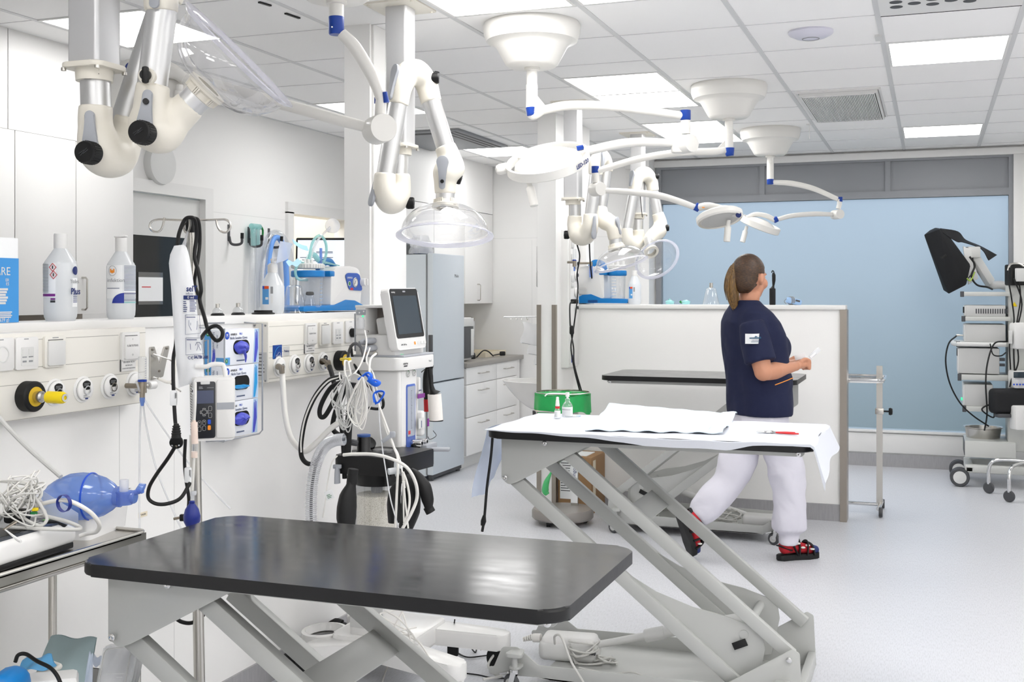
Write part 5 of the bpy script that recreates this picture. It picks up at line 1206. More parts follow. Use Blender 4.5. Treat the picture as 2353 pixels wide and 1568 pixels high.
MB().prism(rr(.026, .01, .002), pp(-.027, .078, .0035), rx, ZZ, .004, .001).build('tab', 'lgray', t)
b = MB(); lines(b, pp(-.045, .064, .0038), rx, ZZ, .014, 2, .004, .0022); lines(b, pp(-.022, .062, .0038), rx, ZZ, .02, 1, .004, .0015); b.build('print', 'mgray', t)
b = MB()
cx = pp(-.03, -.008, .004)
cr_ = roundpoly([(-.004, -.011), (.004, -.011), (.004, -.004), (.011, -.004), (.011, .004), (.004, .004), (.004, .011), (-.004, .011), (-.004, .004), (-.011, .004), (-.011, -.004), (-.004, -.004)], .0012, 2)
b.tube([cx+rx*x+ZZ*y for x, y in cr_], .0005, 4, closed=True)
for x, y in [(-.043, -.04), (-.03, -.038), (-.043, -.057), (-.03, -.055), (-.013, .002), (-.013, -.018)]: b.tube([pp(x+p_[0], y+p_[1], .004) for p_ in rr(.009, .0135, .003)], .0004, 4, closed=True)
for x, y in [(-.03, -.001), (-.03, -.015), (-.0375, -.008), (-.0225, -.008), (-.043, -.038), (-.03, -.036)]: b.lathe([(.0014, 0), (0, .0004)], pp(x, y, .004), fo, 8)
b.build('key_outline', 'lgray', t)
MB().prism(rr(.009, .0135, .003), pp(-.0155, -.037, .0035), rx, ZZ, .001).build('blue_key', 'oxblue', t); MB().prism(rr(.009, .0135, .003), pp(-.0155, -.054, .0035), rx, ZZ, .001).build('orange_key', 'orange', t)
MB().prism(rr(.05, .17, .005), pp(.031, 0, .0005), rx, ZZ, .004, .001).build('door', 'white', t); MB().prism(rr(.05, .02, .001), pp(.031, .008, .005), rx, ZZ, .0008).build('gray_stripe', 'grayplas', t)
hp = [pp(-.02, h_/2, -.03), pp(-.02, h_/2+.03, -.03), pp(-.005, h_/2+.036, -.03), pp(.02, h_/2+.036, -.03), pp(.03, h_/2+.03, -.03), pp(.036, h_/2, -.03)]
MB().tube([pp(-.05, h_/2+.03, -.04)]+hp[1:], .007, 10, 3).build('handle', 'white', t)
b = MB(); b.obox(pp(-.03, -.02, -.1), (.05, .08, .04), rx, ZZ, r=.006); b.build('clamp', 'dgray', t)
MB().obox(pp(-w_/2-.001, .052, -.02), (.001, .018, .03), rx, ZZ).build('tag', 'paper', t); text('OKUT', pp(-w_/2-.0018, .052, -.02), fo, ZZ, .010, 'printk', t)
# drip line with ivory squeeze chamber
ld = 3.22
t = T('drip_line', 'white drip line with ivory sleeve running down in front of the pump', 'tube', at(440, 1150, d=ld))
MB().tube([at(449,880,d=ld+.04), at(449,920,d=ld), at(447,958,d=ld), at(446,968,d=ld)], .0036, 10, 4).build('tube', 'cablew', t)
iv = mat('ivory','#ecd9cd',.45)
b = MB(); b.tube([at(446,966,d=ld), at(446,970,d=ld), at(446,971,d=ld), at(448,1020,d=ld)], [.005,.005,.0093,.0093], 20); b.build('sleeve', iv, t)
MB().tube([at(448,1020,d=ld), at(447.5,1040,d=ld)], .0085, 16).build('chamber', 'clear', t); MB().tube([at(447,1038,d=ld), at(446.5,1052,d=ld)], .009, 18).build('lower_sleeve', iv, t)
MB().tube([at(446,1052,d=ld), at(444,1090,d=ld), at(442,1128,d=ld)], .004, 10).build('tube', 'cablew', t)
t = T('hand_bulb', 'dark blue rubber squeeze bulb hanging beside the drip stand', 'squeeze bulb', at(440, 1200, d=ld))
c = at(441, 1182, d=ld); MB().lathe([(.0, -.04), (.015, -.037), (.023, -.02), (.0235, -.005), (.019, .014), (.011, .026), (.008, .03), (.0085, .036), (.006, .038)], c, n=32).build('bulb', 'bulbblue', t)
b = MB(); b.cyl(at(442,1150,d=ld), at(443,1130,d=ld), .0055); b.cyl(at(438,1134,d=ld), at(451,1132,d=ld), .0045); b.obox(at(446,1134,d=ld-.005), (.012, .012, .008), RT, r=.002); b.build('valve', 'hazy', t)
# black cables and plugs
def cab(label, pts, r, m='black', name='power_cable', cat='cable'): return MB().tube([at(x, y, d=d_) for x, y, d_ in pts], r, 8, 7).build(name, m, None, label, cat)
cab('black power cable looped over the drip stand hooks and twisting down to the glove boxes', [(408,560,3.36),(412,535,3.36),(424,506,3.36),(436,500,3.35),(448,506,3.36),(452,540,3.38),(447,590,3.38),(456,625,3.37),(462,665,3.37),(459,690,3.38),(470,730,3.36),(478,758,3.35),(495,782,3.34),(508,778,3.33),(511,762,3.33),(500,750,3.33),(485,752,3.34),(470,766,3.36),(462,778,3.4)], .0058)
cab('second black cable crossing the first below the drip stand hooks', [(430,504,3.39),(448,502,3.38),(457,512,3.38),(459,560,3.4),(452,615,3.39),(447,650,3.4),(456,680,3.4),(462,710,3.4)], .0055)
cab('black cable running down left of the white pressure bag to the plug', [(408,556,3.4),(405,640,3.45),(407,740,3.45),(404,790,3.4),(398,830,3.36),(399,900,3.34),(402,960,3.32),(405,985,3.3)], .0055)
pc = at(405, 1010, d=3.28); t = T('power_plug', 'black mains plug with round prongs dangling left of the pump', 'plug', pc-ZZ*.03)
b = MB(); b.tube([pc+ZZ*.045, pc+ZZ*.02, pc+ZZ*.004], [.007, .012, .014], 14); 
for k in range(4): b.lathe([(.011+.001*k, 0), (.011+.001*k, .003)], pc+ZZ*(.036-.007*k), n=14)
b.build('strain_relief', 'black', t)
ax = (-FW*.9-ZZ*.3+RT*.15).normalized()
b = MB(); b.lathe([(.012, -.02), (.019, -.008), (.0195, .0), (.017, .002), (0, .002)], pc-ZZ*.01, ax, 28); b.build('body', 'black', t)
x, y, z_ = basis(ax)
b = MB()
for s in (-1, 1): b.cyl(pc-ZZ*.01+x*.0095*s, pc-ZZ*.01+x*.0095*s+ax*.018, .0024, n=10)
b.build('prong', 'chrome', t)
MB().lathe([(.0035, .002), (.0035, .003), (0, .003)], pc-ZZ*.019, ax, 12).build('earth_contact', 'brass', t)
cab('black cable hanging in a wide loop below the dangling plug', [(403,1026,3.28),(385,1055,3.28),(360,1090,3.28),(343,1120,3.28),(341,1145,3.28),(358,1158,3.28),(385,1158,3.28),(415,1145,3.3),(437,1110,3.33)], .0055)
cab('black cable hanging straight down below the pump to the floor', [(426,1010,3.36),(424,1060,3.36),(427,1100,3.38),(434,1150,3.4),(428,1190,3.4)], .005)
cab('black cable loop swinging below the near table beside the stand pole', [(458,1150,3.45),(462,1300,3.45),(470,1395,3.45),(462,1420,3.44),(440,1432,3.43),(418,1430,3.42),(402,1420,3.42)], .006)
for (x, y, dd_, lb) in [(399, 915, 3.33, 'white wrap tag on the cable left of the pump'), (432, 1092, 3.35, 'white wrap tag on the cable below the pump')]:
    t = T('cable_tag', lb, 'tag', at(x, y, d=dd_)); MB().obox(at(x, y, d=dd_), (.02, .045, .014), RT, ZZ, r=.004).build('wrap', 'paper', t)
    b = MB(); lines(b, at(x+6, y-12, d=dd_-.0085), -ZZ, RT, .025, 3, .002, .001); b.build('print', 'printk', t)
p_ = at(421, 1190, d=3.36); t = T('cable_connector', 'small black and steel connector hanging behind the blue bulb', 'connector', p_)
MB().obox(p_, (.02, .02, .014), RT, r=.003).build('shell', 'black', t); MB().cyl(p_-RT*.008, p_-RT*.028-ZZ*.004, .004).build('pin', 'brass', t)
# ================================================================ things on the partition ledge
def lp(x, y=None, u=PU-.05): p = at(x, 740, U=u); return Vector((u, p.y, PT))
sc = lambda p: dep(p)/F
p = lp(14); d_ = dep(p)
t = T('wipes_box', 'tall blue and white carton of cleaning wipes at the left edge', 'box', p)
hb = (at(20, 548, d=d_).z - PT); vR = at(42, 700, U=PU-.01).y
MB().box(PU-.13, PU-.01, vR-.22, vR, PT, PT+hb, .002).build('carton', 'paper', t)
MB().box(PU-.131, PU-.009, vR-.2205, vR+.0006, PT+.001, PT+hb*.76).build('blue_wrap', 'skyblue', t, 'sky blue printed wrap')
fx = PU-.0085
for s, dz_, sz, sx_ in [('CARE', .60, .032, 1), ('ER', .50, .012, 1), ('ES', .455, .012, 1), ('(639 g)', .035, .014, 1)]:
    text(s, (fx, vR-.035 if s != 'CARE' else vR-.03, PT+hb*dz_), VY, ZZ, sz, 'lgray', t, align='RIGHT', sx=sx_)
b = MB()
for i in range(6): b.box(fx, fx+.0005, vR-.09, vR-.04-.004*(i % 3), PT+hb*(.38-.032*i), PT+hb*(.38-.032*i)+.006)
for i in range(4): b.box(fx, fx+.0005, vR-.09, vR-.025-.004*(i % 2), PT+hb*(.12-.02*i), PT+hb*(.12-.02*i)+.003)
b.build('print', 'lgray', t)
def bottle(p, w_px, h_px, label, name='bottle', capw=.4, neck=.17, shoulder=.36, tilt=False):
    k = dep(p)/F; r = w_px*k/2; h = h_px*k
    t = T(name, label, 'bottle', p)
    pr = [(0, 0), (r*.86, 0), (r*.97, .012), (r, .03), (r*1.0, h*(1-shoulder)), (r*.93, h*(1-shoulder)+h*.04), (r*capw*.95, h*(1-neck)), (r*capw*.9, h*(1-neck)+.004)]
    MB().lathe(pr, p, n=44).build('body', 'bottlew', t)
    b = MB(); b.lathe([(r*capw, h*(1-neck)), (r*capw*1.02, h*(1-neck)+.003), (r*capw*1.0, h*.985), (r*capw*.95, h), (0, h)], p, n=32)
    if tilt: b.obox(p+ZZ*(h+.004), (r*capw*2, .006, r*capw*1.6), RT+ZZ*.08, ZZ, r=.002)
    b.build('cap', 'white', t)
    return t, r, h
def wrap(t, p, r, a0, a1, z0, z1, m, name, e=.0008):
    """label patch on the bottle: angles from the camera-facing side, positive to the right"""
    fd = (-Vector((p.x, p.y, 0))).normalized(); rd = Vector((-fd.y, fd.x, 0)); 
    if rd.dot(RT) < 0: rd = -rd
    pt = lambda a, z_: p + fd*((r+e)*math.cos(a)) + rd*((r+e)*math.sin(a)) + ZZ*z_
    b = MB(); b.sheet(lambda u, v: pt(a0+(a1-a0)*u, z0+(z1-z0)*v), 14, 2); o_ = b.build(name, m, t)
    return o_, lambda a, z_: p + (fd*math.cos(a) + rd*math.sin(a))*(r+e+.0011) + ZZ*z_
p = lp(139); t, r, h = bottle(p, 73, 200, 'clear plastic disinfectant bottle with hazard labels, left of the cabinet handle', tilt=False)
k = dep(p)/F
wrap(t, p, r, -1.5, -.28, h*.27, h*.66, 'paper', 'label'); wrap(t, p, r, -1.5, -.3, h*.28, h*.31, 'purple', 'purple_band', .0012)
_, pt = wrap(t, p, r, -.6, -.3, h*.24, h*.26, 'purple', 'purple_band', .0012); wrap(t, p, r, -.62, -.3, h*.21, h*.235, 'printk', 'barcode', .0012)
b = MB()
for i in range(20): b.sheet(lambda u, v: pt(-1.45+.72*u, h*(.64-.0165*i)+.0016*v), 14, 1)
b.build('print', 'mgray', t)
for zc in (.61, .525):
    a = -.45+(.61-zc)*.6; b = MB(); dg = [(a-.21, zc), (a, zc-.045), (a+.21, zc), (a, zc+.045)]
    b.tube([pt(x_, h*z_)+(-FW)*.0006 for x_, z_ in dg], .0012, 5, closed=True); b.build('hazard_mark', 'red', t)
    b = MB(); b.obox(pt(a, h*zc)-FW*.0008, (.003, .009, .0006), RT, ZZ); b.build('hazard_symbol', 'black', t)
wrap(t, p, r, .75, 1.3, h*.16, h*.49, 'paper', 'front_label')
b = MB(); a0 = 1.0; b.sheet(lambda u, v: pt(a0+.26*(v)*math.cos(2*math.pi*u), h*.575+h*.05*v*math.sin(2*math.pi*u))-FW*.0006, 24, 2); b.build('brand_dot', 'navyp', t)
q = pt(.88, h*.335); nn = (q-p-ZZ*h*.335).normalized(); td = ZZ.cross(nn); text('Plus', q+nn*.0012+td*.004, td, ZZ, .026, 'navyp', t, align='CENTER', bold=.0006); text('Ytdes', q+nn*.0012+ZZ*.03, td, ZZ, .017, 'mgray', t)
b = MB(); 
for i in range(5): b.sheet(lambda u, v: pt(.78+.42*u, h*(.30-.022*i)+.002*v), 4, 1)
b.build('print', 'navyp', t)
p = lp(278); t, r, h = bottle(p, 64, 186, 'clear plastic hand disinfectant bottle with orange emblem and blue arch', tilt=True)
_, pt = wrap(t, p, r, -1.2, .12, h*.25, h*.66, 'paper', 'label'); wrap(t, p, r, .14, 1.4, h*.25, h*.66, 'paper', 'back_label')
b = MB(); b.sheet(lambda u, v: pt(-.62+.82*u, h*.19+h*.125*math.sqrt(max(0, 1-(1.02-u)**2))*v+.001), 20, 2); b.build('blue_arch', mat('archblue','#2a3a9a',.5), t)
b = MB(); b.tube([pt(-.6+.3*math.cos(a_), h*.59+h*.06*math.sin(a_))-FW*.0006 for a_ in [i*math.pi/10 for i in range(20)]], .0006, 4, closed=True); b.build('emblem_ring', 'mgray', t)
b = MB(); b.sheet(lambda u, v: pt(-.6+.1*v*math.cos(2*math.pi*u), h*.578+h*.02*v*math.sin(2*math.pi*u))-FW*.0006, 16, 2)
for a_ in (-.72, -.48): b.obox(pt(a_, h*.59)-FW*.0008, (.004, .012, .0006), RT, ZZ)
b.build('emblem', 'orange', t)
q = pt(-.42, h*.472); nn = (q-p-ZZ*h*.472).normalized(); td = ZZ.cross(nn); text('infektion', q+nn*.004+td*.006, td, ZZ, .0165, 'mgray', t)
wrap(t, p, r, .16, 1.38, h*.31, h*.32, 'navyp', 'navy_band', .0014); wrap(t, p, r, .16, 1.38, h*.195, h*.21, 'teal', 'green_band', .0014)
b = MB()
for i in range(19): b.sheet(lambda u, v: pt(.2+1.15*u, h*(.645-.0165*i)+.0016*v), 14, 1)
for i in range(5): b.sheet(lambda u, v: pt(.2+1.0*u, h*(.295-.018*i)+.0016*v), 14, 1)
b.sheet(lambda u, v: pt(-1.1+1.0*u, h*.372+.002*v), 14, 1); b.build('print', 'print', t)
# small suction cups with steel necks
for x, lb in [(500, 'small clear suction cup with steel neck, nearer the drip stand'), (547, 'small clear suction cup with steel neck, next to the black rubber ring')]:
    p = lp(x); k = dep(p)/F; t = T('suction_cup', lb, 'suction cup', p, 'clear suction cups on the ledge')
    MB().lathe([(.0, 0), (15.5*k, 0), (15.5*k, 2*k), (13*k, 5*k), (10*k, 6*k)], p, n=32).build('rubber_rim', 'rubber', t)
    MB().lathe([(12*k, 5*k), (11.5*k, 12*k), (7*k, 18*k), (5*k, 18.5*k)], p, n=32, cap=False).build('cup', 'clear', t); MB().lathe([(4.5*k, 18*k), (4.5*k, 27*k), (3.4*k, 27.5*k), (0, 27*k)], p, n=20).build('neck', 'steel', t)
p = lp(605, u=PU-.035); k = dep(p)/F; t = T('rubber_lid', 'flat black rubber ring lid on the ledge before the pump bottle', 'lid', p)
MB().lathe([(0, 0), (25*k, 0), (27*k, 1.5*k), (26*k, 3*k), (21*k, 4.5*k), (20.5*k, 9*k), (0, 9.5*k)], p, n=44).build('ring', 'rubber', t)
p = lp(626, u=PU-.08); t, r, h = bottle(p, 54, 112, 'pump bottle with orange and blue label on the ledge', capw=.42, neck=.16, shoulder=.44)
k = dep(p)/F; b = MB(); b.lathe([(4*k, h), (4*k, h+10*k), (5*k, h+10*k), (5*k, h+14*k), (0, h+14*k)], p, n=16); b.tube([p+ZZ*(h+12*k), p+ZZ*(h+13*k)+RT*14*k, p+ZZ*(h+10*k)+RT*26*k], [4*k, 3.5*k, 2.5*k], 10, 4); b.lathe([(9*k, h), (9*k, h+2*k), (4*k, h+4*k)], p, n=24); b.build('pump', 'white', t)
def pumplabel(t, p, r, h):
    _, pt = wrap(t, p, r, -.95, -.3, h*.16, h*.42, 'gblue', 'blue_label'); wrap(t, p, r, -.72, -.3, h*.42, h*.47, mat('labor','#ee5a20',.5), 'orange_label'); wrap(t, p, r, -.95, -.72, h*.42, h*.47, 'oxblue', 'blue_corner')
    wrap(t, p, r, -.6, -.35, h*.24, h*.28, 'paper', 'white_patch', .0012); wrap(t, p, r, -.16, .05, h*.34, h*.46, 'mgray', 'barcode'); wrap(t, p, r, -.1, .02, h*.18, h*.3, 'lgray', 'print')
pumplabel(t, p, r, h*1.2)
def bell(p, w0, w1, hh, label, blackcap=False, m='clear', steel=False):
    k = dep(p)/F; t = T('suction_bell', label, 'suction bell', p, 'clear suction bells')
    MB().lathe([(w0*k, 0), (w0*k*.99, 1.5*k), (w1*k*1.06, hh*.86*k), (w1*k*.95, hh*.93*k), (w1*k*.7, hh*.97*k), (4.5*k, hh*.98*k)], p, n=44, cap=False).build('bell', m, t)
    if blackcap: MB().lathe([(4*k, hh*.9*k), (9*k, hh*.93*k), (9.5*k, hh*k), (8*k, (hh+4)*k), (0, (hh+4.5)*k)], p, n=28).build('stopper', 'rubber', t)
    else: MB().lathe([(4.2*k, hh*.97*k), (4.2*k, (hh+10)*k), (3*k, (hh+10)*k), (3*k, hh*k)], p, n=20, cap=False).build('neck', 'steel' if steel else 'clear', t)
bell(lp(676, u=PU-.06), 28, 17, 66, 'large clear suction bell beside the pump bottle'); bell(lp(712, u=PU-.04), 18, 7, 44, 'narrow clear suction bell with black stopper before the suction pump', True)
# suction pump on the ledge
def suction(o, fx_, side_, k, label, kx=None, jr=1):
    """o: bottom point under the jar side, fx_: along the unit towards the control end, side_: outward face"""
    t = T('suction_pump', label, 'suction pump', o, 'blue and white suction pumps')
    kx = kx or k
    P3 = lambda x, z_, s=0: o + fx_*(x*kx) + ZZ*(z_*k) + side_*(s*k)
    D = 44
    MB().prism(roundpoly([(-52, 0), (100, 0), (100, 8), (72, 22), (48, 24), (20, 13), (-52, 11)], [4, 4, 4, 8, 8, 6, 4]) and [(x*kx, y*k) for x, y in roundpoly([(-52, 0), (100, 0), (100, 8), (72, 22), (48, 24), (20, 13), (-52, 11)], [4, 4, 4, 8, 8, 6, 4])], P3(0, 3), fx_, ZZ, -D*2*k if fx_.cross(ZZ).dot(side_) > 0 else D*2*k, .003).build('base', 'blue2', t, 'blue base')
    body = roundpoly([(12, 11), (88, 11), (92, 60), (84, 96), (60, 100), (26, 96), (14, 80)], [4, 6, 18, 14, 14, 14, 8])
    MB().prism([(x*kx, y*k) for x, y in body], P3(0, 3, -2), fx_, ZZ, -(D*2-6)*k if fx_.cross(ZZ).dot(side_) > 0 else (D*2-6)*k, .006).build('body', 'white', t)
    MB().tube([P3(22, 92, -D), P3(30, 108, -D), P3(50, 112, -D), P3(62, 100, -D)], 5.5*k, 10, 5, flat=1.6).build('handle', 'blue2', t)
    # jar
    jc = P3(-18, 12, -26)
    MB().lathe([(27*k*jr, 0), (29*k*jr, 2*k), (32*k*jr, 74*k)], jc, n=40, cap=False).build('jar', 'clear', t)
    b = MB()
    for i in range(8): b.sheet(lambda u, v: jc + side_*(30.6*k*jr*math.cos(-.1+.7*u)) + fx_*(30.6*k*jr*math.sin(-.1+.7*u)) + ZZ*((10+8*i+.7*v)*k), 5, 1)
    b.build('scale', 'gblue', t)
    b = MB(); b.lathe([(34*k*jr, 64*k), (36*k*jr, 66*k), (36*k*jr, 76*k), (34*k*jr, 78*k), (31*k*jr, 76*k), (31*k*jr, 66*k), (34*k*jr, 64*k)], jc, n=40, cap=False); b.obox(P3(16, 84, -26), (22*k, 13*k, 50*k), fx_, ZZ, r=3*k); b.build('jar_ring', 'blue2', t)
    b = MB(); b.lathe([(33*k*jr, 82*k), (34.5*k*jr, 83*k), (34.5*k*jr, 91*k), (32*k*jr, 93*k), (0, 93*k)], jc, n=40)
    for i in range(36): a = i*math.pi/18; b.beam(jc+fx_*34.4*k*jr*math.cos(a)+side_*34.4*k*jr*math.sin(a)+ZZ*83*k, jc+fx_*34.4*k*jr*math.cos(a)+side_*34.4*k*jr*math.sin(a)+ZZ*91*k, 2.5*k, 1.6*k, fx_)
    for x in (-16, 0, 14): b.lathe([(5*k, 92*k), (4*k, 102*k), (0, 103*k)], jc+fx_*x*k, n=14)
    b.build('jar_lid', 'lgray', t)
    return t, P3, D
M['blue2'] = mat('blue2','#0a76bd',.4)
p = lp(750, u=PU-.0); k = dep(p)/F*.95
t, P3, D = suction(Vector((PU+.0, p.y, PT)), VY, UX, k*1.12, 'suction pump with round gauge on the ledge by the wall stub', kx=1/279)
kk = k*1.12
fpq = lambda x, z_: P3(x, z_, -1)
pl = roundpoly([(44, 84), (82, 84), (90, 44), (56, 46)], [8, 10, 4, 8])
MB().prism([(x/279, y*kk) for x, y in pl], fpq(0, 3), VY, ZZ, .003).build('control_panel', mat('ctrl','#3a5fb5',.4), t)
b = MB(); c_ = fpq(70, 66); b.lathe([(10.5*kk, .002), (11*kk, .006), (9*kk, .008), (8.8*kk, .004), (0, .004)], c_, UX, 32); g_ = b.build('gauge', 'gloss', t); MB().obox(c_+UX*.005, (.0008, 10*kk, 1.2*kk), UX, ZZ+VY*.6).build('needle', 'black', g_); MB().lathe([(8.9*kk, .0055), (10*kk, .008), (8.9*kk, .008)], c_, UX, 28, cap=False).build('bezel', 'dgray', g_)
b = MB(); b.lathe([(9*kk, .002), (9.5*kk, .02), (8.5*kk, .024), (0, .024)], fpq(88, 67), UX, 28); b.obox(fpq(88, 67)+UX*.028, (.012, 15*kk, 4*kk), UX, ZZ, r=.002); b.build('knob', 'gloss', t)
b = MB(); b.lathe([(5*kk, .002), (5.5*kk, .006), (4.5*kk, .006)], fpq(55, 63), UX, 20, cap=False); b.build('switch_rim', 'gloss', t); MB().lathe([(4.6*kk, .003), (4.6*kk, .006), (0, .006)], fpq(55, 63), UX, 18).build('power_switch', 'green', t)
text('SUPERVEGA', fpq(56, 76)+UX*.005, VY, ZZ, 5.5*kk, 'paper', t, sx=.85); MB().prism(rr(12*kk, 5*kk, .0005), fpq(62, 51)+UX*.0022, VY, ZZ, .001).build('red_badge', 'red', t)
for pts, m_, r_, nm in [([(-18, 102), (-36, 108), (-46, 88), (-40, 72), (-20, 70)], 'tealc', .006, 'hose'), ([(-18, 100), (-8, 150), (10, 168), (24, 150), (22, 118), (6, 100)], 'tealc', .006, 'hose'), ([(-14, 112), (0, 150), (16, 170), (34, 188)], 'hazy', .005, 'hose')]:
    MB().tube([P3(x, z_, -26) for x, z_ in pts], r_, 8, 6).build(nm, m_, t)
MB().tube([P3(10, 104, -24), P3(10, 140, -24)], .006, 10).build('connector', 'bluec', t)
# gas mask, face mask near the pump
t = T('filter_disc', 'round clear filter disc on the suction hose in front of the doorway', 'filter', P3(40, 192, -26))
c_ = P3(40, 192, -26); MB().lathe([(0, -.006), (16*kk, -.005), (17*kk, 0), (16*kk, .005), (0, .006)], c_, -FW*.9+RT*.3, 36).build('disc', 'hazy', t); MB().cyl(c_-ZZ*.01-RT*.01, c_-ZZ*.03-RT*.02, .005).build('stem', 'hazy', t)
t = T('blister_pack', 'opened blue and white sterile pack hanging beside the suction hoses', 'packet', P3(-50, 130, -20))
q0, q1, q2, q3 = P3(-86, 118, -20), P3(-64, 152, -20), P3(-68, 100, -20), P3(-28, 142, -20)
MB().sheet(lambda u, v: P3(-84+26*u-8*v, 148-4*u-(46-16*u)*v+6*math.sin(3*v)*u, -20+5*math.sin(u*3)), 10, 10, .001).build('wrapper', 'bluebag', t)
MB().sheet(lambda u, v: P3(-60+32*u, 154-12*u-10*v-3*math.sin(u*3), -18+4*v), 10, 4, .001).build('film', mat('blues','#8cc6ef',.4), t)
MB().sheet(lambda u, v: P3(-70+26*u, 106+6*u-10*v+3*math.sin(u*8), -22+8*v), 10, 4, .001).build('film', mat('blues2','#a9d0f0',.4), t)
MB().tube([P3(-20, 110, -30), P3(-4, 128, -30), P3(12, 112, -30), P3(34, 108, -30), P3(60, 104, -30)], [.006, .013, .016, .01, .004], 10, 5, flat=.5).build('oxygen_mask', 'tealc', None, 'mint oxygen mask lying on the suction pump lid', 'mask')
# things on the back partition
def bp2(x, v=7.79): p = at(x, 700, V=v); return Vector((p.x, v, PT))
p = bp2(1385, 7.79); k2 = dep(p)/F
t, P3, D = suction(bp2(1398, 7.76), -UX, -VY, k2*.86, 'suction pump on the back partition under the clear fume bowls', jr=.68)
lk = P3(80, 38, 0); b = MB(); b.obox(lk, (.04, .001, .03), UX, VY); b.obox(lk-UX*.05, (.03, .001, .035), UX, VY)
MB().prism(rr(.06, .035, .001), P3(72, 34, 0), UX, ZZ, .001).build('rating_label', 'graycab', t)
b = MB(); 
for i in range(7): b.box(P3(56-4*i, 0).x, P3(56-4*i, 0).x+.004, 7.755, 7.765, PT+.012, PT+.03)
b.build('vent', 'navyp', t)
t, r, h = bottle(bp2(1458), 30, 78, 'white spray bottle with orange label on the back partition', capw=.42, neck=.16, shoulder=.42); pumplabel(t, bp2(1458), r, h*1.1)
for x, lb, m_ in [(1540, 'small mint mask piece on the partition, nearer the spray bottle', 0), (1577, 'small mint mask piece on the partition, nearer the clear bell', 1)]:
    p = bp2(x); t = T('mask_piece', lb, 'mask', p, 'mint mask pieces on the partition')
    MB().tube([p+Vector((-.03, 0, .014)), p+Vector((0, 0, .018)), p+Vector((.025, 0, .012))], [.012, .016, .01], 12, 3).build('shell', 'tealc', t)
    MB().tube([p+Vector((.0, 0, .02)), p+Vector((-.006, 0, .04))] if not m_ else [p+Vector((-.03, 0, .012)), p+Vector((-.045, 0, .022))], .008, 10).build('port', 'tealc' if not m_ else 'green', t)
bell(bp2(1634), 19.5, 11, 40, 'clear suction bell with steel neck on the back partition', steel=True)
p = bp2(1775); k = dep(p)/F; t = T('lint_roller', 'black lint roller standing on the partition beside the person', 'lint roller', p)
MB().lathe([(0, 0), (6.5*k, 0), (7*k, 1*k), (7*k, 36*k), (6.6*k, 38*k), (0, 38*k)], p, n=28).build('sleeve', 'black', t)
b = MB(); b.tube([p+ZZ*37*k, p+ZZ*44*k+RT*2*k, p+ZZ*56*k+RT*3*k, p+ZZ*68*k+RT*3*k, p+ZZ*74*k+RT*2*k], [5*k, 2.4*k, 4*k, 4.2*k, 2.4*k], 14, 5); b.tube([p+ZZ*72*k+RT*4*k, p+ZZ*77*k+RT*2.5*k, p+ZZ*78.5*k-RT*0*k, p+ZZ*74*k-RT*2*k], 1.3*k, 8, 5); b.build('grip', 'black', t)
p = bp2(1821); k = dep(p)/F; t = T('blood_pressure_unit', 'light blue handheld device wrapped in its grey cable', 'medical device', p)
MB().obox(p+ZZ*8*k+RT*3*k, (34*k, 14*k, 18*k), RT-ZZ*.25, ZZ, r=4*k).build('housing', mat('paleblue','#9dbfe6',.45), t)
b = MB(); 
for i in range(3): b.tube([p+RT*(-6+3*i+9*math.cos(a_)*.3)*k+ZZ*(10+9*math.sin(a_))*k-FW*(10*math.cos(a_))*k for a_ in [j*math.pi/6 for j in range(12)]], 1.1*k, 6, closed=True)
b.tube([p-RT*14*k+ZZ*2*k, p-RT*19*k+ZZ*8*k, p-RT*14*k+ZZ*14*k, p-RT*8*k+ZZ*13*k], .8*k, 6, 4); b.build('cable', 'mgray', t)
b = MB(); b.obox(p+ZZ*9.5*k+RT*10*k-FW*9.3*k, (10*k, 4*k, .5*k), RT-ZZ*.25, ZZ); b.build('display', 'dgray', t)
# tall supply panel on the far stub with cables
pu2 = PU+.05
t = T('vertical_supply_panel', 'tall narrow supply panel with round gas outlets on the far wall stub', 'supply panel', (pu2, 7.58, 1.0))
MB().box(PU-.0, pu2+.012, 7.48, 7.68, .99, 1.92, .003).build('housing', 'white', t)
for y in (605, 632, 672, 708):
    c_ = at(1312, y, U=pu2+.014); c_.y = 7.6; MB().lathe([(.034, 0), (.034, .004), (.028, .01), (0, .012)], c_, UX, 32).build('gas_outlet', 'gloss', t); MB().lathe([(.012, .012), (.012, .016), (0, .016)], c_, UX, 20).build('coupling', 'black', t)
for y in (560, 590, 640, 655): c_ = at(1300, y, U=pu2+.014); plate(Vector((pu2+.012, 7.52, c_.z)), .06, .045 if y < 650 else .03, .006, 'lgray', t, 'socket', .004)
plate(Vector((pu2+.012, 7.52, 1.04)), .05, .05, .002, 'blue', t, 'logo_plate', .001)
c_ = at(1320, 603, U=pu2+.06); q_ = T('flowmeter', 'small brass flowmeter on the tall far supply panel', 'flowmeter', c_)
b = MB(); b.cyl(c_-ZZ*.03, c_+ZZ*.01, .013); b.cyl(c_-UX*.05, c_, .008); b.build('body', 'brass', q_); MB().cyl(c_+ZZ*.01, c_+ZZ*.018, .014).build('band', 'blue', q_); MB().cyl(c_+ZZ*.018, c_+ZZ*.09, .012).build('tube', 'clear', q_); MB().cyl(c_-ZZ*.06, c_-ZZ*.03, .006).build('nipple', 'bluec', q_)
MB().box(PU, PU+.05, 7.9, 8.1, 1.2, 1.92, .003).build('rear_supply_panel', 'white', None, 'white supply panel of the rear bay on the far wall stub', 'supply panel')
c_ = at(1358, 605, U=PU+.13)
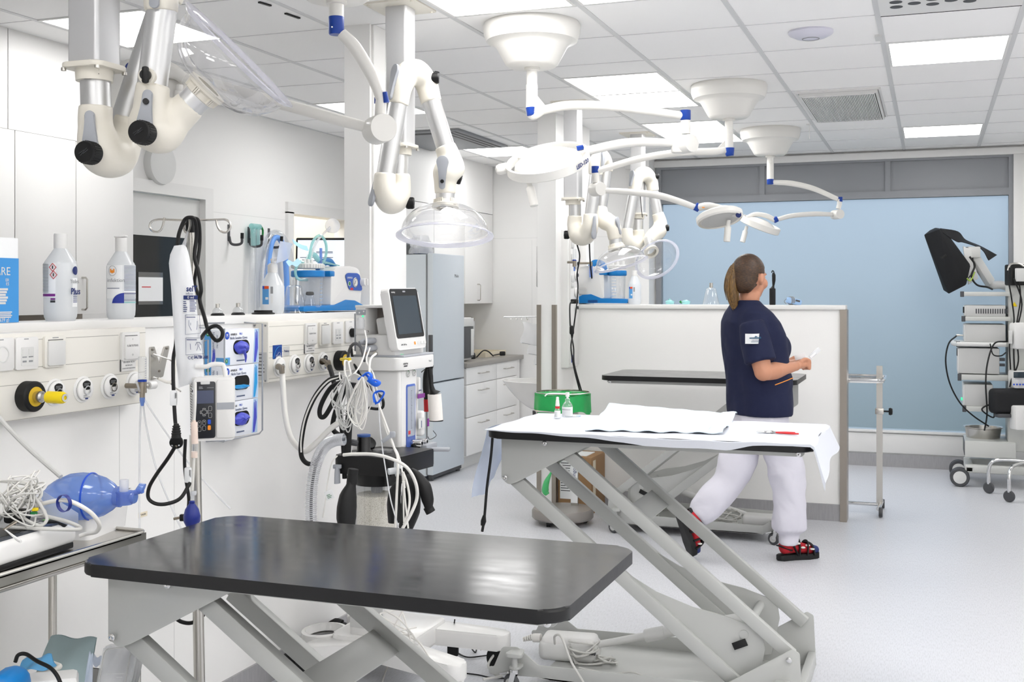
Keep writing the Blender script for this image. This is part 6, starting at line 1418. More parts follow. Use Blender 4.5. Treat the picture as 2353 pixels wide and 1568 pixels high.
q_ = T('flowmeter', 'second flowmeter half hidden by the fume bowl at the far stub', 'flowmeter', c_); b = MB(); b.cyl(c_-UX*.08, c_, .008); b.cyl(c_-ZZ*.02, c_+ZZ*.01, .012); b.build('body', 'brass', q_); MB().cyl(c_-ZZ*.1, c_-ZZ*.02, .012).build('tube', 'bluec', q_)
cab('black cable hanging down past the tall supply panel to the waste stand', [(1326,562,7.35),(1332,590,7.35),(1326,630,7.35),(1328,660,7.35),(1325,700,7.3),(1320,740,7.3),(1316,770,7.3),(1312,800,7.25),(1320,850,7.2),(1332,898,7.2)], .005)
cab('black cable of the far suction pump looping down the partition corner', [(1318,694,7.4),(1310,700,7.35),(1310,740,7.3),(1313,770,7.3),(1318,800,7.25),(1320,840,7.2),(1336,898,7.2)], .005)
MB().obox(at(1314,759,d=7.28), (.03, .06, .03), RT, ZZ, r=.012).build('inline_switch', 'black', None, 'black inline cable switch in front of the partition corner', 'switch')
MB().obox(at(1320,693,d=7.42), (.05, .03, .03), RT, ZZ, r=.006).build('appliance_plug', 'black', None, 'black appliance plug behind the far suction pump', 'plug')
cab('thin black cable between the two far fume arms', [(1354,555,7.5),(1356,600,7.5),(1360,640,7.55)], .005)
cab('thin black cable inside the furthest extractor arm', [(1470,440,8.5),(1473,470,8.5),(1476,500,8.5)], .003)
# ================================================================ lift tables (top, scissor bars, wheeled base)
def lift_table(label, X0, Y0, zt, L=1.2, W=.615, mirror=False, full=True, group=None, xb=0, casters=True):
    t = T('lift_table', label, 'examination table', (X0+L/2, Y0+W/2, 0), group)
    X = (lambda x: X0+L-x) if mirror else (lambda x: X0+x)
    sg = -1 if mirror else 1
    th = .03
    b = MB(); b.prism(rr(L, W, .06, 8), (X0+L/2, Y0+W/2, zt-th), UX, VY, th, .006); top = b.build('tabletop', ['tabletop', 'edge'], t, 'black laminate table top', ang=18)
    for p_ in top.data.polygons: p_.material_index = 0 if p_.normal.z > .8 else 1
    gz = zt-th                                                       # underside
    def plate_xz(poly, y, thk, name, m='tablegray', r=.0015):
        return MB().prism([(sg*p[0], p[1]) for p in poly], (X(0), y, 0), UX, ZZ, thk, r).build(name, m, t)
    dz = zt-.98
    bars = []
    for y, yi in ((Y0+.065, 1), (Y0+W-.085, -1)):
        gus = roundpoly([(.046, gz), (.046, gz-.16), (.075, gz-.182), (.112, gz-.168), (.386, gz-.022), (1.16, gz-.022), (1.17, gz-.012), (1.17, gz)], [0, .02, .02, .01, .02, .008, .01, 0])
        sp = plate_xz(gus, y, -.006, 'side_rail')
        for px_, pz in [(.064, gz-.155), (.222, gz-.016), (1.15, gz-.011)]: MB().lathe([(.0095, 0), (.0095, .004), (.006, .006), (.004, .006), (0, .004)], (X(px_), y-.006 if yi > 0 else y+.012, pz), (0, -yi, 0), 16).build('bolt', 'chrome', sp)
        # upper and lower bars
        yb = y+.02*yi+.012
        t1 = Vector((X(.30), yb, gz-.055)); b1 = Vector((X(1.125+xb), yb, .225)); t2 = Vector((X(.085), yb, gz-.158)); b2 = Vector((X(.93+xb), yb, .11))
        if not mirror or True:
            MB().beam(t1, b1, .03, .046, VY.cross(b1-t1), r=.004).build('upper_bar', 'tablegray', t)
            MB().beam(t2, b2, .03, .05, VY.cross(b2-t2), r=.004).build('lower_bar', 'tablegray', t)
        d = (b2-t2).normalized(); nrm = Vector((0, 0, 1)) - d*d.z; nrm.normalize(); Lb = (b2-t2).length
        web = [(Lb*.50, .02), (Lb*.62, .045), (Lb*.74, .095), (Lb*.84, .155), (Lb*.955, .205), (Lb*1.0, .16), (Lb*1.06, .03), (Lb*1.02, -.02)]
        MB().prism([p for p in web], t2+VY*(.004*yi), d, nrm, .006 if d.cross(nrm).y*yi > 0 else -.006, .001).build('bar_web', 'tablegray', t)
        bars.append((t1, b1, t2, b2, d, nrm, Lb))
    # cross plates between the bar pairs
    (t1, b1, t2, b2, d, nrm, Lb), (t1r, b1r, t2r, b2r, *_r) = bars
    m1 = t1.lerp(b1, .32); m2 = t1r.lerp(b1r, .32); MB().obox((m1+m2)/2-nrm*.01, ((m2-m1).length, .09, .008), m2-m1, (b1-t1), .002).build('cross_plate', 'tablegray', t)
    m1 = t2.lerp(b2, .92)+nrm*.15; m2 = t2r.lerp(b2r, .92)+nrm*.15; MB().cyl(m1, m2, .016).build('cross_tube', 'tablegray', t)
    e1 = t2+d*Lb*.9+nrm*.135; e2 = t2r+d*Lb*.9+nrm*.135; c = e1.lerp(e2, .06)
    MB().obox(t2+d*Lb*.93+nrm*.115-VY*.006, (.052, .026, .004), (d*.45+nrm*.9), VY.cross(d), .001).build('square_slot', 'black', t)
    if full:
        ym = (bars[0][0].y+bars[1][0].y)/2
        a0 = Vector((X(.27), ym, .095)); a1 = e1.lerp(e2, .5)
        am = a0.lerp(a1, .45)
        MB().cyl(a0, am, .014).build('piston', 'lgray', t); b = MB(); b.cyl(am-(a1-a0).normalized()*.02, am+(a1-a0).normalized()*.06, .025); b.cyl(am, a1, .021); b.build('actuator', 'lgray', t)
        MB().lathe([(.016, -.03), (.018, -.02), (.018, .02), (.016, .03)], a0, VY, 18).build('pivot', 'lgray', t)
    # base frame
    zb0, zb1 = .062, .12
    for y, yi in ((Y0+.05, 1), (Y0+W-.07, -1)):
        pl = roundpoly([(0, .075), (.02, .075), (.055, .155), (.115, .16), (.20, .10), (.9, .115), (1.13+xb, .262), (1.155+xb, .25), (1.165+xb, .05), (.25, .048), (.20, .055), (0, .045)], [.01, .01, .02, .02, .02, .01, .012, .012, .01, .004, .004, .01])
        fr = plate_xz(pl, y, -.006, 'base_side')
        b = MB(); b.lathe([(.010, 0), (.010, .004), (.006, .006), (0, .005)], (X(1.12+xb), y-.006 if yi > 0 else y+.012, .225), (0, -yi, 0), 16); b.build('bolt', 'chrome', fr)
    MB().box(min(X(.2), X(1.15)), max(X(.2), X(1.15)), Y0+.05, Y0+W-.07, .05, .055).build('base_pan', 'tablegray', t)
    MB().box(min(X(1.135+xb), X(1.163+xb)), max(X(1.135+xb), X(1.163+xb)), Y0+.05, Y0+W-.07, .05, .11, .003).build('base_end', 'tablegray', t)
    for x in (.12, 1.1):
        for y, yi in ((Y0+.02, 1), (Y0+W-.02, -1)):
            k = MB(); k.prism(roundpoly([(-.035, -.03), (.035, -.03), (.02, .045), (-.02, .045)], .012), (X(x), y, .137), UX, VY*yi, .014 if UX.cross(VY*yi).z > 0 else -.014, .003); k.prism(roundpoly([(-.02, -.02), (.02, -.02), (.02, .045), (-.02, .045)], .01), (X(x), y, .09), UX, VY*yi, .01 if UX.cross(VY*yi).z > 0 else -.01, .002)
            k.cyl((X(x), y-.01*yi, .09), (X(x), y-.01*yi, .14), .011); bk = k.build('caster_bracket', 'tablegray', t)
            if casters:
                k = MB(); k.lathe([(.0, -.011), (.03, -.011), (.036, -.004), (.036, .004), (.03, .011), (0, .011)], (X(x)-.012, y-.01*yi, .036), (.35, 1, 0), 24); w_ = k.build('wheel', 'dgray', bk)
                MB().lathe([(0, -.0125), (.02, -.0125), (.02, .0125), (0, .0125)], (X(x)-.012, y-.01*yi, .036), (.35, 1, 0), 18).build('hub', 'graycab', w_)
                k = MB(); k.cyl((X(x), y-.01*yi, .075), (X(x), y-.01*yi, .09), .018); 
                for s in (-1, 1): k.beam((X(x), y-.01*yi+.016*s, .08), (X(x)-.012, y-.01*yi+.016*s, .036), .004, .02)
                k.beam((X(x)-.02, y-.01*yi, .078), (X(x)-.055, y-.01*yi+.01, .066), .03, .006); k.build('fork', 'chrome', w_)
    return t, X, bars
tg = lift_table('draped scissor lift table in the middle with white sheets on top', -1.585, 3.985, .98)
t2_, X2, bars2 = tg
lift_table('foreground scissor lift table with bare glossy black top', -1.885, 2.14, .868, full=False)
t3_, X3, bars3 = lift_table('black topped scissor lift table against the back partition behind the person', -1.95, 6.86, .98, mirror=True)
# control box and cables on the middle table base
c = Vector((-1.585+.155, 4.27, .056)); t = T('control_box', 'rounded grey motor control box lying on the middle table base', 'control box', c)
def cbx(p): return p
MB().obox(c+Vector((.09, .02, .04)), (.235, .13, .08), (1, .12, 0), (0, 1, 0), r=.025, seg=3).build('housing', 'lgray', t)
MB().obox(c+Vector((.09, .02, .072)), (.215, .115, .045), (1, .12, 0), (0, 1, 0), r=.02, seg=3).build('lid', 'white', t, 'pale rounded lid')
b = MB(); 
for i in range(6): b.box(c.x+.16+.009*i, c.x+.165+.009*i, c.y-.046, c.y-.03, .098, .104)
b.build('vent', 'dgray', t)
p = c+Vector((-.035, -.005, .075)); b = MB(); b.cyl(p+UX*.012, p-UX*.02-ZZ*.003, .017)
for i in range(5): b.lathe([(.013-.001*i, 0), (.013-.001*i, .006)], p-UX*(.02+.009*i)-ZZ*.003*i, (-1, 0, -.3), 16)
b.build('plug', 'cablew', t)
def c6(x, y): return 1080+x/2.154, 840+y/2.154
def lead5(name, label, pts, r, m, cat='cable', V=None):
    return MB().tube([at(*q[:2], V=q[2]) if len(q) > 2 else at(*q, V=V) for q in pts], r, 8, 7).build(name, m, None, label, cat)
lead5('power_cable', 'grey cable from the control box plug curling to the floor', [(1158,1490,4.2),(1140,1500,4.2),(1122,1530,4.15),(1140,1552,4.1),(1152,1555,4.05),(1110,1562,4.0)], .005, 'cable')
def tangle(label, c, n, R_, zs, r, m, seed, name='cable_tangle', sq=(1, 1)):
    random.seed(seed); pts = []
    for i in range(n):
        a = i*1.7+random.uniform(-.4, .4); rr_ = R_*random.uniform(.45, 1); pts.append(Vector(c)+Vector((rr_*math.cos(a)*sq[0], rr_*math.sin(a)*sq[1], max(0, random.uniform(0, zs)))))
    return MB().tube(pts, r, 7, 9).build(name, m, None, label, 'cable')
tangle('tangled pale cables beside the control box on the middle table base', (-1.27, 4.25, .062), 26, .085, .09, .004, 'cable', 3, sq=(1, .8))
lead5('cable_loop', 'pale cable loop hanging over the front rail of the middle table base', [(1275,1480,4.1),(1275,1462,4.06),(1290,1465,4.04),(1312,1520,4.02),(1340,1568,4.0),(1350,1590,4.0)], .0045, 'cable')
lead5('cable_loop', 'pale cable lying along the base pan of the middle table', [(1330,1535,4.15),(1400,1548,4.15),(1450,1545,4.15),(1480,1555,4.15),(1520,1568,4.12)], .0035, 'cable')
tangle('small coil of pale cable at the actuator foot', (-1.19, 4.27, .06), 16, .05, .03, .0035, 'cable', 8)
tangle('pale cable coil on the base of the rear table behind the trouser leg', (-1.22, 7.1, .062), 24, .12, .09, .0045, 'cable', 11, sq=(1, .7))
tangle('loose pale cable at the lower left of the rear table base', (-1.72, 7.1, .062), 12, .1, .06, .004, 'cable', 12, sq=(1, .6))
MB().obox(Vector((-.98, 7.0, .11)), (.2, .12, .085), UX, VY, r=.02, seg=3).build('motor_unit', 'graycab', None, 'grey motor unit on the rear table base beside the caster', 'control box')
tt = MB().obox(Vector((-1.62, 7.55, .0)), (.01, .01, .002), UX, VY)
p = lead5('foot_cable', 'thin black cable hanging from the left end of the middle table to the floor', [(1133,990,4.05),(1128,1050,4.05),(1119,1120,4.05),(1113,1190,4.05),(1108,1222,4.05)], .0055, 'black')
MB().tube([at(1113,1185,V=4.05), at(1111,1198,V=4.05), at(1109,1208,V=4.05)], [.006, .011, .008], 10).build('inline_connector', 'black', None, 'small black inline connector on the hanging table cable', 'connector')
# sheets and things on the middle table
ZT = .98; tx0, tx1, ty0, ty1 = -1.585, -.385, 3.985, 4.6
def drape(u, v):
    x = tx0+.004+(tx1-tx0+.141)*u; y = ty0+.012+.035*math.sin(u*9+1)*.5+.02*math.sin(u*23)*.4-.018*math.exp(-((u-.62)/.18)**2) + (ty1-ty0+.02)*v
    z_ = ZT+.003+.0015*math.sin(x*31)*math.sin(y*27)
    K = [(0, .004), (.12, .006), (.3, .014), (.4, .024), (.46, .034), (.68, .034), (.74, .016), (.84, .008), (.93, .014), (1, .03)]
    for (a_, p_), (c_, q_) in zip(K, K[1:]):
        if a_ <= u <= c_: oh = p_+(q_-p_)*(u-a_)/(c_-a_)
    y = ty0-.003 + (ty1-ty0+.01)*max(0, (v-.06)/.94)
    if v < .06: y = ty0-.0035; z_ -= oh*(1-v/.06)
    if x > tx1+.002: dx = x-(tx1+.002); z_ -= dx*.62*(1+.9*max(0, .5-v)); x = tx1+.004+dx*.28+.006*math.sin(v*9)
    return (x, y, z_)
MB().sheet(drape, 90, 40, .0012).build('drape_sheet', 'drape', None, 'white paper drape covering the middle lift table', 'sheet')
def tail(u, v):
    x = tx0-.006-.055*v*(1-.25*u)-.012*math.sin(v*3+u*7); return (x, ty0+.05+.42*u+.02*math.sin(v*5), ZT-.0-(.27 if u < .6 else .2)*v*(1-.55*abs(u-.08)**1.2)+.008*math.sin(u*20)*v)
MB().sheet(tail, 26, 16, .0008).build('plastic_sheet', 'bluebag', None, 'bluish translucent sheet hanging off the left end of the middle table', 'sheet')
a = [at(1345,990,Z=ZT+.006), at(1660,998,Z=ZT+.006), at(1694,950,Z=ZT+.012), at(1400,930,Z=ZT+.012)]
def pad(u, v):
    p = a[0].lerp(a[1], u).lerp(a[3].lerp(a[2], u), v); p.z = ZT+.008+.008*math.sin(u*17+v*4)**2*math.sin(v*11+1)**2+.02*max(0, v-.8)*(1-u)*5*.5
    if u > .88: p.z += .01*math.sin(v*9)
    return p
MB().sheet(pad, 50, 26, .003).build('absorbent_pad', 'pad', None, 'quilted white absorbent pad spread on the draped table', 'pad')
p = at(1281, 962, Z=ZT+.004); k = dep(p)/F; t = T('vial', 'small vial with red collar and cream cap on the draped table', 'vial', p)
MB().lathe([(0, 0), (6.6*k, 0), (7*k, 1*k), (7*k, 18*k), (4.5*k, 22*k), (4.2*k, 24*k)], p, n=24).build('bottle', 'clear', t); MB().lathe([(6.9*k, 3*k), (7.1*k, 3*k), (7.1*k, 17*k), (6.9*k, 17*k)], p, n=24).build('label', 'paper', t)
MB().lathe([(5*k, 23*k), (5.6*k, 23.5*k), (5.6*k, 27*k), (5*k, 27.5*k), (0, 27.5*k)], p, n=22).build('collar', 'red', t, 'red collar'); MB().lathe([(2*k, 27*k), (5.2*k, 29*k), (4.2*k, 38*k), (4.2*k, 41*k), (3.4*k, 42*k), (3.2*k, 49*k), (0, 50*k)], p, n=22).build('cap', 'cream', t)
b = MB()
for i in range(4): b.sheet(lambda u, v: p+Vector((7.2*k*math.sin(-.9+1.2*u), -7.2*k*math.cos(-.9+1.2*u), (14-3*i)*k+.8*k*v)), 5, 1)
b.build('print', 'mgray', t)
p = at(1304, 958, Z=ZT+.004); k = dep(p)/F; t = T('spray_bottle', 'clear glass bottle with white spray arm on the draped table', 'bottle', p)
MB().lathe([(0, 0), (11.5*k, 0), (12.3*k, 1.5*k), (12.3*k, 24*k), (9*k, 31*k), (5*k, 36*k), (5.6*k, 38*k), (5.6*k, 41*k), (4*k, 42*k)], p, n=32).build('bottle', 'clear', t)
MB().sheet(lambda u, v: p+Vector((12.6*k*math.sin(-1.5+3*u), -12.6*k*math.cos(-1.5+3*u), (3+20*v)*k)), 14, 2).build('label', 'paper', t)
b = MB()
for i in range(6): b.sheet(lambda u, v: p+Vector((12.9*k*math.sin(-1.0+1.9*u), -12.9*k*math.cos(-1.0+1.9*u), (19-3*i)*k+(1.6 if i == 1 else .7)*k*v)), 7, 1)
b.build('print', 'mgray', t)
b = MB(); b.lathe([(2.5*k, 41*k), (2.5*k, 46*k), (4.6*k, 46*k), (4.4*k, 56*k), (0, 56.5*k)], p, n=18); b.tube([p+ZZ*53*k, p+ZZ*53*k-RT*42*k, p+ZZ*47*k-RT*52*k], 1.4*k, 8, 4); b.build('spray_arm', 'white', t)
p = at(1317, 957, Z=ZT+.005); t = T('needle_packet', 'small blue and white packet beside the glass bottle', 'packet', p)
MB().obox(p, (.055, .016, .003), (1, .15, 0), VY, r=.001).build('wrapper', 'paper', t); MB().obox(p+Vector((.022, .004, .0018)), (.02, .014, .001), (1, .15, 0), VY).build('blue_print', 'gblue', t)
# pliers
p = at(1778, 994, Z=ZT+.009); t = T('pliers', 'steel nippers with red handles lying on the draped table', 'pliers', p)
for s in (-1, 1):
    MB().tube([p+UX*.008+VY*.003*s, p+UX*.04+VY*.012*s, p+UX*.07+VY*(.011 if s > 0 else .016)*s, p+UX*(.072 if s > 0 else .09)+VY*.012*s], [.004, .0048, .0048, .004], 10, 5, flat=.7).build('handle', 'red', t)
b = MB(); b.tube([p-UX*.062+VY*.002, p-UX*.03+VY*.006, p-UX*.01, p+UX*.01-VY*.003], [.002, .005, .007, .004], 10, 4, flat=.6); b.tube([p-UX*.058-VY*.006, p-UX*.03-VY*.006, p-UX*.01, p+UX*.01+VY*.003], [.0025, .005, .006, .004], 10, 4, flat=.6); b.build('jaw', 'chrome', t)
MB().lathe([(.005, -.005), (.005, .005), (0, .0055)], p-UX*.006, ZZ, 14).build('rivet', 'steeld', t)
# ================================================================ steel trolley at the left
CX0, CX1, CY0, CY1, CZ = -2.33, -1.96, 1.55, 2.50, .87
t = T('steel_trolley', 'stainless steel trolley against the partition left of the bare table', 'trolley', ((CX0+CX1)/2, 2.0, 0))
b = MB(); b.prism(roundpoly([(CX0, CY0), (CX1, CY0), (CX1, CY1), (CX0, CY1)], .02), (0, 0, CZ-.012), UX, VY, .004)
b.tube([Vector((p[0], p[1], CZ-.004)) for p in roundpoly([(CX0, CY0), (CX1, CY0), (CX1, CY1), (CX0, CY1)], .02)], .0045, 8, closed=True)
for x0, x1, y0, y1 in [(CX1-.003, CX1, CY0, CY1), (CX0, CX0+.003, CY0, CY1), (CX0+.003, CX1-.003, CY1-.003, CY1)]: b.box(x0, x1, y0, y1, CZ-.032, CZ-.0085)
b.build('tray', 'steel', t)
MB().tube([(CX1-.015, CY0, CZ-.042), (CX1-.015, CY1-.03, CZ-.042)], .008, 10).build('rail', 'steel', t)
for x, y in [(-2.19, 2.41), (CX1-.03, CY1-.0), (-2.3, 1.6), (CX1-.03, 1.6)]: MB().box(x-.009, x+.009, y-.009, y+.009, .06, CZ-.03, .005).build('post', 'steel', t)
MB().box(CX0, CX1, CY0, CY1, .30, .312, .003).build('shelf', 'steel', t)
for x, y in [(-2.19, 2.41), (CX1-.03, CY1), (-2.3, 1.6), (CX1-.03, 1.6)]: MB().lathe([(.0, -.012), (.026, -.012), (.03, 0), (.026, .012), (0, .012)], (x, y, .031), (1, 0, 0), 22).build('caster', 'dgray', t)
# white tray with resuscitator bag
def tbox(label, name, c4, h, m, flare=1.05, tcat='tray', wall=.004):
    """open tray: four base corners (x,y,z), height h"""
    cx = sum((p for p in c4), Vector())/4; q = T(name, label, tcat, cx)
    b = MB(); up = [cx+(p-cx)*flare+ZZ*h for p in c4]; ui = [cx+(p-cx)*(flare-.03)+ZZ*h for p in c4]; lo = [cx+(p-cx)*.95+ZZ*wall for p in c4]
    vs = list(c4)+up+ui+lo; fs = [[0, 3, 2, 1], [12, 13, 14, 15]]
    for i in range(4):
        j = (i+1) % 4; fs += [[i, j, 4+j, 4+i], [4+i, 4+j, 8+j, 8+i], [8+i, 8+j, 12+j, 12+i]]
    bm_ = bmesh.new(); vv = [bm_.verts.new(v) for v in vs]; [bm_.faces.new([vv[i] for i in f]) for f in fs]
    bmesh.ops.bevel(bm_, geom=[e for e in bm_.edges if abs(e.verts[0].co.z-e.verts[1].co.z) > h*.5], offset=.015, segments=4, profile=.5, affect='EDGES')
    b.bm(bm_); b.build('shell', m, q); return q
g = lambda x, y, z_: at(x, y, Z=z_)
zt_ = CZ-.008
A = g(205,1243,zt_); Bq = g(292,1207,zt_); dirA = (Bq-A); perp = Vector((-dirA.y, dirA.x, 0)).normalized()
if perp.dot(RT) > 0: perp = -perp
tr = tbox('white plastic tray holding the blue resuscitator bag on the trolley', 'plastic_tray', [A, Bq, Bq+perp*.19, A+perp*.19], .1, 'gloss', 1.09)
e0 = A+perp*.165+ZZ*.085-dirA*.04; text('AKUTPLATS', A+perp*.10+ZZ*.082-dirA*.035-dirA.normalized()*.004, -perp, ZZ, .013, 'printk', tr)
# resuscitator
c0 = at(108,1140,d=2.95); c1 = at(262,1142,d=2.93); ax = (c1-c0).normalized(); Lr = (c1-c0).length
kz = 2.94/F
t = T('resuscitator_bag', 'translucent blue resuscitator bag lying in the white tray', 'resuscitator', (c0+c1)/2-ZZ*.06)
MB().lathe([(.012, -.01), (.02, 0), (.03, .008), (.044, .03), (.058, Lr*.35), (.0615, Lr*.52), (.0595, Lr*.66), (.050, Lr*.84), (.036, Lr*.97), (.026, Lr*1.03)], c0, ax, 44, cap=False).build('bag', 'bluec', t)
MB().lathe([(.0597, Lr*.645), (.0615, Lr*.65), (.0615, Lr*.67), (.0595, Lr*.675)], c0, ax, 44, cap=False).build('seam_ring', 'oxblue', t)
MB().lathe([(.02, Lr*1.0), (.026, Lr*1.01), (.027, Lr*1.1), (.019, Lr*1.12), (.017, Lr*1.3), (.015, Lr*1.32)], c0, ax, 30).build('neck', 'bluec', t, 'blue neck fitting')
vc = at(285,1140,d=2.92); b = MB(); b.cyl(vc-ZZ*.022, vc+ZZ*.004, .021); b.cyl(vc+ZZ*.004, vc+ZZ*.012, .022); b.cyl(vc+RT*.02+ZZ*.006, vc+RT*.04+ZZ*.012, .007); b.build('valve', 'bluec', t)
MB().cyl(vc+ZZ*.01, vc+ZZ*.042, .0115).build('port', 'hazy', t); MB().tube([vc+RT*.035+ZZ*.012, vc+RT*.045+ZZ*.02, vc+RT*.05+ZZ*.018], [.008, .014, .014], 16).build('elbow', 'bluec', t)
MB().sheet(lambda u, v: at(98+82*u, 1128+52*u-(0 if v < .5 else 1)*0+58*v*(1-.4*u), d=2.79+.02*math.sin(u*5+v*3)), 14, 8, .0008).build('plastic_pouch', 'bluebag', None, 'crumpled translucent blue pouch in the white tray before the resuscitator', 'pouch')
# defibrillator style monitor on the tray
Zm = CZ-.006
a0, a1, a2 = g(0,1318,Zm), g(180,1258,Zm), g(180,1262,Zm)
fdir = (a1-a0).normalized(); pr_ = Vector((-fdir.y, fdir.x, 0)).normalized()
if pr_.dot(RT) > 0: pr_ = -pr_
a1 = a1-fdir*.0
t = T('patient_monitor', 'white box monitor with dark glossy keypad top on the trolley', 'medical device', a1-fdir*.15+pr_*.1)
cb = a1-fdir*.19+pr_*.125
MB().obox(cb+ZZ*.04, (.38, .25, .055), fdir, pr_, r=.016, seg=3).build('housing', 'white', t)
MB().obox(cb+ZZ*.068, (.355, .225, .006), fdir, pr_, r=.003).build('keypad', mat('kpad','#3f434b',.2), t); MB().obox(cb+ZZ*.0715-fdir*.06-pr_*.02, (.2, .15, .001), fdir, pr_).build('screen', 'blackgl', t)
MB().obox(cb+ZZ*.008, (.36, .24, .016), fdir, pr_, r=.004).build('underside', 'black', t)
b = MB()
for i in range(4): b.obox(cb+ZZ*.0725+fdir*(.055+.02*i)-pr_*.075, (.014, .016, .001), fdir, pr_, r=.0004)
b.build('white_key', 'lgray', t)
MB().obox(cb+ZZ*.0725+fdir*.155-pr_*.065, (.024, .02, .001), fdir, pr_).build('green_key', mat('gkey','#8fdc6a',.4), t); MB().obox(cb+ZZ*.0725+fdir*.125-pr_*.02, (.018, .014, .001), fdir, pr_).build('orange_key', 'orange', t)
b = MB(); lines(b, cb+ZZ*.0722+fdir*.06-pr_*.03, fdir, pr_, .08, 4, .008, .003); b.build('print', 'graycab', t)
# ECG lead bundle and other bits on the monitor
tangle('tangled grey monitoring leads heaped at the left edge of the trolley', at(40,1175,d=2.72)-ZZ*.06, 32, .07, .14, .0021, 'cable', 21, name='lead_bundle', sq=(1.0, .8))
tangle('second coil of thin white monitoring leads above the monitor', at(55,1150,d=2.76)-ZZ*.03, 30, .05, .1, .0019, 'cablew', 22, name='lead_coil')
def l5(label, pts, r, m, name='lead_cable', cat='cable'): return MB().tube([at(x, y, d=z_) for x, y, z_ in pts], r, 10, 8).build(name, m, None, label, cat)
l5('thick grey cable arching from the lead bundle over the tray to the monitor socket', [(75,1165,2.75),(110,1155,2.74),(145,1150,2.72),(175,1158,2.72),(210,1180,2.74),(228,1205,2.76),(222,1222,2.78),(200,1227,2.8),(183,1232,2.8)], .0052, 'cablew')
l5('thick grey cable looping flat on the keypad top', [(20,1212,2.7),(60,1214,2.7),(120,1216,2.7),(180,1217,2.74),(180,1210,2.76),(150,1198,2.74),(110,1188,2.74),(85,1182,2.74)], .0048, 'cable')
l5('thick grey cable bending back to the bundle above the keypad', [(45,1178,2.72),(60,1195,2.7),(90,1208,2.7),(105,1200,2.7),(106,1185,2.71),(85,1150,2.73),(60,1128,2.75),(75,1115,2.76),(92,1122,2.76),(94,1140,2.75),(80,1152,2.74),(50,1150,2.74)], .004, 'cable')
c_ = at(147,1157,d=2.71); MB().lathe([(.019, -.005), (.0205, -.005), (.0205, .005), (.019, .005), (.019, -.005)], c_, (FW*.9+RT*.4), 36, cap=False).build('cable_strap', 'bulbblue', None, 'dark blue strap ring round the thick grey cable', 'strap')
for (x, y, m_, lb) in [(81,1171,'yellow','yellow lead clip beside the lead bundle'), (78,1180,'green','dark green lead clip under the yellow one')]: MB().obox(at(x, y, d=2.72), (.016, .008, .012), RT+FW*.3, ZZ, r=.003).build('lead_clip', m_, None, lb, 'clip')
MB().obox(at(40,1186,d=2.74), (.05, .03, .05), RT, ZZ+RT*.3, r=.008).build('black_connector_block', 'black', None, 'black connector block inside the lead bundle', 'connector')
MB().obox(at(130,1205,d=2.8), (.05, .02, .03), RT, ZZ, r=.006).build('clip_block', 'black', None, 'small black clip block lying before the white tray', 'clip')
for pts, lb, m_ in [([(8,1218,2.6),(35,1200,2.66)], 'flat grey clamp lying on the monitor keypad', 'brass'), ([(12,1218,2.58),(40,1240,2.6),(48,1245,2.6)], 'bright white clamp tip resting on the keypad', 'gloss')]:
    MB().tube([at(x, y, d=z_) for x, y, z_ in pts], [.003, .0075, .006], 8, 4, flat=.5).build('lead_clamp', m_, None, lb, 'clamp')
# lower shelf bags and boxes
dL = 2.75
def pouch(label, pts, d_, th, m, name='pouch', cat='pouch', bulge=.02, pr=None):
    P0, P1, P2, P3_ = [at(x, y, d=z_) for x, y, z_ in pts]
    t = T(name, label, cat, (P0+P1+P2+P3_)/4)
    f = lambda s: (lambda u, v: (P0.lerp(P1, u).lerp(P3_.lerp(P2, u), v)) - FW*(s*th+s*bulge*(math.sin(math.pi*u)*math.sin(math.pi*v))**.7) + Vector((0, 0, .004*math.sin(u*9+v*5))))
    b = MB(); b.sheet(f(1), 14, 14); b.sheet(lambda u, v: f(-1)(1-u, v), 14, 14); b.build('bag', m, t)
    return t, f(1)
M['sterile'] = mat('sterile','#a3b7ba',.6,var=.08,bscale=8)
pouch('large grey-green sterile pouch standing on the trolley lower shelf', [(118,1462,2.9),(222,1468,2.9),(196,1600,2.75),(62,1600,2.75)], 0, .003, 'sterile', bulge=.03)
t, fn = pouch('clear blister tray pack leaning in the white box on the lower shelf', [(240,1488,2.85),(314,1478,2.9),(290,1600,2.75),(218,1600,2.72)], 0, .008, 'hazy', 'blister_pack', 'packet', .006)
b = MB(); b.tube([fn(.08+.84*x, .06+.9*y)-FW*.002 for x, y in rr(1, 1, .08) for x, y in [(x+.5, y+.5)]], .0015, 6, closed=True)
lines(b, fn(.2, .5)-FW*.003, RT, ZZ, .05, 8, .008, .0008); b.build('ridge', 'lgray', t)
for i, (x, lb) in enumerate([(318, 'first white blister sheet behind the clear pack'), (324, 'second white blister sheet behind the clear pack'), (330, 'third white blister sheet near the trolley post')]):
    pouch(lb, [(x-70, 1500+i*3, 2.93+.02*i), (x, 1492+8*i, 2.93+.02*i), (x-20, 1600, 2.85), (x-90, 1600, 2.85)], 0, .002, 'paper', 'blister_sheet', 'packet', .004)
A_ = [at(225,1590,d=2.72), at(300,1590,d=2.72), at(345,1568,d=2.95), at(255,1568,d=2.98)]
zz_ = .315; A_ = [Vector((-2.18, 2.12, zz_)), Vector((-1.99, 2.12, zz_)), Vector((-1.99, 2.44, zz_)), Vector((-2.18, 2.44, zz_))]
tbox('white open box on the trolley lower shelf holding blister packs', 'storage_box', A_, .19, 'white', 1.02, 'box')
pouch('blue printed sterile packet crossing the lower shelf box', [(205,1500,2.72),(214,1505,2.72),(212,1600,2.7),(190,1600,2.7)], 0, .002, 'bluebag', 'sterile_packet', 'packet', .003)
pouch('small pale blue packet behind the grey-green pouch', [(210,1505,2.95),(235,1512,2.95),(228,1533,2.95),(205,1526,2.95)], 0, .002, 'bluebag', 'sterile_packet', 'packet', .002)
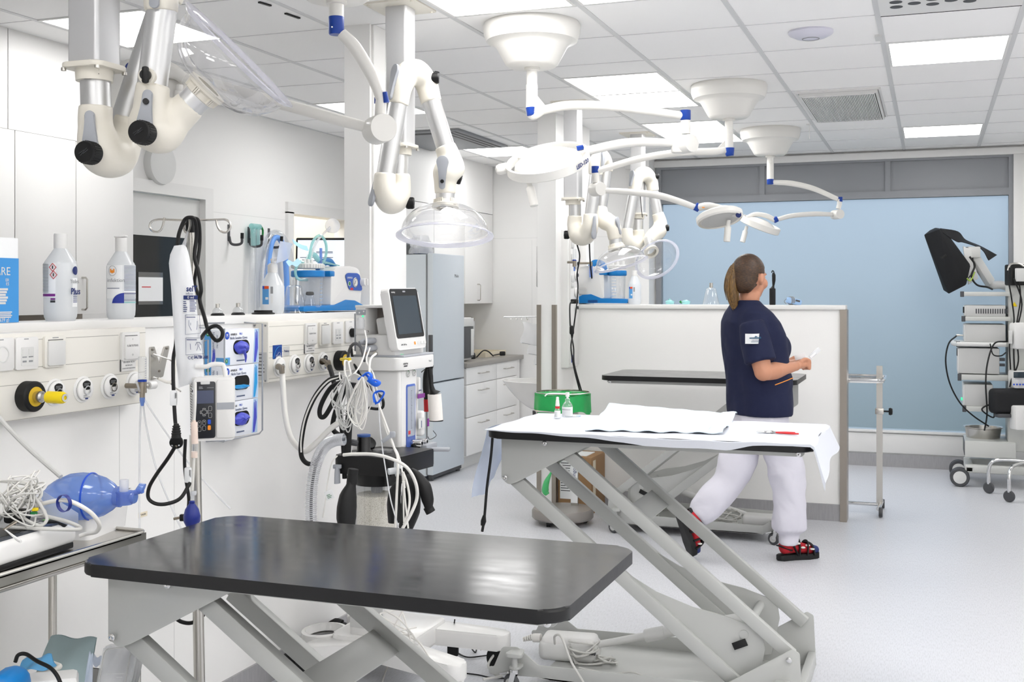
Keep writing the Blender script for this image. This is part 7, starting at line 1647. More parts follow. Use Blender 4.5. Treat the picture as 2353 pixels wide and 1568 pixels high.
t = T('suction_unit', 'white and blue suction unit on the lower shelf at the bottom left corner', 'medical device', at(40,1590,d=2.6)-ZZ*.05)
MB().obox(at(95,1618,d=2.62), (.16, .13, .07), RT+FW*.35, ZZ, r=.012).build('housing', 'white', t)
MB().obox(at(18,1598,d=2.5), (.075, .11, .12), RT, ZZ, r=.035, seg=4).build('blue_cover', 'blue2', t, 'blue rounded cover')
MB().tube([at(60,1560,d=2.66), at(100,1545,d=2.68), at(135,1535,d=2.7), at(130,1528,d=2.72), at(90,1520,d=2.74), at(50,1545,d=2.74)], .006, 10, 6).build('hose', 'cream', t)
l5('black cable arching over the suction unit at the bottom left', [(35,1522,2.6),(42,1506,2.6),(60,1504,2.6),(85,1520,2.58),(115,1535,2.56),(132,1555,2.54),(142,1580,2.54)], .0045, 'black', 'power_cable')
pouch('crumpled sky blue packet behind the suction unit', [(55,1515,2.72),(118,1505,2.72),(130,1535,2.68),(40,1545,2.66)], 0, .002, mat('bpk','#5fa3d2',.45), 'blue_packet', 'packet', .008)
# ================================================================ anaesthesia machine
am = T('anaesthesia_machine', 'white anaesthesia machine on wheeled base with black absorber and granule canister', 'anaesthesia machine', (-2.0, 4.03, 0))
VA = 3.886; UB = at(918, 900, V=VA).x; UA = at(803, 900, V=VA).x
zt_ = at(918, 852, V=VA).z; zb_ = at(918, 1035, V=VA).z
MB().box(UA, UB, VA, 4.04, zb_, zt_, .012, 3).build('body', 'white', am)
c = lambda x, y, v=VA: at(x, y, V=v)
# top tray
zt2 = at(918, 831, V=3.86).z
b = MB(); ut = at(921, 840, V=3.86).x; vt = at(1000, 833, U=ut).y
b.prism(roundpoly([(at(790, 850, V=3.86).x, 3.86), (ut, 3.86), (ut, vt), (UA-.06, vt)], [.01, .03, .02, .02]), (0, 0, zt_), UX, VY, zt2-zt_+.012, .006); tray = b.build('top_tray', 'white', am)
text('mindray', Vector((ut+.001, 3.90, (zt_+zt2)/2+.008)), VY, ZZ, .013, 'printk', tray); b = MB(); lines(b, Vector((ut+.001, 3.885, (zt_+zt2)/2-.004)), VY, ZZ, .035, 1, .01, .005); b.build('print', 'printk', tray)
text('Veta 5', Vector((ut+.001, vt-.05, (zt_+zt2)/2+.006)), VY, ZZ, .011, 'mgray', tray)
b = MB(); b.box(UB-.0005, UB+.001, 3.9, 4.035, zb_+.012, zt_-.006, .0); fr = b.build('front_panel', 'white', am)
fU = UB+.001
f = lambda x, y: at(x, y, U=fU)
for x, y in [(936, 859), (950, 857)]:
    g = MB().lathe([(.014, 0), (.014, .003), (.012, .004), (0, .004)], f(x, y), UX, 28).build('gauge', 'lgray', fr)
    b = MB(); b.lathe([(.011, .0045), (.0125, .0045)], f(x, y), UX, 24, cap=False); b.obox(f(x, y)+UX*.0046, (.0005, .013, .0014), UX, ZZ+VY*.5); b.build('needle', 'printk', g)
    MB().lathe([(.0095, .0044), (.0115, .0044)], f(x, y), UX, 24, cap=False, arc=.35).build('green_arc', 'green', g)
y0, y1, yk = f(944, 883).z, f(944, 1002).z, f(944, 1029).z
v0, v1 = f(933, 940).y, f(953, 940).y
MB().prism(roundpoly([(v0, yk), (v1, yk), (v1, y0), (v0, y0)], .008), (fU, 0, 0), VY, ZZ, .003, .001).build('flowmeter_frame', mat('fmblue','#4a67b8',.4), fr)
MB().prism(roundpoly([(v0+.006, y1), (v1-.006, y1), (v1-.006, y0-.008), (v0+.006, y0-.008)], .006), (fU+.003, 0, 0), VY, ZZ, .0012).build('flowmeter_tube', mat('fmg','#aab0bb',.25), fr)
b = MB()
for i in range(26): zz_ = y1+.03+(y0-y1-.05)*i/26; b.box(fU+.0042, fU+.0048, (v0+v1)/2-.004, (v0+v1)/2+(.006 if i % 5 == 0 else .002), zz_, zz_+.0012)
b.build('scale', 'printk', fr)
MB().box(fU+.0042, fU+.0048, v0+.012, v0+.03, y1+.008, y1+.022).build('red_mark', 'red', fr)
for x, y, r in [(944, 1018, .013), (956, 1014, .011)]:
    g = MB().lathe([(r*.8, .002), (r, .004), (r, .045), (r*.9, .048), (0, .048)], f(x, y), UX, 24).build('flow_knob', 'chrome', fr); MB().lathe([(r*.5, .0485), (0, .0485)], f(x, y), UX, 16).build('knob_cap', 'gloss', g)
# vaporiser at the rear side
vv0, vv1 = 4.045, at(982, 940, U=UB+.03).y
MB().box(UB-.1, UB+.012, 4.04, vv1-.02, at(965, 905, U=UB).z, at(965, 866, U=UB).z, .012, 3).build('vaporizer_top', 'white', am); 
MB().box(UB-.1, UB+.022, 4.045, vv1, at(970, 1003, U=UB+.02).z, at(970, 945, U=UB+.02).z, .01, 3).build('vaporizer', 'white', am)
MB().box(UB-.08, UB+.0, 4.05, vv1-.03, at(965, 960, U=UB).z, at(965, 880, U=UB).z).build('vaporizer_neck', 'white', am)
u2 = UB+.0225; h = lambda x, y: at(x, y, U=u2)
MB().box(u2-.001, u2+.0008, h(962,975).y, h(976,975).y, h(968,985).z, h(968,961).z).build('sight_glass', 'lgray', am); MB().box(u2, u2+.0015, h(968,975).y-.003, h(968,975).y+.003, h(968,983).z, h(968,967).z).build('level_tube', 'print', am)
MB().box(u2, u2+.001, h(984,975).y-.01, h(984,975).y+.008, h(984,980).z, h(984,962).z).build('purple_label', 'purple', am)
u3 = UB+.0125; h3 = lambda x, y: at(x, y, U=u3); MB().box(u3-.001, u3+.0008, h3(960,910).y, h3(976,910).y, h3(968,915).z, h3(968,905).z).build('purple_label', 'purple', am); text('mindray', h3(965,897)+UX*.001, VY, ZZ, .012, 'navyp', am, sx=.7)
MB().tube([h(990,990)+UX*.01, h(996,1000)+UX*.012, h(992,1006)+UX*.01, h(982,1010)+UX*.01, h(978,1004)+UX*.01], .0014, 6, 4).build('tether', 'printk', am)
# black lower bracket, side arm
MB().box(UB-.12, UB+.012, 3.9, 4.10, at(950, 1062, U=UB).z, zb_+.002, .006).build('lower_bracket', 'black', am)
MB().lathe([(.017, 0), (.017, .002), (.015, .002)], at(932, 1057, U=UB+.012), UX, 24, cap=False).build('badge_ring', 'lgray', am)
b = MB(); b.box(UB+.0, UB+.02, 4.03, 4.13, at(968, 1045, U=UB).z, at(968, 1020, U=UB).z, .004); b.build('clamp', 'black', am)
p0 = at(970, 1030, U=UB+.02); b = MB(); b.obox(at(985,1028,U=UB+.05), (.03, .10, .03), UX*.4, VY, r=.004); b.obox(at(1005,1033,U=UB+.09), (.1, .014, .04), UX+VY*.3, ZZ, r=.006); b.build('side_arm', 'grayplas', am, 'grey side arm')
MB().lathe([(.008, 0), (.0125, .002), (.0125, .04), (.009, .042)], at(958, 1040, U=UB), UX, 20, cap=False).build('gas_port', 'brass', am)
# absorber block in front of the body
V1 = 3.62; ua = at(766, 1070, V=V1).x; ub = at(893, 1070, V=V1).x
z0, z1 = at(830, 1092, V=V1).z, at(830, 1050, V=V1).z
MB().prism(roundpoly([(ua, V1), (ub, V1), (ub+.03, V1+.06), (ub+.05, VA+.02), (ua+.06, VA+.02), (ua, V1+.14)], [.02, .02, .02, .01, .01, .02]), (0, 0, z0), UX, VY, z1-z0, .008).build('absorber_block', 'blackgl', am)
cc = at(866, 1150, V=V1+.10); rC = 47.5*dep(cc)/F
zc0, zc1 = at(866, 1205, V=V1+.1).z-.03, z0-.02
MB().lathe([(rC*1.06, z0-.045), (rC*1.1, z0-.03), (rC*1.1, z0+.01), (0, z0+.01)], (cc.x, cc.y, 0), n=48).build('canister_cap', 'blackgl', am)
MB().lathe([(rC, zc0), (rC, z0-.042)], (cc.x, cc.y, 0), n=48, cap=False).build('canister', 'clear', am)
gm = mat('granules','#ece8df',.8); nt = gm.node_tree; bb = nt.nodes['Principled BSDF']; vo = nt.nodes.new('ShaderNodeTexVoronoi'); vo.inputs['Scale'].default_value = 400; crn = nt.nodes.new('ShaderNodeValToRGB'); crn.color_ramp.elements[0].position = .45; crn.color_ramp.elements[0].color = lin('#f1ebde'); crn.color_ramp.elements[1].position = .95; crn.color_ramp.elements[1].color = lin('#b3a994')
tc_ = nt.nodes.new('ShaderNodeTexCoord'); nt.links.new(tc_.outputs['Object'], vo.inputs['Vector']); nt.links.new(vo.outputs['Distance'], crn.inputs[0]); nt.links.new(crn.outputs[0], bb.inputs['Base Color'])
bp_ = nt.nodes.new('ShaderNodeBump'); bp_.inputs['Strength'].default_value = .3; bp_.inputs['Distance'].default_value = .003; bp_.invert = True; nt.links.new(vo.outputs['Distance'], bp_.inputs['Height']); nt.links.new(bp_.outputs['Normal'], bb.inputs['Normal'])
zg = at(866, 1135, V=V1+.1).z
q = MB().lathe([(rC*.97, zc0+.01), (rC*.97, zg), (rC*.3, zg+.006), (0, zg+.006)], (cc.x, cc.y, 0), n=48).build('granules', gm, am, 'white absorbent granules'); q['kind'] = 'stuff'
MB().lathe([(rC*.28, zg-.01), (rC*.28, z0-.03)], (cc.x, cc.y, 0), n=24).build('centre_tube', 'mgray', am); MB().lathe([(rC*1.04, zc0-.02), (rC*1.04, zc0+.012), (0, zc0+.012)], (cc.x, cc.y, 0), n=48).build('canister_base', 'grayplas', am)
# pop-off valve with blue top, gauge, grey block, clip, filter
p = at(836, 1045, V=V1+.1); p.z = z1
MB().lathe([(.03, 0), (.028, .006), (.025, .01), (.0245, .055), (.022, .06), (0, .06)], p, n=30).build('relief_valve', 'blackgl', am); MB().lathe([(.0235, .058), (.0245, .06), (.0245, .066), (0, .068)], p, n=30).build('blue_top', mat('pop','#3a5c9c',.4), am, 'blue valve top')
g = MB().lathe([(.0, -.02), (.03, -.02), (.034, 0), (.034, .012), (.031, .014)], at(842, 1021, V=V1+.2), (ZZ*.75-FW*.45+RT*.3), 32).build('pressure_gauge', 'black', am); MB().lathe([(0, .0125), (.0305, .0125)], at(842, 1021, V=V1+.2), (ZZ*.75-FW*.45+RT*.3), 30).build('dial', 'paper', g)
MB().obox(at(809, 1017, V=V1+.06), (.045, .022, .02), RT-ZZ*.15, ZZ, r=.005).build('sensor_block', mat('smoke','#55565a',.25), am)
for x, m_ in [(793, 'yellow'), (799, 'red'), (804, 'paper')]: MB().tube([at(x, 1048, V=V1+.05), at(x+3, 1034, V=V1+.05), at(x+5, 1026, V=V1+.06)], [.0035, .0035, .001], 8).build('pin_plug', m_, am)
b = MB()
for x, y, r in [(872, 1046, .026), (888, 1040, .024)]: pp_ = at(x, y, V=V1+.1); pp_.z = z1; b.lathe([(r, 0), (r, .014), (r*.8, .016), (0, .012)], pp_, n=24)
b.build('valve_dome', 'clear', am)
pc = at(775, 1092, V=V1-.012); MB().tube([pc+ZZ*.03, pc+ZZ*.0, pc-ZZ*.03], [.012, .015, .016], 12, 3, flat=.6).build('gray_clip', 'grayplas', am); MB().obox(pc+ZZ*.03, (.03, .014, .018), RT, ZZ, r=.003).build('clip_head', 'grayplas', am)
pf_ = at(914, 1081, V=V1-.03); MB().lathe([(.02, -.006), (.037, -.003), (.038, 0), (.037, .003), (.02, .008), (.018, .01)], pf_, RT+FW*.4+ZZ*.1, 36).build('filter_disc', 'bottlew', am)
b = MB(); axf = (RT+FW*.4+ZZ*.1).normalized(); b.cyl(pf_, pf_+axf*.032, .012); b.cyl(pf_-axf*.034, pf_, .0115); b.build('filter_port', 'bottlew', am)
# base on casters
zb = .155
def leg(pts, w, h, name='leg'):
    b = MB(); P_ = [Vector(p) for p in pts]; d_ = (P_[-1]-P_[0]); d_.z = 0; L_ = d_.length; d_.normalize(); s_ = Vector((-d_.y, d_.x, 0))
    b.prism(roundpoly([(0, -w*.8), (L_, -w/2), (L_, w/2), (0, w*.8)], [.01, w*.45, w*.45, .01]), (P_[0].x, P_[0].y, zb-h), d_, s_, h, .01); return b.build(name, 'gloss', am)
l1 = at(1052, 1525, Z=zb); l2 = at(1165, 1455, Z=zb); lt = at(703, 1480, Z=zb); rg = at(745, 1450, Z=zb)
leg([(-2.0, 3.95, 0), (l1.x+.02, l1.y+.0, 0)], .085, .065); leg([(-1.98, 4.22, 0), (l2.x+.01, l2.y, 0)], .085, .065); leg([(-2.0, 3.98, 0), (lt.x, lt.y, 0)], .09, .06); leg([(-2.0, 4.2, 0), (-2.3, 4.26, 0)], .09, .06)
MB().prism(roundpoly([(-2.2, 3.9), (-1.86, 3.9), (-1.86, 4.28), (-2.2, 4.28)], .04), (0, 0, zb-.06), UX, VY, .075, .01).build('base', 'gloss', am)
MB().lathe([(.06, -.03), (.085, -.03), (.085, .005), (.072, .008), (.07, -.0), (.06, -.02)], rg, n=36, cap=False, sx=1.2).build('cup_ring', 'gloss', am)
MB().box(-2.13, -1.97, 3.93, 4.08, zb, zb_, .02, 3).build('column', 'white', am); MB().box(-2.12, -1.98, 3.925, 3.93, .2, .75).build('column_inset', 'graycab', am)
for p in (l1, l2, lt, Vector((-2.3, 4.26, 0))):
    x, y = p.x-.035, p.y
    g = MB(); g.lathe([(0, -.02), (.045, -.02), (.052, -.008), (.052, .008), (.045, .02), (0, .02)], (x, y, .053), (.2, 1, 0), 26); w_ = g.build('caster', 'rubber', am)
    g = MB(); g.cyl((x, y, .075), (x, y, zb-.06), .02); g.tube([(x, y-.012, .1), (x-.03, y-.012, .105), (x-.075, y-.012, .085)], [.02, .018, .008], 10, 3); g.build('caster_fork', 'rubber', w_)
# monitor and module unit standing on the tray
mz = zt2+.012
mo = T('patient_monitor', 'white patient monitor with dark upright screen on the anaesthesia machine', 'monitor', (UB-.1, 4.0, mz))
VMn = 3.90; u0, u1 = at(816, 800, V=VMn).x, at(892, 800, V=VMn).x; zt3 = at(850, 703, V=VMn).z
MB().box(u0, u1+.03, VMn, 4.16, mz, mz+.085, .008).build('body', 'white', mo); MB().box(u0-.0, u0+.045, VMn, 4.14, mz+.08, zt3, .006).build('module_rack', 'white', mo)
b = MB(); b.box(u0+.04, u1, VMn+.11, 4.14, mz+.08, zt3, .004); b.box(u0, u1+.005, VMn-.002, 4.14, zt3-.008, zt3+.002, .002); b.build('rear_housing', 'white', mo)
MB().box(u0+.045, u1, VMn+.1, VMn+.112, mz+.085, zt3-.008).build('rack_back', mat('taupe','#8d8580',.6), mo)
MB().box(u0-.006, u1+.07, VMn-.006, 4.17, mz, mz+.008, .003).build('foot_plate', 'grayplas', mo); MB().box(u0-.008, u0, VMn+.005, 4.1, mz+.02, zt3-.03, .003).build('side_strip', 'grayplas', mo)
m2 = lambda x, y: at(x, y, V=VMn-.001)
b = MB(); b.box(u0+.006, u0+.046, VMn-.002, VMn, m2(830,724).z, m2(830,712).z); b.build('gray_label', 'grayplas', mo)
MB().lathe([(.004, 0), (.004, .001), (0, .001)], m2(834,727), -VY, 12).build('green_led', 'led', mo)
b = MB()
for x, y in [(826,719), (836,716)]: b.lathe([(.0035, 0), (.003, .002), (0, .002)], m2(x, y), -VY, 12)
b.build('button', 'gloss', mo)
b = MB(); w0 = m2(832,738); b.lathe([(.015, -.012), (.0165, 0), (.0165, .02), (.012, .032), (0, .034)], w0-VY*.014-ZZ*.018, ZZ, 26); b.build('water_trap', 'hazy', mo); MB().obox(w0-ZZ*.035-VY*.006, (.032, .03, .012), UX, ZZ, r=.004).build('trap_holder', 'white', mo)
b = MB()
for x, y, s in [(848,785,1), (860,783,1), (850,802,1), (862,800,1)]: b.tube([m2(x, y), m2(x-3, y)-VY*.03, m2(x-8, y+2)-VY*.05], [.011, .0125, .007], 14, 3)
b.build('connector', 'grayplas', mo); b = MB(); b.lathe([(.008, 0), (.008, .008), (0, .008)], m2(864,813), -VY, 14); b.lathe([(.005, 0), (.005, .01), (0, .01)], m2(845,762), -VY, 12); b.build('socket', 'steel', mo); MB().lathe([(.006, 0), (.006, .006), (0, .006)], m2(838,811), -VY, 12).build('orange_socket', 'orange', mo)
BL = at(914.5, 806, d=4.29); BR = at(981, 798, U=BL.x); TL = at(891, 662, V=BL.y); TR = at(958, 662, V=BR.y)
ex_ = (BR-BL).normalized(); ey_ = ((TL-BL)+(TR-BR)).normalized(); en_ = ex_.cross(ey_).normalized(); ww = ((BR-BL).length+(TR-TL).length)/2; hh = (TL-BL).length; ctr = (BL+BR+TL+TR)/4
dsp = MB().prism(rr(ww, hh, .018, 6), ctr-en_*.035, ex_, ey_, .035, .005).build('display', 'white', mo)
MB().prism(rr(ww*.94, hh*.80, .012, 5), ctr+ey_*hh*.085, ex_, ey_, .0012).build('bezel', mat('bez','#141619',.15), dsp); MB().prism(rr(ww*.80, hh*.62, .002), ctr+ey_*hh*.06+en_*.0012, ex_, ey_, .0006).build('screen', 'screen', dsp)
text('mindray', ctr+ey_*hh*.43-ex_*ww*.36+en_*.0016, ex_, ey_, .010, 'lgray', dsp); text('ePM 12M Vet', ctr-ey_*hh*.42-ex_*ww*.28+en_*.0012, ex_, ey_, .009, 'printk', dsp); MB().prism(rr(.025, .006, .003), ctr+ey_*hh*.44+en_*.0012, ex_, ey_, .0008).build('light_bar', 'mgray', dsp)
for i in range(4): MB().prism(rr(.012, .012, .003), ctr-ey_*hh*.41+ex_*ww*(.1+.11*i), ex_, ey_, .0015).build('key', 'orange' if i == 0 else 'lgray', dsp)
MB().obox(ctr-en_*.07-ey_*.05, (.12, .14, .08), ex_, ey_, r=.01).build('display_arm', 'white', mo)
b = MB(); 
for x in (922, 926): b.lathe([(.002, 0), (.002, .001)], at(x, 815, U=u1+.031), UX, 8)
b.build('status_light', 'led', mo)
# cables, hoses and bags hung on the machine
def c7(label, pts, r, m='cablew', name='monitor_lead', cat='cable', n=8): return MB().tube([at(*q[:2], d=q[2]) for q in pts], r, n, 7).build(name, m, None, label, cat)
hd = 4.0
def coil(label, top, cx, by, w, n, m, name, seed, r=.0022):
    random.seed(seed); b = MB(); root = T(name, label, 'cable', at(top[0], by, d=hd-.1))
    for i in range(n):
        ww_ = w*random.uniform(.35, 1); bb_ = by-random.uniform(0, 60); o_ = random.uniform(-8, 8); q_ = hd-.12+random.uniform(-.05, .05); sh = cx-top[0]
        pts = [top+(q_,), (top[0]+sh*.3-ww_*.5+o_, top[1]+(bb_-top[1])*.3, q_), (cx-ww_+o_, top[1]+(bb_-top[1])*.68, q_), (cx-ww_*.4+o_, bb_-4, q_), (cx+ww_*.35+o_, bb_, q_), (cx+ww_+o_, top[1]+(bb_-top[1])*.7, q_), (top[0]+sh*.3+ww_*.6+o_, top[1]+(bb_-top[1])*.3, q_), (top[0]+1,)+(top[1], q_)]
        b.tube([at(*p_[:2], d=p_[2]) for p_ in pts], r, 6, 6)
    b.build('lead', m, root); return root
coil('coil of thin grey leads hanging left on the machine hook', (795, 866), 792, 992, 27, 11, 'graycab', 'lead_coil', 31)
coil('coil of thin white leads bound by the blue strap', (832, 866), 826, 985, 22, 11, 'cablew', 'lead_coil', 32)
t = T('cable_hook', 'white double cable hook hanging from the tray edge', 'hook', at(797, 865, d=hd))
MB().tube([at(797,830,d=hd+.03), at(792,832,d=hd-.02), at(793,860,d=hd-.05), at(800,870,d=hd-.06), at(806,862,d=hd-.05), at(801,835,d=hd-.02), at(806,830,d=hd+.03)], .0035, 8, 6).build('hook', 'cablew', t)
MB().tube([at(780,857,d=hd), at(782,872,d=hd-.03), at(792,876,d=hd-.04), at(800,868,d=hd-.04), at(790,864,d=hd-.02)], .003, 8, 5).build('loop', 'cablew', t)
M['blue3'] = mat('blue3','#1c66e0',.4)
t = T('blue_strap', 'bright blue rubber strap tying the white leads', 'strap', at(850, 875, d=3.9))
for pts, w in [([(824,872),(832,866),(842,858),(850,858),(853,866),(846,872)], .009), ([(842,862),(855,872),(868,876),(871,880),(862,884),(846,872)], .010)]: MB().tube([at(x, y, d=3.88-.004*i) for i, (x, y) in enumerate(pts)], w, 10, 4, flat=.4).build('band', 'blue3', t)
MB().tube([at(x, y, d=3.9) for x, y in [(862,925),(860,908),(868,900),(880,900),(882,906),(872,922),(862,928)]], .011, 10, 4, flat=.3).build('blue_strap', 'blue3', None, 'second blue strap clipped lower on the hanging white cable', 'strap')
c7('white cable running from the monitor socket down across the machine body', [(864,813,4.2),(852,825,4.1),(849,850,3.95),(853,880,3.9),(868,925,3.9),(890,985,3.9),(906,1030,3.85),(914,1060,3.8),(911,1150,3.75),(908,1215,3.75)], .0042)
c7('thinner white cable beside it from the grey connectors to the clip', [(850,800,4.15),(842,830,4.05),(858,860,3.95),(866,900,3.92),(878,960,3.92),(895,1010,3.9),(915,1045,3.85),(925,1095,3.75),(928,1200,3.72)], .0028)
c7('white lead from the water trap falling to the left coil', [(838,760,4.15),(842,790,4.1),(832,830,4.0),(815,858,3.95),(800,866,3.9)], .003)
c7('thin white lead curving from the coil hook to the right', [(800,868,3.92),(815,860,3.9),(828,866,3.88),(832,880,3.88)], .0028)
c7('clear thin line hanging down the machine body', [(870,925,3.95),(873,980,3.95),(880,1040,3.85),(888,1090,3.75),(898,1150,3.7),(915,1210,3.7)], .0022, 'hazy')
c7('thick white tube arching over the absorber block to the right', [(789,1046,3.72),(815,1044,3.7),(860,1045,3.68),(900,1055,3.66),(935,1075,3.66),(955,1110,3.68),(958,1145,3.7),(945,1180,3.7),(925,1215,3.7)], .0055, 'cablew', 'sample_tube', 'tube')
c7('white lead hanging in a bow right of the canister', [(926,1085,3.75),(935,1110,3.75),(941,1145,3.75),(938,1175,3.74),(928,1205,3.72)], .004)
c7('white lead with joint hanging right of the canister', [(927,1085,3.74),(928,1110,3.74),(931,1150,3.72),(938,1215,3.7)], .003); MB().tube([at(927,1107,d=3.735), at(929,1122,d=3.735)], [.0055, .0045], 10).build('lead_joint', 'cablew', None, 'white inline joint on the hanging lead', 'connector')
c7('thin white line with printed tag left of the absorber block', [(775,1048,3.75),(762,1065,3.75),(753,1110,3.78),(748,1150,3.78),(742,1190,3.78)], .0022)
t = T('cable_tag', 'white printed tag on the thin line left of the black bag', 'tag', at(757,1138,d=3.76)); MB().obox(at(757,1138,d=3.76), (.028, .03, .002), RT+ZZ*.4, ZZ-RT*.4, r=.0008).build('card', 'paper', t); b = MB(); lines(b, at(751,1140,d=3.757), RT+ZZ*.4, ZZ-RT*.4, .016, 3, .005, .0015); b.build('print', 'green', t)
c7('white oxygen hose from the far panel bending under to the machine', [(648,846,4.22),(650,880,4.2),(655,950,4.15),(668,1005,4.1),(690,1032,4.1),(705,1036,4.1),(730,1015,4.1),(760,985,4.1),(785,968,4.1)], .0105, 'cablew', 'gas_hose', 'hose', 14)
MB().tube([at(640,843,U=PF+.012), at(640,843,U=PF+.06), at(647,845,U=PF+.075), at(648,858,U=PF+.075)], [.009, .012, .012, .010], 14).build('hose_elbow', 'brass', None, 'metal elbow plugging the white hose into the far panel', 'connector')
MB().tube([at(741,831,U=PF+.012), at(741,831,U=PF+.07), at(753,834,U=PF+.08), at(758,848,U=PF+.08)], [.009, .013, .014, .011], 14).build('hose_elbow', 'brass', None, 'metal elbow plugging the black hose into the far panel', 'connector')
c7('black hose dropping from the far panel behind the grey coil', [(757,842,4.3),(765,870,4.25),(775,920,4.2),(785,980,4.15),(790,1040,4.1),(792,1100,4.1)], .009, 'rubber', 'gas_hose', 'hose', 12)
c7('black and white striped hose in a wide loop left of the machine', [(785,866,4.0),(755,875,4.0),(725,910,4.02),(703,960,4.04),(693,1010,4.05),(692,1045,4.05),(702,1063,4.05),(718,1066,4.05),(735,1050,4.05)], .0085, 'rubber', 'gas_hose', 'hose', 12)
c7('white stripe along the wide looped black hose', [(779,867,3.994),(752,878,3.992),(722,914,4.012),(701,962,4.03),(692,1010,4.04),(692,1040,4.04)], .003, 'cablew', 'hose_stripe', 'hose')
c7('black hose in a smaller loop inside the striped one', [(785,878,4.05),(762,890,4.05),(745,915,4.06),(735,940,4.06),(736,957,4.06),(746,957,4.06),(760,935,4.06),(775,905,4.06)], .0085, 'rubber', 'gas_hose', 'hose', 12)
c7('black hose bundle falling behind the grey lead coil', [(800,875,4.12),(790,900,4.12),(770,950,4.12),(765,985,4.12),(780,1000,4.12),(800,1005,4.12)], .009, 'rubber', 'gas_hose', 'hose', 12)
c7('thick black hose behind the coils down to the absorber', [(812,880,4.1),(806,930,4.1),(800,990,4.1),(797,1050,4.1)], .014, 'rubber', 'gas_hose', 'hose', 12)
c7('black power lead from the wall plug curving over to the machine rear', [(806,795,4.4),(812,830,4.35),(832,870,4.3),(860,900,4.2),(878,915,4.1),(880,935,4.1),(868,940,4.1),(848,938,4.12)], .0055, 'black', 'power_cable')
c7('dark grey cable arching beside the wall plug down to the tray', [(800,828,4.35),(801,812,4.35),(808,795,4.33),(818,790,4.3),(830,800,4.25),(838,830,4.2)], .006, 'dgray', 'power_cable')
q = fp(803, 765); t = T('wall_plug', 'black mains plug in the far supply panel beside the monitor', 'plug', q)
MB().lathe([(.019, .009), (.0195, .02), (.017, .028), (0, .03)], q, UX, 26).build('body', 'black', t); MB().tube([q+UX*.022, q+UX*.045+VY*.004-ZZ*.004, q+UX*.05+VY*.006-ZZ*.03, q+UX*.045+VY*.006-ZZ*.055], [.013, .016, .012, .007], 14, 3).build('strain_relief', 'black', t)
MB().tube([at(784,826,d=4.33), at(804,826,d=4.25)], .006, 10).build('yellow_coupling', 'yellow', None, 'yellow coupling behind the machine tray', 'connector')
t = T('corrugated_hose', 'clear corrugated scavenging hose arching left of the absorber', 'hose', at(715, 1190, d=4.0))
P_ = spline([at(792,1010,d=3.95), at(768,1013,d=3.96), at(745,1028,d=3.98), at(728,1062,d=4.0), at(718,1110,d=4.0), at(715,1160,d=4.0), at(716,1215,d=4.0), at(720,1300,d=4.0)], 22)
MB().tube(P_, [.0185+.0022*(i % 2) for i in range(len(P_))] if False else .019, 16).build('wall', 'clear', t)
b = MB()
for i in range(2, len(P_)-2, 2): b.lathe([(.0185, -.002), (.0215, 0), (.0185, .002)], P_[i], P_[i+1]-P_[i-1], 16, cap=False)
b.build('rings', 'hazy', t); MB().tube(P_, .0055, 10).build('inner_hose', 'dgray', t)
def rbag(label, pts, rad, d_, tip):
    t = T('breathing_bag', label, 'breathing bag', at(*pts[-1], d=d_), 'black rubber breathing bags')
    P_ = [at(x, y, d=d_) for x, y in pts]; MB().tube(spline(P_, 6), rad, 20, flat=.7).build('bag', 'rubber', t)
    MB().tube([at(x, y, d=d_) for x, y in tip], .017, 18).build('neck', 'rubber', t)
rbag('black breathing bag hanging left of the granule canister', [(808,1104),(806,1118),(800,1140),(797,1165),(796,1190),(798,1225)], [.016, .022, .036, .041, .041, .03], 3.66, [(812,1078),(810,1092),(808,1112)])
rbag('black breathing bag hanging right with its cuff pointing down', [(945,1078),(958,1092),(975,1120),(983,1150),(985,1172)], [.008, .02, .034, .03, .016], 3.9, [(983,1165),(990,1178)])
rbag('black breathing bag drooping behind the white leads', [(930,1085),(938,1105),(944,1140),(942,1175),(932,1215)], [.012, .03, .048, .05, .035], 3.95, [(928,1075),(931,1090)])
rbag('second black breathing bag close behind the canister', [(918,1105),(908,1130),(905,1160),(906,1200)], [.012, .03, .034, .03], 3.88, [(922,1092),(918,1108)])
t = T('lint_roller', 'lint roller with white sleeve and black grip hung on the machine', 'lint roller', at(1000, 965, d=4.55))
MB().tube([at(998,906,d=4.55), at(1002,966,d=4.55)], [.0275, .0285], 26).build('sleeve', 'lint', t); b = MB(); b.tube([at(987,848,d=4.55), at(989,865,d=4.55), at(991,885,d=4.55), at(994,898,d=4.55), at(998,907,d=4.55)], [.01, .011, .009, .012, .028], 16, 4); b.cyl(at(1002,966,d=4.55), at(1002,968,d=4.55), .029); b.build('grip', 'black', t)
t = T('brush', 'black handled grooming tool with red label behind the white lint roller', 'brush', at(980, 945, d=4.6)); MB().tube([at(986,840,d=4.6), at(980,860,d=4.6), at(979,890,d=4.6), at(981,918,d=4.6)], [.009, .013, .014, .012], 16, 4).build('grip', 'black', t)
MB().tube([at(981,918,d=4.6), at(982,946,d=4.6)], .0135, 16).build('red_label', 'red', t); b = MB(); b.tube([at(983,842,d=4.58), at(986,836,d=4.58), at(993,840,d=4.58), at(990,850,d=4.58)], .006, 8, 3); b.tube([at(984,846,d=4.58), at(975,850,d=4.58), at(968,856,d=4.58)], .0018, 6); b.build('hang_loop', 'black', t)
t = T('lead_clip', 'grey spring clip hanging on the white cable before the machine body', 'clip', at(890, 1010, d=3.88)); b = MB(); b.obox(at(892,1006,d=3.88), (.05, .014, .014), RT+ZZ*.7, ZZ-RT*.7, r=.003); b.obox(at(902,999,d=3.88), (.02, .02, .016), RT, ZZ, r=.004); b.build('clip', 'grayplas', t)
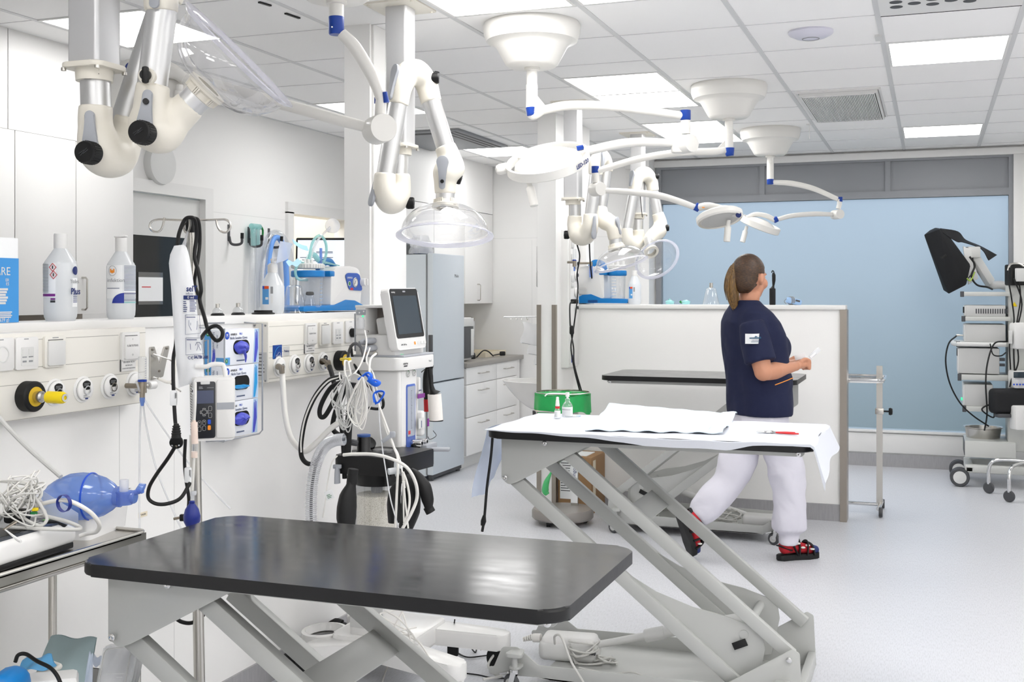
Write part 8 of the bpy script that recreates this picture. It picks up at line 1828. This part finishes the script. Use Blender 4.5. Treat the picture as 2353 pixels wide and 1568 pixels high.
# leads lying on the floor and around the base under the near table
tangle('white leads looping round the anaesthesia machine base', Vector((-1.86, 3.83, .17)), 16, .085, .2, .0032, 'cablew', 41, name='lead_loop')
def c8(label, pts, r, m): return MB().tube([at(x, y, Z=z_) for x, y, z_ in pts], r, 8, 7).build('floor_cable', m, None, label, 'cable')
c8('white lead falling from the machine base to the floor under the near table', [(900,1440,.2),(955,1470,.17),(985,1510,.16),(995,1545,.08),(985,1580,.01)], .0035, 'cablew')
c8('pale lead lying on the floor below the machine leg', [(915,1500,.1),(890,1535,.02),(878,1575,.006),(885,1600,.006)], .003, 'cablew')
c8('black cable trailing on the floor behind the machine leg', [(1045,1425,.18),(1040,1460,.06),(1042,1490,.006),(1070,1510,.006),(1110,1508,.006),(1160,1500,.006)], .003, 'black')
c8('short black cable looped by the machine caster', [(1055,1465,.1),(1075,1480,.03),(1092,1500,.006),(1094,1480,.03),(1080,1465,.1)], .003, 'black')
c8('black cable lying on the floor right of the machine leg tip', [(1070,1548,.006),(1100,1552,.006),(1130,1558,.006),(1180,1560,.006)], .003, 'black')
MB().obox(at(1041,1480,Z=.07), (.045, .09, .05), RT, ZZ, r=.006).build('power_brick', 'black', None, 'black power brick between the machine legs', 'power brick')
# ================================================================ the person walking
fa = R(20); FD = (RT*math.cos(fa)+FW*math.sin(fa)).normalized(); LF = Vector((-FD.y, FD.x, 0))   # forward, her left
P0 = at(1745, 1290, d=6.42); P0.z = 0
KX = F/6.42
def B_(f, l, z): return P0 + FD*f + LF*l + ZZ*z
def fz(px, py): return (px-1745)/(KX*math.cos(fa)), HC-(py-672)/KX
def L3(px, py, l): f, z = fz(px, py+0); f += l*math.tan(fa)*.0; return B_(f + l*math.sin(fa)/math.cos(fa)*1.0, l, z)
pe = T('person', 'person in navy scrub top and white trousers walking right with a small packet in hand', 'person', (P0.x, P0.y, 0))
def loft(rings, n=36, e=2.3):
    """rings: (forward, left, z, half depth, half breadth)"""
    b = MB(); vs = []; fs = []
    for f, l, z, a, w in rings:
        for j in range(n):
            t_ = 2*math.pi*j/n; c_, s_ = math.cos(t_), math.sin(t_)
            vs.append(B_(f + a*abs(c_)**(2/e)*(1 if c_ > 0 else -1), l + w*abs(s_)**(2/e)*(1 if s_ > 0 else -1), z))
    m = len(rings)
    for i in range(m-1):
        for j in range(n): fs.append([i*n+j, i*n+(j+1) % n, (i+1)*n+(j+1) % n, (i+1)*n+j])
    fs.append(list(range(n))[::-1]); fs.append([(m-1)*n+j for j in range(n)]); b.add(vs, fs); return b
def limb(b, pts, rs, n=18): b.tube(spline(pts, 6), rs, n)
# key joints
hc = L3(1722, 640, 0)                                              # head centre
ha = R(42); HF = (RT*math.cos(ha)+FW*math.sin(ha)).normalized(); HL = Vector((-HF.y, HF.x, 0))
H = lambda f, l, z: hc + HF*f + HL*l + ZZ*z
Hm = Matrix((HF, HL, ZZ)).transposed()
shR, shL = L3(1712, 752, -.165), L3(1722, 748, .165)
elR, wrR, haR = L3(1730, 848, -.235), L3(1822, 840, -.12), L3(1850, 838, -.075)
elL, wrL, haL = L3(1735, 850, .22), L3(1815, 842, .06), L3(1842, 836, .0)
hipR, knR, anR = L3(1786, 985, -.09), L3(1808, 1117, -.095), L3(1808, 1243, -.09)
hipL, knL, anL = L3(1728, 985, .09), L3(1678, 1108, .09), L3(1598, 1190, .09)
# body: one continuous skin surface
b = MB()
b.ell(H(-.005, 0, .022), (.098, .078, .105), 28, 18, Hm); b.ell(H(.025, 0, -.04), (.07, .062, .075), 24, 14, Hm); b.ell(H(.052, 0, -.088), (.032, .036, .026), 18, 12, Hm)
b.tube([H(.088, 0, .015), H(.103, 0, -.012), H(.113, 0, -.032), H(.096, 0, -.042)], [.008, .011, .014, .009], 12, 3)
b.ell(H(.085, 0, -.066), (.013, .024, .007), 14, 8, Hm); b.ell(H(.082, 0, -.077), (.014, .022, .007), 14, 8, Hm)
for s in (-1, 1):
    b.ell(H(.06, .042*s, -.03), (.03, .03, .032), 16, 10, Hm); b.ell(H(.083, .032*s, .022), (.016, .022, .008), 14, 8, Hm)
    b.ell(H(-.008, .083*s, -.002), (.02, .011, .034), 16, 10, Hm); b.ell(H(-.004, .078*s, -.03), (.01, .008, .012), 12, 8, Hm)
limb(b, [L3(1722, 672, 0), L3(1718, 700, 0), L3(1712, 735, 0)], [.058, .056, .072])
lo = loft([(-.0, 0, .86, .08, .12), (-.01, 0, 1.0, .09, .13), (-.04, 0, 1.2, .10, .15), (-.06, 0, 1.33, .07, .14), (-.075, 0, 1.39, .05, .08)]); b.add(lo.v, lo.f)
for sh, el, wr in ((shR, elR, wrR), (shL, elL, wrL)):
    b.ell(el, (.049, .049, .049)); b.ell(wr, (.029, .029, .029))
    limb(b, [sh, sh.lerp(el, .5), el], [.055, .058, .048]); limb(b, [el, el.lerp(wr, .35)-ZZ*.004, wr], [.047, .049, .027])
for hp, kn, an in ((hipR, knR, anR), (hipL, knL, anL)): limb(b, [hp, hp.lerp(kn, .5), kn, kn.lerp(an, .4), an], [.06, .07, .055, .052, .036])
def hand(wr, ha_, up, side):
    """palm, four curled fingers and thumb pinching a packet"""
    d = (ha_-wr).normalized(); s = up.cross(d).normalized()*side; u = d.cross(s)*side
    if u.z < 0: u = -u
    b.tube([wr, wr+d*.03, wr+d*.07, wr+d*.088], [.024, .028, .03, .02], 14, 3, flat=.75)
    for i in range(4):
        o = wr+d*.082+u*(.024-.016*i)-s*.004; L_ = (.028, .031, .029, .023)[i]
        b.tube([o, o+d*L_*.8+s*.006, o+d*L_*1.0+s*.03, o+d*L_*.35+s*.042, o-d*.004+s*.034], [.0095, .009, .0085, .008, .007], 10, 4)
    o = wr+d*.03+u*.02+s*.012; b.tube([o, o+d*.03+u*.014+s*.012, o+d*.055+u*.01+s*.018, o+d*.07+u*.002+s*.016], [.013, .011, .0095, .007], 10, 4)
hand(wrR, haR, ZZ, -1); hand(wrL, haL, ZZ, 1)
body = remesh(b, .0065, 4).build('body', 'skin', pe, ang=80)
for s in (-1, 1):
    e_ = MB(); e_.ell(H(.0785, .031*s, .006), (.012, .013, .011), 14, 10, Hm); ey = e_.build('eye', 'gloss', body); MB().ell(H(.0925, .032*s, .006), (.003, .005, .005), 10, 6, Hm).build('iris', 'hair', ey)
    MB().tube([H(.092, .012*s, .024), H(.094, .03*s, .03), H(.082, .05*s, .024)], [.002, .004, .0015], 8, 3).build('eyebrow', 'hair', body)
# hair: combed back cap and ponytail
hm = bpy.data.materials.new('brownhair'); hm.use_nodes = True; nt = hm.node_tree; bs = nt.nodes['Principled BSDF']; bs.inputs['Roughness'].default_value = .42
tcn = nt.nodes.new('ShaderNodeTexCoord'); mpn = nt.nodes.new('ShaderNodeMapping'); mpn.inputs['Scale'].default_value = (60, 60, 260); nz = nt.nodes.new('ShaderNodeTexNoise'); nz.inputs['Scale'].default_value = 1.2; nz.inputs['Detail'].default_value = 5
crh = nt.nodes.new('ShaderNodeValToRGB'); crh.color_ramp.elements[0].position = .3; crh.color_ramp.elements[0].color = lin('#1d120c'); crh.color_ramp.elements[1].position = .72; crh.color_ramp.elements[1].color = lin('#5d4027')
nt.links.new(tcn.outputs['Object'], mpn.inputs[0]); nt.links.new(mpn.outputs[0], nz.inputs['Vector']); nt.links.new(nz.outputs['Fac'], crh.inputs[0]); nt.links.new(crh.outputs[0], bs.inputs['Base Color'])
bpn = nt.nodes.new('ShaderNodeBump'); bpn.inputs['Strength'].default_value = .5; bpn.inputs['Distance'].default_value = .004; nt.links.new(nz.outputs['Fac'], bpn.inputs['Height']); nt.links.new(bpn.outputs['Normal'], bs.inputs['Normal'])
pm = hm.copy(); pm.name = 'ponytailhair'; nt2 = pm.node_tree
for n_ in nt2.nodes:
    if n_.type == 'VALTORGB': n_.color_ramp.elements[0].color = lin('#3a2614'); n_.color_ramp.elements[1].color = lin('#94703c')
    if n_.type == 'MAPPING': n_.inputs['Scale'].default_value = (220, 220, 25)
b = MB(); b.ell(H(-.018, 0, .034), (.105, .088, .106), 32, 20, Hm); b.ell(H(-.062, 0, -.01), (.062, .074, .08), 24, 14, Hm)
hr = remesh(b, .006, 5)
keep = []
def hairline(v):
    q = v-hc; f, l, z = q.dot(HF), q.dot(HL), q.z
    return f < .03+.06*min(1, max(0, (z-.045)/.06)) - (.05 if (z < .01) else 0) and z > -.085+max(0, (f+.01))*1.2 and not (abs(l) > .068 and f > -.035 and z < .022)
hr.f = [f for f in hr.f if all(hairline(hr.v[i]) for i in f)]; hr.m = [0]*len(hr.f)
used = sorted({i for f in hr.f for i in f}); mp_ = {o: n for n, o in enumerate(used)}; hr.v = [hr.v[i] for i in used]; hr.f = [[mp_[i] for i in f] for f in hr.f]
hair = hr.build('hair', hm, pe, ang=80); md = hair.modifiers.new('thick', 'SOLIDIFY'); md.thickness = .012; md.offset = -1
tie = L3(1697, 606, 0); MB().tube([tie+RT*.004, tie-RT*.02+ZZ*.004], [.022, .02], 16).build('hair_tie', 'black', hair)
b = MB(); random.seed(5)
pts = [(1700,606),(1688,612),(1679,635),(1676,662),(1680,690),(1686,712),(1682,728)]
b.tube(spline([L3(x, y, 0) for x, y in pts], 6), [.018, .03, .036, .038, .034, .022, .004], 22, flat=.8)
for k in range(46):
    a = random.uniform(0, 6.28); r_ = random.uniform(.75, 1.04); kk_ = [.018, .028, .035, .038, .034, .022, .008]
    n_ = random.randint(5, 7); b.tube(spline([L3(x, y, 0)+RT*(kk_[i]*r_*math.cos(a))+FW*(kk_[i]*.8*r_*math.sin(a)) for i, (x, y) in enumerate(pts[:n_])], 5), [.004, .005, .005, .004, .0015], 5)
b.build('ponytail', pm, hair)
# scrub top
zz = lambda y: HC-(y-672)/KX
b = loft([(.005, 0, zz(952), .155, .215), (.005, 0, zz(930), .157, .215), (.0, 0, zz(880), .160, .212), (-.012, 0, zz(840), .158, .205), (-.03, 0, zz(800), .155, .205), (-.04, 0, zz(770), .148, .208), (-.06, 0, zz(740), .128, .2), (-.075, 0, zz(718), .1, .165), (-.085, 0, zz(702), .074, .105), (-.088, 0, zz(690), .062, .078)])
b.ell(L3(1766, 802, -.06), (.112, .112, .105)); b.ell(L3(1766, 802, .06), (.112, .112, .105)); b.ell(L3(1772, 880, 0), (.13, .13, .13))
for sh, el in ((shR, elR), (shL, elL)):
    d_ = (el-sh); b.tube(spline([sh-d_*.1+ZZ*.01, sh+d_*.25, sh+d_*.78], 5), [.07, .083, .088], 24)
tp = remesh(b, .011, 5)
for v in tp.v:
    q = v-P0; l = q.dot(LF); f = q.dot(FD); z_ = q.z
    n_ = noise.noise((f*5+1, l*5, z_*3.2))*.02+noise.noise((f*13, l*13, z_*6))*.007
    v += Vector((FD*(f+.03)+LF*l)).normalized()*n_
tp.build('scrub_top', 'scrub', pe, ang=80)
q_ = L3(1738, 779, 0)
nrm = (-FW*.92+RT*.3-ZZ*.0).normalized(); px_ = ZZ.cross(nrm).normalized()
if px_.dot(RT) < 0: px_ = -px_
pc = at(1735, 779, d=dep(shR.lerp(elR, .35))-.092); 
pat = MB(); pat.sheet(lambda u, v: pc+px_*(.088*(u-.5))+ZZ*(.054*(v-.5))-nrm*(.05*((u-.5)*1.5)**2), 10, 4, .0015); pt_ = pat.build('name_patch', 'paper', pe, 'white embroidered sleeve patch')
b = MB(); b.obox(pc+nrm*.002+ZZ*.004, (.07, .006, .001), px_, ZZ); b.prism([(.0, 0), (.022, .002), (.006, .008)], pc+nrm*.0018+ZZ*.008+px_*-.004, px_, ZZ, .0008); b.prism([(0, 0), (.02, 0), (.016, .006)], pc+nrm*.0015+ZZ*.006+px_*.016, px_, ZZ, .0008); b.obox(pc+nrm*.0022-ZZ*.016, (.05, .0025, .001), px_, ZZ); b.build('logo', mat('petrol','#164a68',.6), pt_)
text('EVIDENSIA', pc+nrm*.0026-ZZ*.008, px_, ZZ, .0095, 'print', pt_, sx=.95)
b = MB(); b.tube([at(1781,885,d=6.16), at(1800,878,d=6.17), at(1822,869,d=6.2)], .0025, 6, 3); b.build('pocket_piping', 'orange', pe)
# trousers
b = loft([(.0, 0, zz(1020), .13, .19), (.0, 0, zz(985), .14, .2), (.0, 0, zz(940), .14, .195), (0, 0, zz(920), .13, .19)])
limb(b, [hipR+ZZ*.02, hipR.lerp(knR, .45), knR, knR.lerp(anR, .5), knR.lerp(anR, .74), knR.lerp(anR, .82)], [.118, .108, .094, .094, .1, .07], 26)
b.tube([knR.lerp(anR, .78), anR-ZZ*.012], [.058, .056], 24)
dl = (anL-knL).normalized(); limb(b, [hipL+ZZ*.02, hipL.lerp(knL, .5), knL, knL.lerp(anL, .5), knL.lerp(anL, .82), anL], [.125, .11, .094, .088, .08, .06], 26)
tr_ = remesh(b, .011, 5)
for v in tr_.v:
    q = v-P0; f, l, z_ = q.dot(FD), q.dot(LF), q.z
    v += FD*(noise.noise((f*6, l*6, z_*9))*.016+noise.noise((f*16, l*16, z_*16))*.007) + LF*(noise.noise((f*6+5, l*6, z_*9+3))*.012)
tr_.build('trousers', 'pants', pe, ang=80)
# socks and sandals
def shoe(an, heel, toe, upv, name):
    d = (toe-heel).normalized(); u = (upv-d*upv.dot(d)).normalized(); s = u.cross(d); L_ = (toe-heel).length
    sh = MB().prism([(L_*x, y) for x, y in roundpoly([(0, -.032), (.3, -.03), (.62, -.046), (.9, -.04), (1.02, -.01), (1.0, .025), (.75, .045), (.3, .033), (0, .03)], [.03]*9, 4)] if False else roundpoly([(-.005, -.03), (L_*.35, -.03), (L_*.68, -.046), (L_*.95, -.036), (L_*1.02, 0), (L_*.95, .034), (L_*.68, .044), (L_*.35, .032), (-.005, .03)], .022), heel, d, s*(1 if d.cross(s).dot(u) > 0 else -1), .032, .006).build('sandal', 'shoe', pe)
    b = MB(); b.tube([an+ZZ*.0+u*.02, heel+d*.05+u*.075, heel+d*.06+u*.055], [.042, .044, .04], 18, 4); b.tube([heel+d*.035+u*.06, heel+d*L_*.45+u*.065, heel+d*L_*.75+u*.05, heel+d*L_*.94+u*.045], [.033, .038, .036, .022], 20, 4, flat=.8); remesh(b, .006, 3).build('sock', 'sockr', sh, 'red patterned sock')
    b = MB(); b.tube([heel+d*L_*.82+u*.046, heel+d*L_*.96+u*.044], [.041, .027], 18, flat=.75); b.build('sock_toe', 'navyp', sh)
    b = MB()
    for x, y, z_ in [(.52, -.038, .07), (.6, .03, .075), (.75, -.04, .058), (.66, -.03, .078), (.4, -.036, .095)]: b.ell(heel+d*L_*x+s*y+u*z_, (.014, .012, .006), 12, 8)
    b.build('sock_motif', 'cream', sh)
    b = MB()
    for x0, x1, r_ in [(.62, .72, .047), (.82, .7, .042), (.42, .5, .046)]:
        b.tube([heel+d*L_*x0-s*r_+u*.025, heel+d*L_*(x0*.6+x1*.4)-s*(r_*.75)+u*.078, heel+d*L_*x1+u*.102*(.9 if x1 > .6 else 1.1), heel+d*L_*x1+s*(r_*.75)+u*.075, heel+d*L_*x1+s*r_+u*.025], .013, 10, 4, flat=.4)
    b.tube([heel+d*.06-s*.046+u*.06, heel-d*.004+u*.085, heel+d*.06+s*.046+u*.06], .011, 10, 4, flat=.4); b.tube([heel+d*.1-s*.044+u*.03, heel+d*.07-s*.047+u*.09, heel+d*.12+u*.125, heel+d*.07+s*.047+u*.09], .009, 10, 4, flat=.4)
    b.build('strap', 'shoe', sh)
hR = L3(1783, 1290, -.09); hR.z = .0; tR = L3(1882, 1290, -.09); tR.z = .0
shoe(anR-ZZ*.02, hR, tR, ZZ, 'right')
hL_ = L3(1552, 1178, .09); tL_ = L3(1586, 1280, .09); tL_ = hL_+(tL_-hL_).normalized()*.255
shoe(anL, hL_, tL_, (FD*.9+ZZ*.35), 'left')
# packet in the hand
hp = haR; t = T('sterile_packet', 'small clear and white packet held in the hand of the walking person', 'packet', hp)
MB().obox(at(1872,812,d=dep(hp)-.02), (.075, .026, .003), RT*.75+ZZ*.66, ZZ-RT, r=.001).build('sleeve', 'hazy', t); MB().obox(at(1868,816,d=dep(hp)-.024), (.04, .012, .003), RT*.75+ZZ*.66, ZZ-RT, r=.001).build('content', 'paper', t)
MB().obox(at(1838,820,d=dep(hp)+.02), (.06, .03, .0015), RT+ZZ*.25, ZZ, r=.0005).build('paper', 'paper', t)
